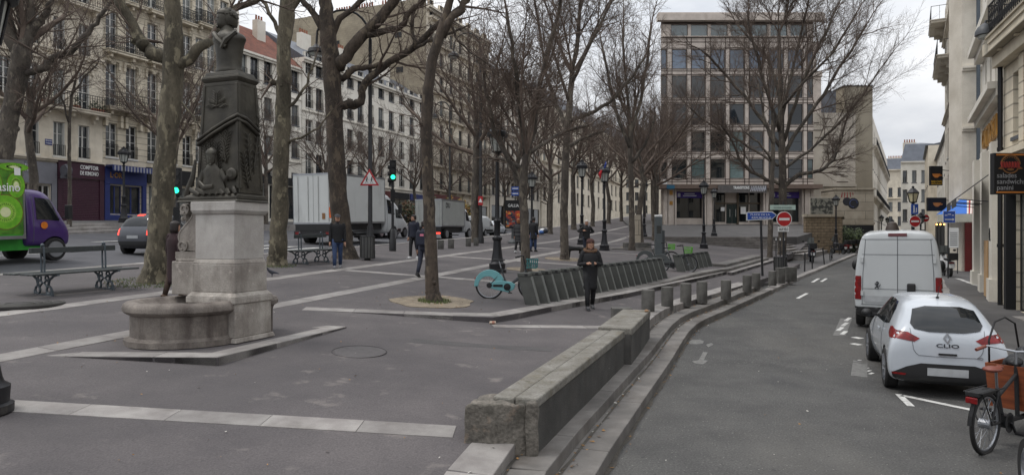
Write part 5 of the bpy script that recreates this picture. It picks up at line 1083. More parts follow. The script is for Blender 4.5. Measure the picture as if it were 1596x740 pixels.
for i in range(7): m.tube([(-.62 + i * .16, fy_ + .04, 2.44 - .03 * (i % 3)), (-.5 + i * .15, fy_ - .06, 2.37), (-.34 + i * .13, fy_ - .09, 2.31)], [.03, .045, .03], 7)
m.tube([(-.45, -.28, 2.9), (-.52, -.27, 2.6), (-.66, -.2, 2.38), (-.74, -.1, 2.3)], [.03, .06, .07, .06], 8)
m.M = None; m.build('relief_figure', bronze, ped, smooth=True)
# bust
m = MB(); loft(m, catmull([(-.02, 0, 4.291, .24, .15), (-.02, 0, 4.33, .25, .16), (-.02, 0, 4.40, .225, .15), (-.02, 0, 4.6, .235, .16), (-.02, 0, 4.78, .27, .18), (-.02, 0, 4.84, .30, .19), (-.02, 0, 4.91, .26, .17), (-.03, 0, 4.98, .13, .12), (-.05, -.02, 5.06, .085, .09)], 2), 18)
head(m, (-.07, -.03, 5.165), .33, -.75, -.05)
m.tube([(-.2, -.14, 4.93), (-.06, -.2, 4.8), (.08, -.18, 4.68)], [.04, .05, .03], 7); m.tube([(.2, -.1, 4.93), (.08, -.19, 4.78), (0, -.2, 4.66)], [.04, .05, .03], 7)
bu = m.build('bust', bronze, mon, smooth=True, angle=50); m = MB(); hairs(m, (-.06, -.02, 5.175), .35, -.75, -.05, 0, 1.06, 3)
rr = random.Random(6)
for _ in range(46): a = rr.uniform(0, 6.28); e = rr.uniform(-.1, 1.2); q = Vector((math.cos(a) * math.cos(e) * .125, math.sin(a) * math.cos(e) * .135, math.sin(e) * .16)); \
    (m.ball((-.05 + q.x + .015, q.y + .0, 5.19 + q.z), rr.uniform(.022, .04), 6, 4) if q.x * -.68 + q.y * -.73 < .06 else None)
m.build('hair', bronze, bu, smooth=True)

# ------------------------------------------------------------ street furniture
lamp_iron = M('lamp_post_paint', rgb(32, 32, 36), .45, var=.35, scale=6, metal=.2); overlay(lamp_iron, 'noise', rgb(88, 84, 80), .5, 5, (.6, .72), detail=6)
lamp_glass = M('lantern_glass', rgb(176, 178, 172), .25, var=.15)
def lamppost(label, x, y, z, h=4.6, group='round-topped street lanterns of the square'):
    t = thing('street_lamp', label, 'street lamp', (x, y, z), 0, group); s = h / 4.6
    m = MB(); m.lathe([(.30, 0), (.30, .08), (.26, .1), (.27, .26), (.215, .3), (.20, .34), (.15, .62), (.125, .9), (.125, .96), (.16, 1.0), (.165, 1.06), (.13, 1.09), (.10, 1.12), (.10, 1.5), (.12, 1.53), (.12, 1.58), (.085, 1.62), (.075, 1.7), (.055, 3.4), (.08, 3.43), (.08, 3.48), (.045, 3.52), (.06, 3.58)], 16); m.build('pole', lamp_iron, t, smooth=True)
    m = MB(); m.lathe([(.06, 3.581), (.10, 3.63), (.17, 3.66), (.18, 3.69)], 16)
    for k_ in range(8): a = k_ * math.pi / 4; m.bar((.175 * math.cos(a), .175 * math.sin(a), 3.69), (.255 * math.cos(a), .255 * math.sin(a), 4.12), .022)
    m.lathe([(.25, 4.12), (.33, 4.13), (.345, 4.2), (.33, 4.28), (.26, 4.33), (.235, 4.36), (.21, 4.42), (.13, 4.47), (.12, 4.5), (.14, 4.53), (.05, 4.55), (.06, 4.6), (.01, 4.64)], 16)
    for k_ in range(8): a = k_ * math.pi / 4; m.ball((.235 * math.cos(a), .235 * math.sin(a), 4.37), .035, 6, 4)
    ln = m.build('lantern', lamp_iron, t, smooth=True); m = MB(); m.lathe([(.165, 3.692), (.24, 4.118)], 16); m.build('glass', lamp_glass, ln, smooth=True)
    t.scale = (s ** .5, s ** .5, s); return t
def lamp_px(label, u, vb, vt, zf=P, **kw): q = hit(u, vb, zf); return lamppost(label, q.x, q.y, q.z, (vb - vt) / F * q.y, **kw)
lamp_px('tall black street lamp right behind the teal bicycle', 775, 424, 190)
lamp_px('black street lamp with a red and blue ribbon tied under its lantern', 942, 390, 256)
lamp_px('black street lamp seen over the head of the man with the dog', 907, 381, 249)
lamp_px('black street lamp past the stele, at the left corner of the office block', 1004, 371, 281)
lamp_px('black street lamp on the steps before the office doors, nearer of the pair', 1097, 387, 281)
q = Vector((ux(1113, 57), 57, TZ(20, 57))); lamppost('black street lamp on the terrace before the office doors, further of the pair', q.x, q.y, q.z, 4.1)
lamppost('black street lamp standing before the stone retaining wall', ux(1303, 56), 56, vz(384, 56), 80 / F * 56)
lamppost('small black street lamp by the graffiti wall', ux(1349, 76), 76, SW(40, 76), 4.0)
lamp_px('black street lamp half hidden behind the slim plane tree and the striped coat', 829, 384, 268)
q = LP(41.5); lamppost('black street lamp before the blue shop across the boulevard', ux(193, 38), 38, FS(ux(193, 38), 38), 4.3)
lp_near = lamppost('black street lamp cut by the left edge, only its flared base in view', ux(-34, 6.85), 6.85, L(ux(-34, 6.85), 6.85), 4.75)
q = (942, ); o = [x for x in bpy.data.objects if x.get('label', '').startswith('black street lamp with a red')][0]
for k_, (c_, z_) in enumerate(((rgb(176, 36, 44), 3.95), (rgb(40, 58, 130), 4.25))):
    m = MB(); m.tube([(-.2, -.32, z_ + .3), (-.3, -.34, z_ + .1), (-.27, -.36, z_ - .12)], [.05, .09, .04], 6) if k_ == 0 else m.tube([(-.05, -.36, z_ + .1), (.02, -.36, z_ + .3), (.04, -.3, z_ + .45)], [.04, .06, .02], 6); m.build('ribbon', M('ribbon_%d' % k_, c_, .8), o)
# bollards
bol_m = M('bollard_stone', rgb(98, 96, 92), .85, col2=rgb(74, 72, 69), scale=3, fine=.14, bscale=110, bump=.25, objrand=.12); overlay(bol_m, 'noise', rgb(54, 50, 46), .7, 2.4, (.52, .74), stretch=(1, 1, .6), detail=7)
def bollard(label, u, vb, vt, w, zf, group, rect=None):
    q = hit(u, vb, zf); h = (vb - vt) / F * q.y; r_ = w / 2 / F * q.y; t = thing('stone_bollard', label, 'bollard', (q.x, q.y, q.z), 0, group)
    m = MB()
    if rect: m.box(-r_, r_, -rect / 2, rect / 2, -.1, h)
    else: m.lathe([(r_, -.1), (r_, h - .02), (r_ - .018, h), (.001, h + .003)], 20)
    m.build('block', bol_m, t, smooth=not rect, bevel=.015 if rect else 0); return t
LB = lambda x, y: L(x, y) + .005
bl = [(1010, 484.5, 451, 20.5), (1040, 477, 446.5, 18.5), (1069, 471, 441, 17), (1094, 466.5, 438, 16.5), (1131.5, 461.5, 436, 15.5), (1164.5, 451, 428.5, 13.5), (1178.5, 445.5, 425, 12.5), (1204, 441, 422, 12)]
for i, (u, vb, vt, w) in enumerate(bl): bollard(f'{ORD[i]} round stone bollard in the row beyond the low wall, counted from the wall', u, vb, vt, w, LB, 'round stone bollards beyond the low wall')
bollard('stone block half hidden behind the far end of the low wall', 969, 503, 479, 31, LB, 'stone blocks on the lower square', .35)
bollard('last square stone bollard beside the wide block under the no-entry sign', 1216.5, 437.5, 417, 11, LB, 'stone blocks on the lower square', .3)
bollard('wide stone block under the no-entry sign', 1231, 434.5, 416, 17, LB, 'stone blocks on the lower square', .35)
for i, (u, vb, vt, w) in enumerate(((687, 388, 374, 9), (703, 387, 372.5, 9), (730, 384, 371, 8), (742, 383, 371, 7.5))): bollard(f'{ORD[i]} short square stone post on the boulevard kerb, counted from the dark forked tree', u, vb, vt, w, P, 'short stone posts on the boulevard kerb', .28)
# low wall
wl_m = M('shade_toned_wall_stone', rgb(80, 78, 75), .9, col2=rgb(58, 57, 55), scale=1.8, fine=.15, bscale=70, bump=.5); overlay(wl_m, 'noise', rgb(52, 48, 44), .75, 1.2, (.5, .72), stretch=(2.2, 2.2, .35), detail=8)  # base colour darkened for the shade on the street face; streaks are stains
cop_m = M('lichen_coping', rgb(126, 123, 117), .95, col2=rgb(98, 94, 85), scale=3.2, fine=.22, bscale=40, bump=.6); overlay(cop_m, 'noise', rgb(96, 88, 70), .6, 2.8, (.56, .68), detail=8); overlay(cop_m, 'noise', rgb(66, 62, 54), .7, 5.5, (.58, .7), detail=7)
def wpt(u, v, z): Y = (H - z) / ((v - CY) / F); return Vector((ux(u, Y), Y))
ztop = .87
A0, A1 = wpt(836, 621, ztop), wpt(967, 519, ztop + .025); B0, B1 = wpt(985, 511, ztop + .05), wpt(1012, 485, ztop + .055)
lw = thing('low_wall', 'long low weathered stone wall with a broken near end', 'wall', (A0.x, A0.y, .3))
d = (A1 - A0).normalized(); n_ = Vector((-d.y, d.x)); th = .46
def seg(p, q, t0, t1, z0, z1, nm, mt, bev=.012, mb=None):
    m = mb or MB(); c = [p - n_ * t0, q - n_ * t0, q + n_ * t1, p + n_ * t1]; m.prism([(v.x - A0.x, v.y - A0.y) for v in c], z0 - .3, lambda x, y: z1 - .3 + .006 * y); return m if mb else m.build(nm, mt, lw, bevel=bev)
A1e = A1 + d * .35
seg(A0, A1e, 0, th, .1, ztop - .10, 'wall', wl_m); seg(A0 - d * .0, A1e, .015, th * .5, ztop - .098, ztop, 'coping', cop_m, .02); seg(A0, A1e, -th * .5 - .012, th + .015, ztop - .098, ztop - .012, 'coping', cop_m, .02)
d2 = (B1 - B0).normalized(); n_ = Vector((-d2.y, d2.x)); seg(B0 - d2 * .1, B1 + d2 * .1, 0, th + .1, .1, ztop - .07, 'wall', wl_m); seg(B0 - d2 * .1, B1 + d2 * .1, .015, th + .12, ztop - .068, ztop + .03, 'coping', cop_m, .02)
q = B1 - A0; m = MB(); m.ball((q.x - .12, q.y - .3, ztop + .10 - .3), (.05, .04, .03), 7, 5); m.build('loose_stone', M('ochre_stone', rgb(150, 120, 92), .9), lw)
# the broken end block, turned across the wall
n_ = Vector((-d.y, d.x)); rr = random.Random(12); bm = bmesh.new(); bmesh.ops.create_grid(bm, x_segments=1, y_segments=1, size=1); bm.free()
def rough_block(name, corners, z0, z1, amp, mt, seed):
    bm = bmesh.new(); vb = [bm.verts.new((x, y, z0)) for x, y in corners]; vt = [bm.verts.new((x, y, z1)) for x, y in corners]; n = len(corners)
    bm.faces.new(vb[::-1]); bm.faces.new(vt); [bm.faces.new((vb[i], vb[(i + 1) % n], vt[(i + 1) % n], vt[i])) for i in range(n)]
    bmesh.ops.bevel(bm, geom=bm.edges[:], offset=.03, segments=2, affect='EDGES', profile=.6); bmesh.ops.triangulate(bm, faces=bm.faces[:])
    for _ in range(4): 
        long_ = [e for e in bm.edges if e.calc_length() > .06]
        if not long_: break
        bmesh.ops.subdivide_edges(bm, edges=long_, cuts=1); bmesh.ops.triangulate(bm, faces=[f for f in bm.faces if len(f.verts) > 3])
    from mathutils import noise
    for v in bm.verts:
        p = v.co * 5 + Vector((seed, 0, 0)); k_ = noise.noise(p) + .5 * noise.noise(p * 2.7) + .3 * noise.noise(p * 6); top = max(0, (v.co.z - z1 + .12) / .12); v.co += Vector((noise.noise(p + Vector((9, 0, 0))), noise.noise(p + Vector((0, 9, 0))), -abs(k_) * top * 1.2)) * amp * (.6 + .8 * abs(k_))
    bmesh.ops.recalc_face_normals(bm, faces=bm.faces[:]); me = bpy.data.meshes.new(name); bm.to_mesh(me); bm.free(); me.materials.append(mt); me.polygons.foreach_set('use_smooth', [True] * len(me.polygons)); o = bpy.data.objects.new(name, me); COL.objects.link(o); o.parent = lw; return o
E = wpt(722, 628, .84) - A0; Zr = Vector((0, 0)) - d * .02
brok = M('broken_stone', rgb(112, 106, 98), .95, col2=rgb(82, 78, 72), scale=4, fine=.3, bscale=30, bump=1.0); overlay(brok, 'noise', rgb(54, 52, 44), .8, 2.2, (.5, .66), detail=8); overlay(brok, 'noise', rgb(150, 130, 112), .6, 3.4, (.58, .68), detail=6)
ctr = Vector((.0, .0)); ex = (E - ctr)
c1 = ctr + d * .02 - n_ * .03; c2 = ctr + ex; c3 = ctr + ex + d * .42; c4 = ctr + d * .45 + n_ * .4
rough_block('broken_end', [(ctr.x - .10, ctr.y - .02), (c2.x, c2.y), (c3.x, c3.y), (c4.x - .1, c4.y)][::-1], .0 - .3, .83 - .3, .035, brok, 3)
rough_block('broken_end', [(ctr.x - .12, ctr.y - .06), (ctr.x - .10 + d.x * .3, ctr.y + .3), (ctr.x + .03, ctr.y + .12), (ctr.x + .02, ctr.y - .04)][::-1], -.1 - .3, .85 - .3, .03, brok, 8)
# benches
bench_iron = M('bench_iron', rgb(84, 92, 98), .55, var=.3, scale=8, metal=.3); bench_wood = M('bench_slats', rgb(58, 62, 62), .6, var=.35, scale=2, stretch=(8, 1, 8)); overlay(bench_wood, 'noise', rgb(96, 100, 96), .5, 5, (.58, .7))
def bench(label, p, q_, group):
    d = (q_ - p); ln = d.length; t = thing('double_bench', label, 'bench', (p.x, p.y, p.z), math.atan2(d.y, d.x), group); sl = math.atan2(d.z, d.xy.length)
    t.rotation_euler = (0, -sl, math.atan2(d.y, d.x))
    for y0 in (-.52, -.37, -.22, .09, .24, .39): MB().box(-.5, ln + .5, y0, y0 + .13, .44, .475).build('seat', bench_wood, t, bevel=.006)
    MB().box(-.25, ln + .25, -.045, -.012, .88, 1.0).build('backrest', bench_wood, t, bevel=.006); MB().box(-.25, ln + .25, .012, .045, .88, 1.0).build('backrest', bench_wood, t, bevel=.006)
    for x in (0, ln):
        m = MB()
        for sy in (-1, 1):
            m.tube([(x, sy * .2 + .085 * math.cos(a * .6283), .1 + .085 * math.sin(a * .6283)) for a in range(10)], .024, 7, closed=True); m.tube([(x, sy * .13, .32), (x, sy * .03, .25), (x, sy * .13, .17)], .024, 6)
            m.tube([(x, sy * .13 + .06 * math.cos(a * .6283), .345 + .06 * math.sin(a * .6283)) for a in range(10)], .02, 6, closed=True)
            m.tube([(x, sy * .53, .43), (x, sy * .36, .40), (x, sy * .22, .32), (x, sy * .18, .2)], [.018, .025, .028, .026], 7); m.tube([(x, sy * .05, .44), (x, sy * .06, .75), (x, sy * .045, 1.02)], [.024, .02, .022], 6); m.tube([(x, sy * .3, .1), (x, sy * .3, .0)], .03, 6)
        m.box(x - .025, x + .025, -.54, .54, .41, .439); m.box(x - .03, x + .03, -.06, .06, .4, .46); m.ball((x, 0, 1.05), .04, 8, 6); m.box(x - .02, x + .02, -.34, .34, -.08, .02)
        m.build('iron_support', bench_iron, t, smooth=True)
    return t
bench('long double bench with scrolled iron supports at the left, before the delivery lorry', hit(68, 459, P), hit(163, 450, P), 'double benches facing the boulevard')
bench('double bench with scrolled iron supports behind the walking man', hit(468, 411, P), hit(501, 408, P), 'double benches facing the boulevard')
q = hit(30, 474, P); m = MB(); m.lathe([(.75, -.03), (.75, .012), (.01, .012)], 26)
gr = thing('tree_grate', 'round iron tree grate in the paving by the left edge', 'grate', q)
m.build('plate', M('grate_iron', rgb(52, 50, 48), .7, var=.3), gr)
m = MB(); [m.tube([(r_ * math.cos(i * .3), r_ * math.sin(i * .3), .016) for i in range(21)], .012, 5, closed=True) for r_ in (.25, .4, .55, .7)]; m.build('ring', M('grate_ring', rgb(78, 76, 72), .7), gr)
for (u, v, r_) in ((560, 548, .42),):
    zf = L if u < 900 else ZR; q = hit(u, v, zf); mh = thing('manhole_cover', 'round cast manhole cover in the square before the platform' if u < 900 else 'round pale manhole cover in the street beside the steps', 'manhole cover', (q.x, q.y, q.z)); mm = asph if u < 900 else M('cover_concrete', rgb(102, 99, 95), .8, var=.2)
    m = MB(); m.lathe([(r_, -.05), (r_, .004), (.01, .004)], 28); m.build('cover', mm if u > 900 else M('cover_iron', rgb(84, 80, 80), .7, var=.3, scale=9), mh); m = MB(); m.tube([(r_ * math.cos(i * .25), r_ * math.sin(i * .25), .004) for i in range(25)], .008, 5, closed=True); m.build('rim', M('rim_iron', rgb(62, 59, 59), .8), mh); mh.rotation_euler = (R(2.9), R(2.9), 0) if u < 900 else (0, 0, 0)
# mast with curved arm, warning sign, bin; traffic lights
mast_m = M('mast_paint', rgb(44, 44, 46), .5, var=.25, metal=.2)
def swan(label, x, y, z, h, reach, dirx, pole=.09):
    t = thing('street_light', label, 'street light', (x, y, z), 0, 'tall street lights with swan-neck arms'); m = MB(); m.lathe([(.2, 0), (.2, .3), (.15, .45), (.13, 1.2), (pole, 1.3), (pole * .75, h)], 12); m.build('mast', mast_m, t, smooth=True)
    m = MB(); pts = [(0, 0, h)] + [(dirx * reach * (1 - math.cos(a)) * .5, 0, h + reach * .55 * math.sin(a)) for a in [math.pi * i / 12 for i in range(1, 12)]] + [(dirx * reach, 0, h - .25)]; m.tube(pts, .045, 8); m.build('arm', mast_m, t, smooth=True)
    m = MB(); m.lathe([(.06, .12), (.10, .05), (.30, -.08), (.34, -.22), (.32, -.26), (.02, -.24)], 16, (dirx * reach, 0, h - .3)); hd = m.build('lamp_head', mast_m, t, smooth=True); m = MB(); m.lathe([(.28, -.262), (.2, -.34), (.02, -.37)], 14, (dirx * reach, 0, h - .3)); m.build('lens', lamp_glass, hd, smooth=True); return t
q = hit(577, 402, P); ms = swan('tall dark street light with a swan-neck arm, carrying the school warning sign', q.x, q.y, q.z, vz(62, q.y) - q.z, 84 / F * q.y, -1)
def tri(m, c, s, t, ex=(1, 0, 0)): m.sheet([(-s / 2, -s * .29), (s / 2, -s * .29), (0, s * .577)], c, ex, (0, 0, 1), t)
sg = thing('warning_sign', 'red-bordered triangular sign of running children on the tall mast', 'traffic sign', (q.x, q.y - .13, vz(281, q.y))); sz = 30 / F * q.y
signred = M('sign_red', rgb(176, 36, 40), .45, var=.08); signwhite = M('sign_white', rgb(222, 222, 220), .45, var=.05); signblue = M('sign_blue', rgb(36, 76, 160), .45, var=.08)
m = MB(); tri(m, (0, 0, 0), sz, .02); m.build('plate', signred, sg); m = MB(); tri(m, (0, -.021, 0), sz * .72, .006); m.build('face', signwhite, sg)
m = MB()
for sx in (-.09, .1):
    m.ball((sx, -.032, .1), (.028, .006, .028), 8, 5); m.bar((sx, -.032, .07), (sx - .02, -.032, -.04), .04, .008); m.bar((sx - .02, -.032, -.04), (sx - .07, -.032, -.13), .024, .008); m.bar((sx - .02, -.032, -.04), (sx + .05, -.032, -.12), .024, .008); m.bar((sx, -.032, .05), (sx + .07, -.032, .0), .02, .008); m.bar((sx, -.032, .05), (sx - .07, -.032, .01), .02, .008)
m.build('pictogram', blackm, sg)
def litter_bin(label, x, y, z, h=.9):
    t = thing('litter_bin', label, 'litter bin', (x, y, z)); m = MB(); m.lathe([(.24, .06), (.26, .1), (.27, h - .04), (.28, h), (.24, h), (.23, h - .3)], 16)
    m.build('body', M('bin_grey', rgb(104, 104, 102), .6, var=.35, scale=6, stretch=(5, 5, .6)), t, smooth=True); m = MB(); m.tube([(.28 * math.cos(i * .4), .28 * math.sin(i * .4), h) for i in range(16)], .02, 6, closed=True)
    for i in range(14): a = i * .449; m.bar((.275 * math.cos(a), .275 * math.sin(a), .08), (.285 * math.cos(a), .285 * math.sin(a), h), .02)
    m.build('hoop', mast_m, t); m = MB(); m.cyl((0, 0, -.1), (0, 0, .07), .12); m.build('foot', mast_m, t); return t
litter_bin('grey cylindrical litter bin at the foot of the tall mast', hit(576, 404, P).x, hit(576, 404, P).y - .4, hit(576, 404, P).z)
litter_bin('weathered grey litter bin beside the no-entry signpost', ux(1216, 31.5), 31.5, SW(12, 31.5), .85)
green_l = M('green_signal', (.02, 1.0, .45), .4, emit=2.2, var=.0); dark_l = M('unlit_signal', rgb(30, 26, 26), .3)
def signal(label, x, y, z, h, yaw, post_h=None, lit=True, n=3):
    t = thing('traffic_light', label, 'traffic light', (x, y, z), yaw, 'traffic signals on the boulevard'); m = MB(); m.lathe([(.16, 0), (.16, .5), (.12, .6), (.1, .95), (.06, 1.0), (.055, h)], 12); m.build('post', mast_m, t, smooth=True)
    m = MB(); m.box(-.14, .14, -.2, .02, h - .95, h); hd = m.build('signal_head', blackm, t, bevel=.02)
    for i in range(3):
        zc = h - .18 - i * .3; m = MB(); m.lathe([(.10, -.215), (.09, -.205), (.01, -.2)], 14, (0, .0, zc), 'y'); m.build('lens', green_l if (i == 2 and lit) else dark_l, hd)
        m = MB(); m.tube([(.12 * math.cos(a), -.32 + .02 * math.sin(a), zc + .12 * math.sin(a)) for a in [math.pi * j / 8 for j in range(9)]], .012, 4); m.add([(.125 * math.cos(a), yy, zc + .125 * math.sin(a)) for yy in (-.2, -.34) for a in [math.pi * j / 8 for j in range(9)]], [(j, j + 1, j + 10, j + 9) for j in range(8)]); m.build('visor', blackm, hd)
    m = MB(); m.box(-.1, .1, -.16, .02, h - 1.9, h - 1.35); m.build('signal_box', blackm, t); return t
q = hit(612, 391, P); signal('traffic light showing green beside the tall mast', q.x, q.y, q.z, (391 - 250) / F * q.y, .25)
ob = [o for o in bpy.data.objects if o.get('label', '') == 'traffic light showing green beside the tall mast'][0]
for i in range(3): m = MB(); m.cyl((-.22, -.12, 3.62 - i * .3 + .2), (-.06, -.1, 3.62 - i * .3 + .2), .09, .11, 12); m.build('signal_head', blackm, ob)
signal('traffic light showing green between the thick plane tree and the bronze pedestal', ux(277, 23), 23, P(ux(277, 23), 23), vz(262, 23) - P(ux(277, 23), 23), .2)
# poster board, plates, stele, totem
q = hit(800, 379, P); ad = thing('poster_board', 'dark advertising board with white capitals over a colourful painted poster', 'advertising board', (q.x, q.y, q.z)); w_, zb_, zt_ = 27 / F * q.y, vz(356, q.y) - q.z, vz(312, q.y) - q.z
m = MB(); m.box(-w_ / 2, w_ / 2, -.08, .08, zb_, zt_); m.build('frame', blackm, ad, bevel=.02); m = MB(); m.box(-w_ * .45, w_ * .45, -.09, -.081, zb_ + .06, zt_ - .06)
post = M('poster_paint', rgb(190, 70, 36), .5, col2=rgb(24, 40, 60), scale=2.2, lo=.44, hi=.56); overlay(post, 'noise', rgb(40, 150, 150), 1, 2.6, (.58, .62)); overlay(post, 'noise', rgb(220, 150, 60), 1, 3.2, (.6, .63)); m.build('dark_sheet', blackm, ad)
m = MB(); m.box(-w_ * .42, w_ * .38, -.096, -.0905, zb_ + .1, zb_ + (zt_ - zb_) * .62); m.build('picture', post, ad)
m = MB(); m.text('GALLIA', (0, -.0905, zt_ - .42), (1, 0, 0), (0, 0, 1), .26, w_ * .62, .008, 'CENTER', .01); [m.text(s_, (w_ * .36, -.0905, zt_ - .66 - i * .12), (1, 0, 0), (0, 0, 1), .1, w_ * .36, .006, 'RIGHT') for i, s_ in enumerate(('EXPOSITION', 'MUSIQUE', 'PARIS'))] if 0 else None; m.build('lettering', white_letter, ad)
m = MB(); m.box(-.09, .09, -.06, .06, 0, zb_); m.lathe([(.35, -.05), (.35, .08), (.12, .3), (.1, zb_)], 12); m.build('foot', M('iron_grey', rgb(86, 88, 90), .5, metal=.3), ad)
q = Vector((ux(803, 46), 46, P(ux(803, 46), 46))); dp = thing('direction_sign', 'pair of small blue street plates on a thin pole above the poster board', 'street sign', q)
m = MB(); m.cyl((0, 0, 0), (0, 0, vz(288, 46) - q.z), .04); m.build('pole', mast_m, dp)
for v in (294, 302): m = MB(); m.box(-.26, .26, -.08, -.05, vz(v + 3, 46) - q.z, vz(v - 3, 46) - q.z); p_ = m.build('plate', signblue, dp); MB().box(-.2, .2, -.086, -.081, vz(v + .6, 46) - q.z, vz(v - .8, 46) - q.z).build('lettering', white_letter, p_)
q = hit(992, 389, P); st = thing('stele', 'pale upright stone stele on a grey bench-like block', 'stele', q); k_ = q.y / F
m = MB(); m.box(-8 * k_, 6 * k_, -.12, .12, 11 * k_, 54 * k_); m.build('slab', gw_m, st, bevel=.01); m = MB(); m.box(-20 * k_, 21 * k_, -.5, .3, 1 * k_, 11 * k_); m.build('block', bol_m, st, bevel=.02); m = MB(); m.box(-42 * k_, 30 * k_, -1.2, .6, -.3, .6 * k_ + .08); m.box(-42 * k_, 42 * k_, -1.6, .8, -.4, -.04); m.build('step', kerb_m, st)
q = hit(1028, 404, P); to = thing('bike_kiosk', 'grey bicycle-hire terminal column between the two rows of docks', 'terminal', q); k_ = q.y / F
m = MB(); m.box(-7.5 * k_, 3.5 * k_, -.12, .12, -.1, 66 * k_); m.build('column', M('kiosk_grey', rgb(84, 90, 92), .4, var=.15), to, bevel=.02); m = MB(); m.box(3.6 * k_, 7.5 * k_, -.09, .1, 0, 45 * k_); m.build('side_panel', M('kiosk_dark', rgb(62, 66, 68), .5), to); m = MB(); m.box(-7.6 * k_, 3.6 * k_, -.13, .13, 66 * k_ + .002, 69 * k_); m.build('lid', signwhite, to, bevel=.02); m = MB(); m.box(-5 * k_, 1.5 * k_, -.126, -.121, 40 * k_, 52 * k_); m.build('screen', glass, to)
# bike docks
dock_m = M('dock_grey', rgb(84, 85, 81), .5, col2=rgb(68, 69, 66), scale=3, metal=.2, objrand=.1); dock_e = M('dock_edge', rgb(128, 130, 126), .45, metal=.3)
def dock(label, x, y, z, rz):
    t = thing('bike_dock', label, 'bike dock', (x, y, z), rz, 'bicycle docks of the hire station'); par = [(.02, -.05), (.34, -.05), (.14, .66), (-.18, .66)]
    m = MB(); m.sheet(par, (0, .08, 0), (1, 0, 0), (0, 0, 1), .16); m.build('body', dock_m, t, bevel=.012)
    m = MB(); m.sheet([(-.182, .662), (.145, .662), (.125, .76), (-.19, .76)], (0, .09, 0), (1, 0, 0), (0, 0, 1), .18); m.build('head', dock_m, t, bevel=.02); MB().box(-.196, -.18, -.03, .03, .68, .74).build('lock', blackm, t); MB().box(.0, .07, -.096, -.09, .68, .73).build('card_reader', blackm, t); m = MB(); m.sheet([(.345, -.05), (.365, -.05), (.165, .66), (.145, .66)], (0, .085, 0), (1, 0, 0), (0, 0, 1), .17); m.build('edge', dock_e, t); return t
def dock_row(p, q_, n, label, first=None, rz=-.25):
    for i in range(n):
        t = i / (n - 1); x, y = p.x + (q_.x - p.x) * t, p.y + (q_.y - p.y) * t; z = P(x, y) + .012
        if first is None: first = dock('x', x, y, z, rz); o = first
        else: o = dup(first, (x, y, z), rz)
        o['label'] = label % ORD[i]
    return first
d0, d1 = hit(819, 474, P), hit(1026, 435, P); dk = dock_row(d0, d1, 19, '%s grey dock of the long row, counted from the parked teal bicycle')
e0, e1 = hit(1056, 427, lambda x, y: P(x, y)), hit(1099, 418.5, lambda x, y: P(x, y)); dock_row(e0, e1, 7, '%s grey dock of the short row, counted from the green-basket bicycle', dk)

q = hit(749, 379, P); m3 = swan('tall dark mast with a small red and white sign, left of the poster board', q.x, q.y, q.z, vz(75, q.y) - q.z, 1.6, -1, .1)
m = MB(); m.box(-.14, .14, -.16, -.12, vz(320, q.y) - q.z, vz(306, q.y) - q.z); m.mat(1).sheet([(-.12, -.1), (.12, -.1), (0, .16)], (0, -.1605, vz(313, q.y) - q.z), (1, 0, 0), (0, 0, 1), .004); m.build('small_sign', [signred, signwhite], m3)
x_ = ux(701, 52); swan('distant street light with a curved arm over the boulevard shrubs', x_, 52, RW(x_, 52), vz(172, 52) - RW(x_, 52), 1.2, -1, .08)
# ------------------------------------------------------------ vehicles (local frame: x forward from the rear bumper, y to the left, z up)
white_car = M('white_car_paint', rgb(178, 183, 189), .2, var=.04, coat=.6); white_van = M('white_van_paint', rgb(184, 187, 188), .3, var=.05, coat=.3, scale=1.5); overlay(white_van, 'noise', rgb(150, 146, 138), .35, 2, (.56, .8), stretch=(1, 1, .4), detail=7)
grey_car = M('grey_car_paint', rgb(84, 86, 92), .3, var=.08, metal=.4, coat=.5); dark_car = M('dark_blue_car_paint', rgb(40, 44, 56), .25, var=.1, metal=.3, coat=.6); silver = M('silver_metal', rgb(168, 170, 174), .3, metal=.9, var=.1)
tyre_m = M('tyre_rubber', rgb(34, 33, 33), .85, var=.25, scale=10); rim_m = M('wheel_rim', rgb(150, 152, 156), .35, metal=.7, var=.15); plastic = M('black_plastic', rgb(30, 30, 31), .55, var=.15)
red_lens = M('red_tail_lens', rgb(132, 10, 14), .3, col2=rgb(84, 6, 10), scale=14, coat=.1); red_lit = M('lit_tail_lens', (1, .06, .04), .2, emit=1.6); car_glass = M('car_glass', (.012, .014, .016), .04, var=.3, spec=.45); plate_m = M('number_plate', rgb(168, 170, 172), .5, var=.2, scale=6); clear_lens = M('headlamp_lens', rgb(190, 196, 200), .1, var=.2, coat=.5); seam_m = M('panel_seam', rgb(92, 94, 97), .7); orange_lens = M('orange_lens', rgb(214, 120, 30), .3)
def ring(zb, wb, zm, wm, zs, ws, zt, wt): return [(0, zb), (wb * .9, zb), (wb, zb + .09), (wm, zm), (ws, zs), (wt, zt - .07), (wt * .78, zt), (0, zt + .012)]
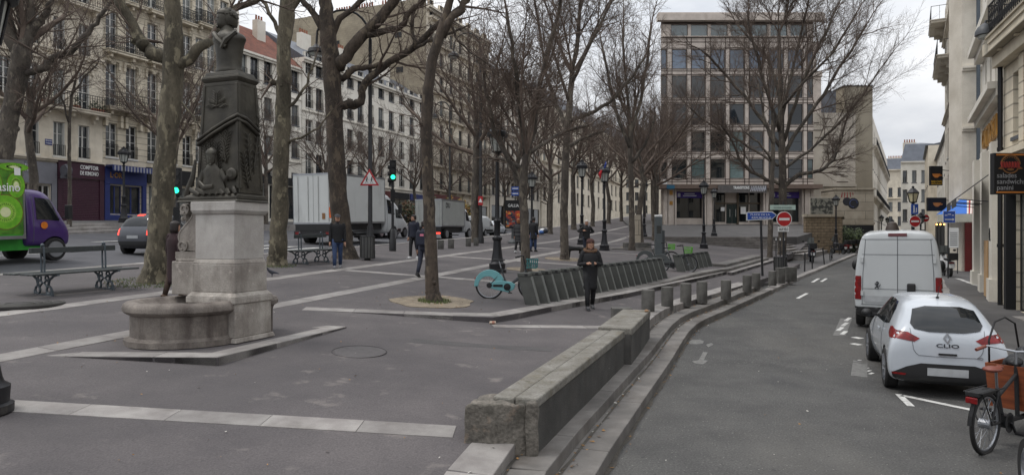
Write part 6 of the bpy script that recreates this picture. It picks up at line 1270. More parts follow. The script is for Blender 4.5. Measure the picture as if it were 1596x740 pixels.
def shell(root, stations, wheels, mat, arch_r, half_w, name='body', sub=2):
    vs = []; n = 0; rows = []
    for x, rg in stations:
        full = [(y, z) for y, z in rg] + [(-y, z) for y, z in rg[-2:0:-1]]; n = len(full); rows.append([(x, y, z) for y, z in full])
    for r_ in rows: vs += r_
    fs = [tuple(range(n)), tuple(range((len(rows) - 1) * n, len(rows) * n))[::-1]]
    for i in range(len(rows) - 1):
        for j in range(n): q = (j + 1) % n; fs.append((i * n + j, (i + 1) * n + j, (i + 1) * n + q, i * n + q))
    me = bpy.data.meshes.new(name); me.from_pydata(vs, [], fs); ob = bpy.data.objects.new(name, me); COL.objects.link(ob)
    bm = bmesh.new(); bm.from_mesh(me); bmesh.ops.recalc_face_normals(bm, faces=bm.faces[:]); bm.to_mesh(me); bm.free()
    md = ob.modifiers.new('s', 'SUBSURF'); md.levels = sub; md.render_levels = sub
    cm = MB()
    for x, z, r_ in wheels:
        for sy in (-1, 1): cm.lathe([(r_, -.32), (r_, .32)], 28, (x, sy * (half_w - .06), z), 'y')
    cut = cm.build('cut', mat); bb = bmesh.new(); bb.from_mesh(cut.data); bmesh.ops.recalc_face_normals(bb, faces=bb.faces[:]); bb.to_mesh(cut.data); bb.free()
    bo = ob.modifiers.new('b', 'BOOLEAN'); bo.object = cut; bo.operation = 'DIFFERENCE'; bo.solver = 'EXACT'
    dg = bpy.context.evaluated_depsgraph_get(); new = bpy.data.meshes.new_from_object(ob.evaluated_get(dg))
    bpy.data.objects.remove(cut); bpy.data.objects.remove(ob)
    new.materials.clear(); new.materials.append(mat); new.materials.append(plastic)
    for p in new.polygons:
        c = p.center
        p.use_smooth = True
        for x, z, r_ in wheels:
            d = math.hypot(c.x - x, c.z - z)
            if d < r_ + .004 and (abs(d - r_) < .02 or abs(p.normal.y) > .9) and abs(c.y) < half_w + .05 and abs(c.y) > half_w - .45 and (abs(p.normal.x * (c.x - x) + p.normal.z * (c.z - z)) > .5 * d or d < r_ * .9 and abs(c.y) < half_w - .25): p.material_index = 1
    new.set_sharp_from_angle(angle=R(40))
    o = bpy.data.objects.new(name, new); COL.objects.link(o); o.parent = root
    bm = bmesh.new(); bm.from_mesh(new); bv = BVHTree.FromBMesh(bm); bm.free(); return o, bv
def project(bv, poly, face, name, mat, parent, off=.004, res=.07, sgn=1, thick=0.0, smooth=True):
    """a panel shaped in side (x,z), rear (y,z), front or top (x,y) view, laid on the body's own surface"""
    bm = bmesh.new(); vv = [bm.verts.new((a, b, 0)) for a, b in poly]; bm.faces.new(vv); bmesh.ops.triangulate(bm, faces=bm.faces[:])
    for _ in range(6):
        e_ = [e for e in bm.edges if e.calc_length() > res]
        if not e_: break
        bmesh.ops.subdivide_edges(bm, edges=e_, cuts=1); bmesh.ops.triangulate(bm, faces=[f for f in bm.faces if len(f.verts) > 3])
    last = None
    for v in bm.verts:
        a, b = v.co.x, v.co.y
        if face == 'side': o, d = Vector((a, sgn * 4, b)), Vector((0, -sgn, 0))
        elif face == 'rear': o, d = Vector((-2, a, b)), Vector((1, 0, 0))
        elif face == 'front': o, d = Vector((12, a, b)), Vector((-1, 0, 0))
        else: o, d = Vector((a, b, 6)), Vector((0, 0, -1))
        h = bv.ray_cast(o, d)
        if h[0] is not None: v.co = h[0] - d * off; last = v.co
        else: v.co = (last.copy() if last is not None else o + d * 2)
        if h[0] is None:
            nr = bv.find_nearest(o + d * 2)
            if nr[0] is not None: v.co = nr[0] - d * off
    bmesh.ops.recalc_face_normals(bm, faces=bm.faces[:]); me = bpy.data.meshes.new(name); bm.to_mesh(me); bm.free(); me.materials.append(mat)
    if smooth: me.polygons.foreach_set('use_smooth', [True] * len(me.polygons))
    o = bpy.data.objects.new(name, me); COL.objects.link(o); o.parent = parent
    if thick: sm = o.modifiers.new('t', 'SOLIDIFY'); sm.thickness = thick; sm.offset = 1
    return o
def seam(bv, pts, face, parent, w=.008, sgn=1, name='panel_seam', mat=None, off=.002):
    m = MB(); out = []
    for a, b in [p for p in resample(pts, .06)]:
        if face == 'side': o, d = Vector((a, sgn * 4, b)), Vector((0, -sgn, 0))
        elif face == 'rear': o, d = Vector((-2, a, b)), Vector((1, 0, 0))
        else: o, d = Vector((a, b, 6)), Vector((0, 0, -1))
        h = bv.ray_cast(o, d)
        if h[0] is not None: out.append(h[0] - d * off)
    if len(out) > 1: m.tube(out, w / 2, 5); return m.build(name, mat or seam_m, parent)
_wh = {}
def wheel(root, x, y, r_, w=.2, spokes=5, rim=None, z=None):
    sy = 1 if y > 0 else -1; key = (round(r_, 3), w, spokes, sy, (rim or rim_m).name)
    if key in _wh:
        o = _wh[key].copy(); COL.objects.link(o); c = _wh[key].children[0].copy(); COL.objects.link(c); c.parent = o
    else:
        m = MB(); k_ = r_ * .68; m.lathe([(k_, -w / 2), (r_ * .93, -w / 2), (r_, -w / 2 + .025), (r_, w / 2 - .025), (r_ * .93, w / 2), (k_, w / 2 - .005), (k_, -w / 2)], 30, (0, 0, 0), 'y'); o = m.build('wheel', tyre_m, smooth=True)
        m = MB(); yo = sy * (w / 2 - .02); m.lathe([(k_ + .004, yo - .03), (k_ + .004, yo + .012), (k_ - .02, yo + .016), (k_ - .03, yo - .03)], 26, (0, 0, 0), 'y'); m.lathe([(.01, yo - .05), (k_, yo - .05), (k_, yo - .04), (.01, yo - .04)], 26, (0, 0, 0), 'y')
        for i in range(spokes): a = i * 2 * math.pi / spokes; m.bar((.03 * math.cos(a), yo, .03 * math.sin(a)), ((k_ - .01) * math.cos(a), yo - .005, (k_ - .01) * math.sin(a)), .03, k_ * .3)
        m.lathe([(.01, yo - .03), (.06, yo - .03), (.05, yo + .014), (.01, yo + .016)], 14, (0, 0, 0), 'y'); m.build('rim', rim or rim_m, o, smooth=True); _wh[key] = o
    o.parent = root; o.location = (x, y, r_ if z is None else z); return o
def place(o, x, y, z, hx, hy, pitch=0.0): o.location = (x, y, z); o.rotation_euler = (0, -pitch, math.atan2(hy, hx))
def cutter_plate(m, p): pass

def hatchback(label, paint, name='parked_car', W=.86, full=True, plate_text=None, cat='car'):
    t = thing(name, label, cat); w = W
    st = [(0.0, ring(.32, w * .93, .48, w * .97, .60, w * .94, .70, w * .84)), (.02, ring(.24, w * .99, .52, w * 1.03, .80, w * .98, .95, w * .84)), (.13, ring(.20, w * 1.0, .55, w * 1.03, .90, w * .98, 1.08, w * .78)), (.34, ring(.19, w * .98, .58, 1.0 * w, .94, w * .95, 1.28, w * .70)),
          (.60, ring(.19, w * .9, .60, 1.0 * w, .96, w * .95, 1.405, w * .67)), (1.1, ring(.19, w * .9, .58, w * .99, .95, w * .945, 1.452, w * .67)), (1.75, ring(.19, w * .9, .56, w * .985, .93, w * .94, 1.455, w * .67)), (2.25, ring(.19, w * .9, .56, w * .985, .92, w * .935, 1.40, w * .66)), (2.7, ring(.19, w * .9, .58, w * .985, .91, w * .93, 1.20, w * .70)),
          (3.08, ring(.19, w * .9, .60, w * .985, .89, w * .90, 1.0, w * .74)), (3.5, ring(.19, w * .88, .58, w * .97, .82, w * .86, .91, w * .7)), (3.86, ring(.20, w * .82, .52, w * .90, .70, w * .78, .78, w * .62)), (4.02, ring(.26, w * .7, .45, w * .74, .56, w * .66, .62, w * .5)), (4.06, ring(.34, w * .5, .42, w * .52, .48, w * .48, .54, w * .4))]
    rx, fx, rr_ = .74, 3.30, .315; body, bv = shell(t, st, [(rx, rr_, .355), (fx, rr_, .355)], paint, .355, w)
    for x in (rx, fx):
        for sy in (-1, 1): wheel(t, x, sy * (w - .10), rr_, .19)
    # glass
    project(bv, [(-w * .55, 1.02), (-w * .3, .985), (w * .3, .985), (w * .55, 1.02), (w * .61, 1.09), (w * .53, 1.285), (w * .3, 1.33), (-w * .3, 1.33), (-w * .53, 1.285), (-w * .61, 1.09)], 'rear', 'rear_window', car_glass, t, .018, .03)
    m = MB(); m.cyl((.17, 0, 1.05), (.15, 0, 1.04), .025); m.bar((.155, 0, 1.055), (.20, .34, 1.09), .018); m.build('rear_wiper', plastic, t)
    for s_ in (1, -1):
        project(bv, [(.72, 1.02), (1.2, .975), (1.22, 1.35), (1.0, 1.345), (.82, 1.24)], 'side', 'side_window', car_glass, t, .006, sgn=s_); project(bv, [(1.26, .97), (2.75, .955), (2.62, 1.06), (2.2, 1.31), (1.9, 1.36), (1.26, 1.36)], 'side', 'side_window', car_glass, t, .006, sgn=s_)
        project(bv, [(.06, .965), (.34, 1.01), (.50, 1.0), (.46, .90), (.30, .86), (.05, .86)], 'side', 'tail_light', red_lens, t, .007, sgn=s_)
        seam(bv, [(1.24, .45), (1.24, 1.36)], 'side', t, sgn=s_); seam(bv, [(2.5, .3), (2.62, .8), (2.6, 1.0)], 'side', t, sgn=s_); seam(bv, [(1.05, .55), (1.24, .45), (1.26, .3)], 'side', t, sgn=s_)
        project(bv, [(1.2, .24), (2.85, .22), (2.8, .32), (1.3, .36)], 'side', 'sill', plastic, t, .006, sgn=s_)
        m = MB(); m.ball((2.5, s_ * (w + .08), 1.0), (.09, .1, .075), 10, 7); m.bar((2.5, s_ * (w - .1), .97), (2.5, s_ * (w + .05), .98), .05); m.build('wing_mirror', plastic, t, smooth=True)
        m = MB(); m.bar((1.42, s_ * (w * .985), .86), (1.62, s_ * (w * .985), .86), .03); m.build('door_handle', paint, t, bevel=.008)
    for s_ in (1, -1):
        project(bv, [(s_ * w * .95, .99), (s_ * w * .95, .88), (s_ * w * .56, .83), (s_ * w * .46, .88), (s_ * w * .66, .965)], 'rear', 'tail_light', red_lens, t, .008)
        project(bv, [(s_ * w * .96, .37), (s_ * w * .70, .36), (s_ * w * .72, .33), (s_ * w * .95, .34)], 'rear', 'reflector', red_lens, t, .011)
        project(bv, [(s_ * w * .85, .68), (s_ * w * .45, .66), (s_ * w * .5, .74), (s_ * w * .8, .78)], 'front', 'headlight', clear_lens, t, .006)
    project(bv, [(-w * .97, .28), (w * .97, .28), (w * .93, .37), (w * .70, .46), (w * .45, .52), (-w * .45, .52), (-w * .70, .46), (-w * .93, .37)], 'rear', 'lower_bumper', plastic, t, .008)
    project(bv, [(-w * .8, .22), (w * .8, .22), (w * .95, .3), (-w * .95, .3)], 'rear', 'lower_bumper', plastic, t, .007)
    project(bv, [(-.27, .345), (.27, .345), (.27, .46), (-.27, .46)], 'rear', 'number_plate', plate_m, t, .016)
    for s_ in (1, -1): seam(bv, [(s_ * w * .62, 1.02), (s_ * w * .60, .86), (s_ * w * .57, .70), (s_ * w * .5, .635), (0, .625)], 'rear', t)
    m = MB(); m.box(-.02, .03, -.12, .12, .655, .68); m.build('hatch_handle', plastic, t)
    m = MB(); m.box(.36, .40, -.14, .14, 1.355, 1.375); m.build('brake_light', red_lens, t) if 0 else None
    if full:
        m = MB(); dm = [(0, .085), (.055, 0), (0, -.085), (-.055, 0)]; di = [(0, .05), (.03, 0), (0, -.05), (-.03, 0)]; xe = -.0 + (bv.ray_cast(Vector((-2, 0, .90)), Vector((1, 0, 0)))[0].x if bv.ray_cast(Vector((-2, 0, .90)), Vector((1, 0, 0)))[0] else 0)
        for i in range(4): a, b, c, d = dm[i], dm[(i + 1) % 4], di[(i + 1) % 4], di[i]; m.sheet([a, b, c, d], (xe - .005, 0, .90), (0, -1, 0), (.1, 0, 1), .012)
        m.build('emblem', silver, t); xe2 = bv.ray_cast(Vector((-2, 0, .79)), Vector((1, 0, 0)))[0].x
        m = MB(); m.text('CLIO', (xe2 - .003, 0, .765), (0, -1, 0), (.12, 0, 1), .075, .30, .008, 'CENTER', .01); m.build('lettering', M('dark_chrome', rgb(70, 72, 76), .3, metal=.8), t)
        m = MB(); xe3 = bv.ray_cast(Vector((-2, -.42, .62)), Vector((1, 0, 0)))[0].x; m.text('dCi', (xe3 - .004, -.42, .62), (0, -1, 0), (.1, 0, 1), .05, .07, .006); m.build('lettering', silver, t)
    m = MB(); m.tube([(.78, 0, 1.43), (.62, 0, 1.62)], [.008, .004], 6); m.ball((.78, 0, 1.44), (.04, .025, .02), 8, 5); m.build('aerial', plastic, t)
    return t
clio = hatchback('white hatchback parked at the right, tail towards the camera', white_car, W=.79)
hd = Vector((.385, .923)); lf = Vector((-hd.y, hd.x)); p = Vector((6.33, 11.2)) - hd * .74 - lf * .70; place(clio, p.x, p.y, 0, hd.x, hd.y); clio.scale = (1, 1, 1.055)
dk_ = hatchback('dark car whose front corner just enters at the bottom right', dark_car, full=False, name='parked_car'); hd2 = Vector((.40, .92)).normalized(); lf2 = Vector((-hd2.y, hd2.x)); p = Vector((5.34, 6.8)) - hd2 * 4.0 - lf2 * .6; place(dk_, p.x, p.y, 0, hd2.x, hd2.y)

def van(label, paint, Ln=5.4, W=1.02, Hh=2.52, rear_detail=True, nose=1.35, cat='van', name='parked_van', wr=.335, glass_rear=False, group=None):
    t = thing(name, label, cat, group=group); w = W; h = Hh
    st = [(0.0, ring(.42, w * .9, .9, w * .96, 1.35 * h / 2.52, w * .95, h - .06, w * .83)), (.04, ring(.38, w * .95, .9, w * .995, 1.35 * h / 2.52, w * .98, h - .02, w * .86)), (.25, ring(.32, w * .96, .9, w, 1.4 * h / 2.52, w * .985, h, w * .86)), (Ln * .35, ring(.30, w * .96, .9, w, 1.4 * h / 2.52, w * .985, h, w * .86)), (Ln - nose - .9, ring(.30, w * .96, .9, w, 1.35 * h / 2.52, w * .98, h - .02, w * .84)), (Ln - nose - .35, ring(.30, w * .96, .85, w * .99, 1.3 * h / 2.52, w * .95, h * .90, w * .80)),
          (Ln - nose + .35, ring(.30, w * .95, .8, w * .98, 1.15 * h / 2.52 + .02, w * .93, h * .58, w * .80)), (Ln - .55, ring(.30, w * .92, .7, w * .95, .95 * h / 2.52 + .06, w * .88, h * .475, w * .74)), (Ln - .12, ring(.30, w * .8, .6, w * .84, .75 * h / 2.52 + .08, w * .76, h * .38, w * .62)), (Ln, ring(.36, w * .6, .5, w * .62, .6 * h / 2.52 + .08, w * .56, h * .3, w * .46))]
    rx, fx = Ln * .19, Ln - .95; body, bv = shell(t, st, [(rx, wr, wr + .05), (fx, wr, wr + .05)], paint, wr + .05, w)
    for x in (rx, fx):
        for sy in (-1, 1): wheel(t, x, sy * (w - .12), wr, .21, 8)
    k_ = h / 2.52
    for s_ in (1, -1):
        project(bv, [(Ln - nose - .95, 1.32 * k_), (Ln - nose + .2, 1.28 * k_), (Ln - nose - .2, 1.86 * k_), (Ln - nose - .85, 1.92 * k_)], 'side', 'side_window', car_glass, t, .008, sgn=s_); seam(bv, [(Ln - nose - 1.05, .4), (Ln - nose - 1.05, h * .86)], 'side', t, .014, s_); seam(bv, [(.1, 1.0 * k_), (Ln - nose - 1.1, 1.0 * k_)], 'side', t, .012, s_)
        m = MB(); m.ball((Ln - nose + .15, s_ * (w + .14), 1.4 * k_), (.1, .12, .17), 10, 7); m.build('wing_mirror', plastic, t, smooth=True)
        project(bv, [(.9, .42), (fx - .6, .42), (fx - .6, .62), (.9, .62)], 'side', 'rub_strip', plastic, t, .008, sgn=s_)
        project(bv, [(s_ * w * .99, 1.40 * k_), (s_ * w * .82, 1.40 * k_), (s_ * w * .82, .80 * k_), (s_ * w * .99, .80 * k_)], 'rear', 'tail_light', red_lens, t, .01)
        project(bv, [(s_ * w * .7, .95 * k_), (s_ * w * .4, .85 * k_), (s_ * w * .42, .7 * k_), (s_ * w * .75, .72 * k_)], 'front', 'headlight', clear_lens, t, .01)
    project(bv, [(-w * .66, 1.28 * k_), (w * .66, 1.28 * k_), (w * .60, 1.9 * k_), (-w * .60, 1.9 * k_)], 'front', 'windscreen', car_glass, t, .01)
    project(bv, [(-w * .96, .36), (w * .96, .36), (w * .96, .62 * k_), (-w * .96, .62 * k_)], 'rear', 'rear_bumper', plastic, t, .04, thick=.03)
    seam(bv, [(0, .66 * k_), (0, h * .955)], 'rear', t, .016, name='door_seam'); 
    for z in (.68 * k_, h * .925): seam(bv, [(-w * .82, z), (w * .82, z)], 'rear', t, .014)
    for s_ in (1, -1): seam(bv, [(s_ * w * .80, .68 * k_), (s_ * w * .78, h * .6), (s_ * w * .72, h * .925)], 'rear', t, .014)
    project(bv, [(-.2, h * .955), (.2, h * .955), (.2, h * .985), (-.2, h * .985)], 'rear', 'brake_light', M('dark_red_lens', rgb(84, 16, 24), .3), t, .015)
    if glass_rear:
        for s_ in (1, -1): project(bv, [(s_ * .08, 1.15 * k_), (s_ * w * .7, 1.15 * k_), (s_ * w * .66, 1.95 * k_), (s_ * .08, 1.95 * k_)], 'rear', 'rear_window', car_glass, t, .012)
    if rear_detail:
        seam(bv, [(-w * .8, 1.95 * k_), (w * .8, 1.95 * k_)], 'rear', t, .012); seam(bv, [(-w * .8, 1.08 * k_), (w * .8, 1.08 * k_)], 'rear', t, .012)
        m = MB(); m.box(-.055, .03, -.38, -.20, .92 * k_, 1.24 * k_); m.build('door_handle', plastic, t, bevel=.03)
        for s_ in (1, -1):
            for z in (.9, 1.75): MB().box(-.03, .02, s_ * (w * .80) - .03, s_ * (w * .80) + .03, z * k_, z * k_ + .12).build('hinge', paint, t)
        project(bv, [(w * .06, .74 * k_), (w * .76, .74 * k_), (w * .76, .90 * k_), (w * .06, .90 * k_)], 'rear', 'number_plate', plate_m, t, .014)
        em = MB(); y0, z0 = .42, 1.17 * k_   # rearing-lion emblem in simple strokes
        def S(pts, r_): em.tube([(-.0 - .012, y0 - a * .12, z0 + b * .12) for a, b in pts], r_ * .8, 5)
        S([(-.35, .6), (-.1, .75), (.1, .55), (.0, .3), (-.2, -.1), (-.25, -.35)], .017); S([(-.1, .4), (-.45, .3), (-.55, .45)], .012); S([(-.05, .2), (-.4, .05), (-.5, .2)], .012); S([(-.2, -.3), (-.5, -.5), (-.55, -.65)], .013); S([(-.15, -.3), (.1, -.45), (0, -.75)], .013); S([(-.1, -.15), (.3, -.2), (.35, .1), (.5, .2)], .01)
        em.build('emblem', M('dark_chrome', rgb(70, 72, 76), .3, metal=.8), t); m = MB(); m.text('BOXER', (-.012, -.62, .98 * k_ - .13), (0, -1, 0), (0, 0, 1), .07, .26, .008); m.build('lettering', M('dark_chrome', (0, 0, 0)), t)
    return t
bx = van('tall white panel van parked ahead of the white hatchback', white_van, W=.96, Hh=2.47); hv = Vector((.50, .866)); lv = Vector((-hv.y, hv.x)); p = Vector((ux(1335, 17.7), 17.7)) - hv * 1.0 - lv * .94; place(bx, p.x, p.y, ZR(0, 17.7), hv.x, hv.y, .03)
rx_ = M('roof_beacon', rgb(60, 50, 44), .6); m = MB(); m.lathe([(.16, 0), (.16, .05), (.13, .12), (.10, .2), (.02, .24)], 12, (1.6, .12, 2.47)); m.build('roof_vent', rx_, bx, smooth=True)

def on_bvd(o, u, v, back=0.0, side=0.0):
    q = hit(u, v, RW); sl = (RW(*(q.xy + BD * 3)) - q.z) / 3; p = q.xy - BD * back - BN * side; place(o, p.x, p.y, RW(p.x, p.y), BD.x, BD.y, math.atan(sl)); return o
# box lorries
def lorry(label, box_m, cab_m, Lb, Wb, zb, zt, cab_l, cab_h, wr=.42, rear_w=2, pitch=0, name='box_lorry', chassis=None):
    t = thing(name, label, 'lorry'); w = Wb / 2
    m = MB(); m.box(0, Lb, -w, w, zb, zt); bo = m.build('cargo_box', box_m, t, bevel=.04)
    m = MB()
    for y in (-w - .012, w + .001): m.box(.0, Lb, y, y + .011, zb, zb + .1); m.box(0, Lb, y, y + .011, zt - .1, zt); m.box(-.001, .08, y, y + .011, zb + .101, zt - .101); m.box(Lb - .08, Lb, y, y + .011, zb + .101, zt - .101)
    for z in (zb, zt - .08): m.box(-.015, -.002, -w, w, z, z + .08)
    m.build('box_trim', silver, bo)
    m = MB(); m.box(-.012, -.002, -.012, .012, zb + .1, zt - .1); [m.box(-.03, -.002, y - .02, y + .02, zb + .15, zt - .15) for y in (-w * .75, -w * .25, w * .25, w * .75)]; m.build('rear_door', M('grey_door_trim', rgb(172, 174, 172), .5, var=.2), bo)
    m = MB(); m.box(.1, Lb + cab_l - .4, -w * .75, w * .75, zb - .35, zb - .01); m.box(-.05, .12, -w * .95, w * .95, zb - .55, zb - .35); m.box(-.02, .08, -w * .9, w * .9, zb - .34, zb - .005)
    for y in (-w + .05, w - .12): m.box(Lb * .35, Lb * .75, y, y + .07, zb - .45, zb - .38); m.box(Lb * .35, Lb * .75, y, y + .07, zb - .65, zb - .58)
    m.build('chassis', chassis or plastic, t)
    for s_ in (1, -1): m = MB(); m.box(-.08, -.051, s_ * w * .75 - .16, s_ * w * .75 + .16, zb - .52, zb - .40); m.build('tail_light', red_lens, t)
    x0 = Lb + .06; cw = w * .95; hc = cab_h
    cb = ring
    st = [(x0, ring(.5, cw * .9, .9, cw, 1.4, cw, hc, cw * .9)), (x0 + .05, ring(.45, cw * .94, .9, cw, 1.4, cw, hc, cw * .92)), (x0 + cab_l * .4, ring(.45, cw * .94, .9, cw, 1.4, cw * .99, hc, cw * .9)), (x0 + cab_l * .62, ring(.45, cw * .94, .9, cw, 1.35, cw * .98, hc * .93, cw * .86)), (x0 + cab_l * .86, ring(.45, cw * .93, .9, cw * .98, 1.2, cw * .95, hc * .62, cw * .84)), (x0 + cab_l * .97, ring(.45, cw * .9, .8, cw * .94, 1.0, cw * .9, hc * .5, cw * .8)), (x0 + cab_l, ring(.5, cw * .8, .7, cw * .82, .85, cw * .8, hc * .42, cw * .7))]
    fx = x0 + cab_l * .62; body, bv = shell(t, st, [(fx, wr, wr + .05)], cab_m, wr, cw, 'cab')
    for s_ in (1, -1):
        project(bv, [(x0 + cab_l * .22, hc * .58), (x0 + cab_l * .74, hc * .56), (x0 + cab_l * .58, hc * .86), (x0 + cab_l * .22, hc * .88)], 'side', 'side_window', car_glass, t, .01, sgn=s_); seam(bv, [(x0 + cab_l * .16, .6), (x0 + cab_l * .16, hc * .9)], 'side', t, .016, s_)
        m = MB(); m.box(x0 + cab_l * .78, x0 + cab_l * .88, s_ * (cw + .2) - .09, s_ * (cw + .2) + .09, hc * .58, hc * .78); m.bar((x0 + cab_l * .8, s_ * cw * .95, hc * .6), (x0 + cab_l * .83, s_ * (cw + .2), hc * .62), .04); m.build('wing_mirror', plastic, t, bevel=.02)
        project(bv, [(s_ * cw * .75, hc * .43), (s_ * cw * .45, hc * .40), (s_ * cw * .45, hc * .33), (s_ * cw * .78, hc * .34)], 'front', 'headlight', clear_lens, t, .01)
    project(bv, [(-cw * .72, hc * .6), (cw * .72, hc * .6), (cw * .68, hc * .9), (-cw * .68, hc * .9)], 'front', 'windscreen', car_glass, t, .01)
    for sy in (-1, 1): wheel(t, fx, sy * (cw - .13), wr, .24, 6); wheel(t, Lb * .22, sy * (w - .2), wr, .34, 6)
    t['fx'] = fx; return t, bo
lorry_w = M('lorry_box_white', rgb(196, 198, 196), .5, var=.08, scale=1.2); overlay(lorry_w, 'noise', rgb(120, 118, 112), .5, 1.5, (.56, .8), stretch=(1, 1, .3), detail=7)
big, bo = lorry('big white box lorry with dirty rear doors in the traffic', lorry_w, white_van, 5.0, 2.45, 1.05, 3.62, 1.7, 2.75)
q = hit(520, 384, RW); on_bvd(big, 521, 384, 0, 1.2)
MB().box(-.02, -.013, -1.05, -.9, 1.35, 1.9).build('sticker', M('orange_sticker', rgb(214, 100, 44), .6), bo); MB().box(-.02, -.013, -.70, -.52, 1.3, 1.6).build('sticker', M('brown_sticker', rgb(140, 100, 60), .6), bo)
green_box = M('green_lorry_box', rgb(66, 170, 44), .4, var=.15, scale=1.5); purple_cab = M('purple_cab_paint', rgb(66, 38, 104), .3, var=.12, coat=.5)
dl, bo = lorry('bright green delivery lorry printed with kiwi fruit, purple cab, at the left edge', green_box, purple_cab, 3.2, 2.1, .72, 3.06, 1.45, 2.25, .36, name='delivery_lorry', chassis=M('green_skirt', rgb(52, 150, 52), .5))
on_bvd(dl, 88, 409, dl['fx'], 1.0)
ys = -1.05 - .004; kp = MB()
def disc(m, x, z, r_, t0, mat, n=22, sx=1, sz=1): m.mat(mat).sheet([(r_ * sx * math.cos(i * 2 * math.pi / n), r_ * sz * math.sin(i * 2 * math.pi / n)) for i in range(n)], (x, ys - t0, z), (1, 0, 0), (0, 0, 1), .002)
kp.mat(0).box(.05, 3.15, ys - .008, ys, .86, 2.96)
for j, (x, z, r_, sx, sz) in enumerate(((2.62, 1.52, .50, 1, 1), (2.95, 2.32, .34, .75, 1.1), (2.25, 2.30, .44, .7, 1.1), (1.55, 1.7, .6, 1, 1), (.7, 1.5, .55, 1, 1), (1.3, 2.62, .4, 1.2, .7), (.5, 2.5, .45, 1, .9), (2.9, 2.86, .3, 1.4, .4))):
    disc(kp, x, z, r_ * 1.06, .009 + j * .0005, 1, sx=sx, sz=sz); disc(kp, x, z, r_, .0115 + j * .0005, 2, sx=sx, sz=sz); disc(kp, x, z, r_ * .62, .014 + j * .0005, 3, sx=sx, sz=sz)
    for i in range(26): a = i * 2 * math.pi / 26; kp.mat(4).sheet([(-.012, -.03), (.012, -.03), (0, .035)], (x + r_ * .5 * sx * math.cos(a), ys - .0195 - j * .0005, z + r_ * .5 * sz * math.sin(a)), (math.sin(a), 0, -math.cos(a)), (math.cos(a), 0, math.sin(a)), .001)
    disc(kp, x, z, r_ * .3, .021 + j * .0005, 5, sx=sx, sz=sz)
kp.mat(6).text('Casino', (2.62, ys - .026, 2.14), (1, 0, 0), (0, 0, 1), .36, .86, .004, 'CENTER', .01); kp.box(2.9, 3.08, ys - .027, ys - .025, 2.62, 2.84)
kp.build('fruit_print', [M('leaf_green_print', rgb(92, 150, 38), .5, col2=rgb(48, 96, 24), scale=2.5), M('kiwi_skin', rgb(110, 96, 42), .6), M('kiwi_flesh', rgb(122, 186, 44), .5, col2=rgb(92, 160, 32), scale=7), M('kiwi_inner', rgb(164, 206, 84), .5, col2=rgb(120, 180, 50), scale=9), M('kiwi_seed', rgb(30, 34, 18), .5), M('kiwi_core', rgb(222, 228, 176), .5), white_letter], bo)
m = MB(); m.box(3.45, 3.68, ys + .04, ys + .055, 1.0, 1.16) if 0 else m.sheet([(.11 * math.cos(i * .4), .11 * math.sin(i * .4)) for i in range(16)], (3.8, -1.012, 1.12), (1, 0, 0), (0, 0, 1), .006); m.build('badge', orange_lens, dl)
sm, bo = lorry('small grey box lorry queueing in the traffic behind the dark forked tree', M('grey_lorry_box', rgb(160, 162, 158), .5, var=.12, scale=1.5), white_van, 4.0, 2.1, .9, 2.85, 1.6, 2.35, .38); on_bvd(sm, 668, 373, 0, 0)
m = MB(); m.text('DU', (1.0, -1.056, 2.25), (1, 0, 0), (0, 0, 1), .5, .7, .004, 'CENTER', .02); m.build('lettering', blackm, bo)
for x_ in bpy.data.objects:
    if x_.name.startswith('tail_light') and x_.parent == sm: x_.data.materials[0] = red_lit
v2 = van('white high-roofed van just ahead of the big box lorry', white_van, Ln=5.2, Hh=2.6, rear_detail=False, group='vans in the traffic'); on_bvd(v2, 629, 371, 4.0, 1.0)
v3 = van('low white van glimpsed behind the two standing people', white_van, Ln=4.6, Hh=2.0, rear_detail=False, group='vans in the traffic'); on_bvd(v3, 655, 370, 4.3, 2.6)
v4 = van('small white van with a lit brake light beyond the grey box lorry', white_van, Ln=4.2, W=.9, Hh=1.82, rear_detail=False, wr=.31, glass_rear=True, group='vans in the traffic'); on_bvd(v4, 737, 368.5, 0, 0)
for x_ in bpy.data.objects:
    if x_.name.startswith('tail_light') and x_.parent == v4: x_.data = x_.data.copy(); x_.data.materials[0] = red_lit
c5 = hatchback('white car at the head of the queue beside the poster board', white_car, full=False, name='car'); on_bvd(c5, 757, 367.5, 0, 0)
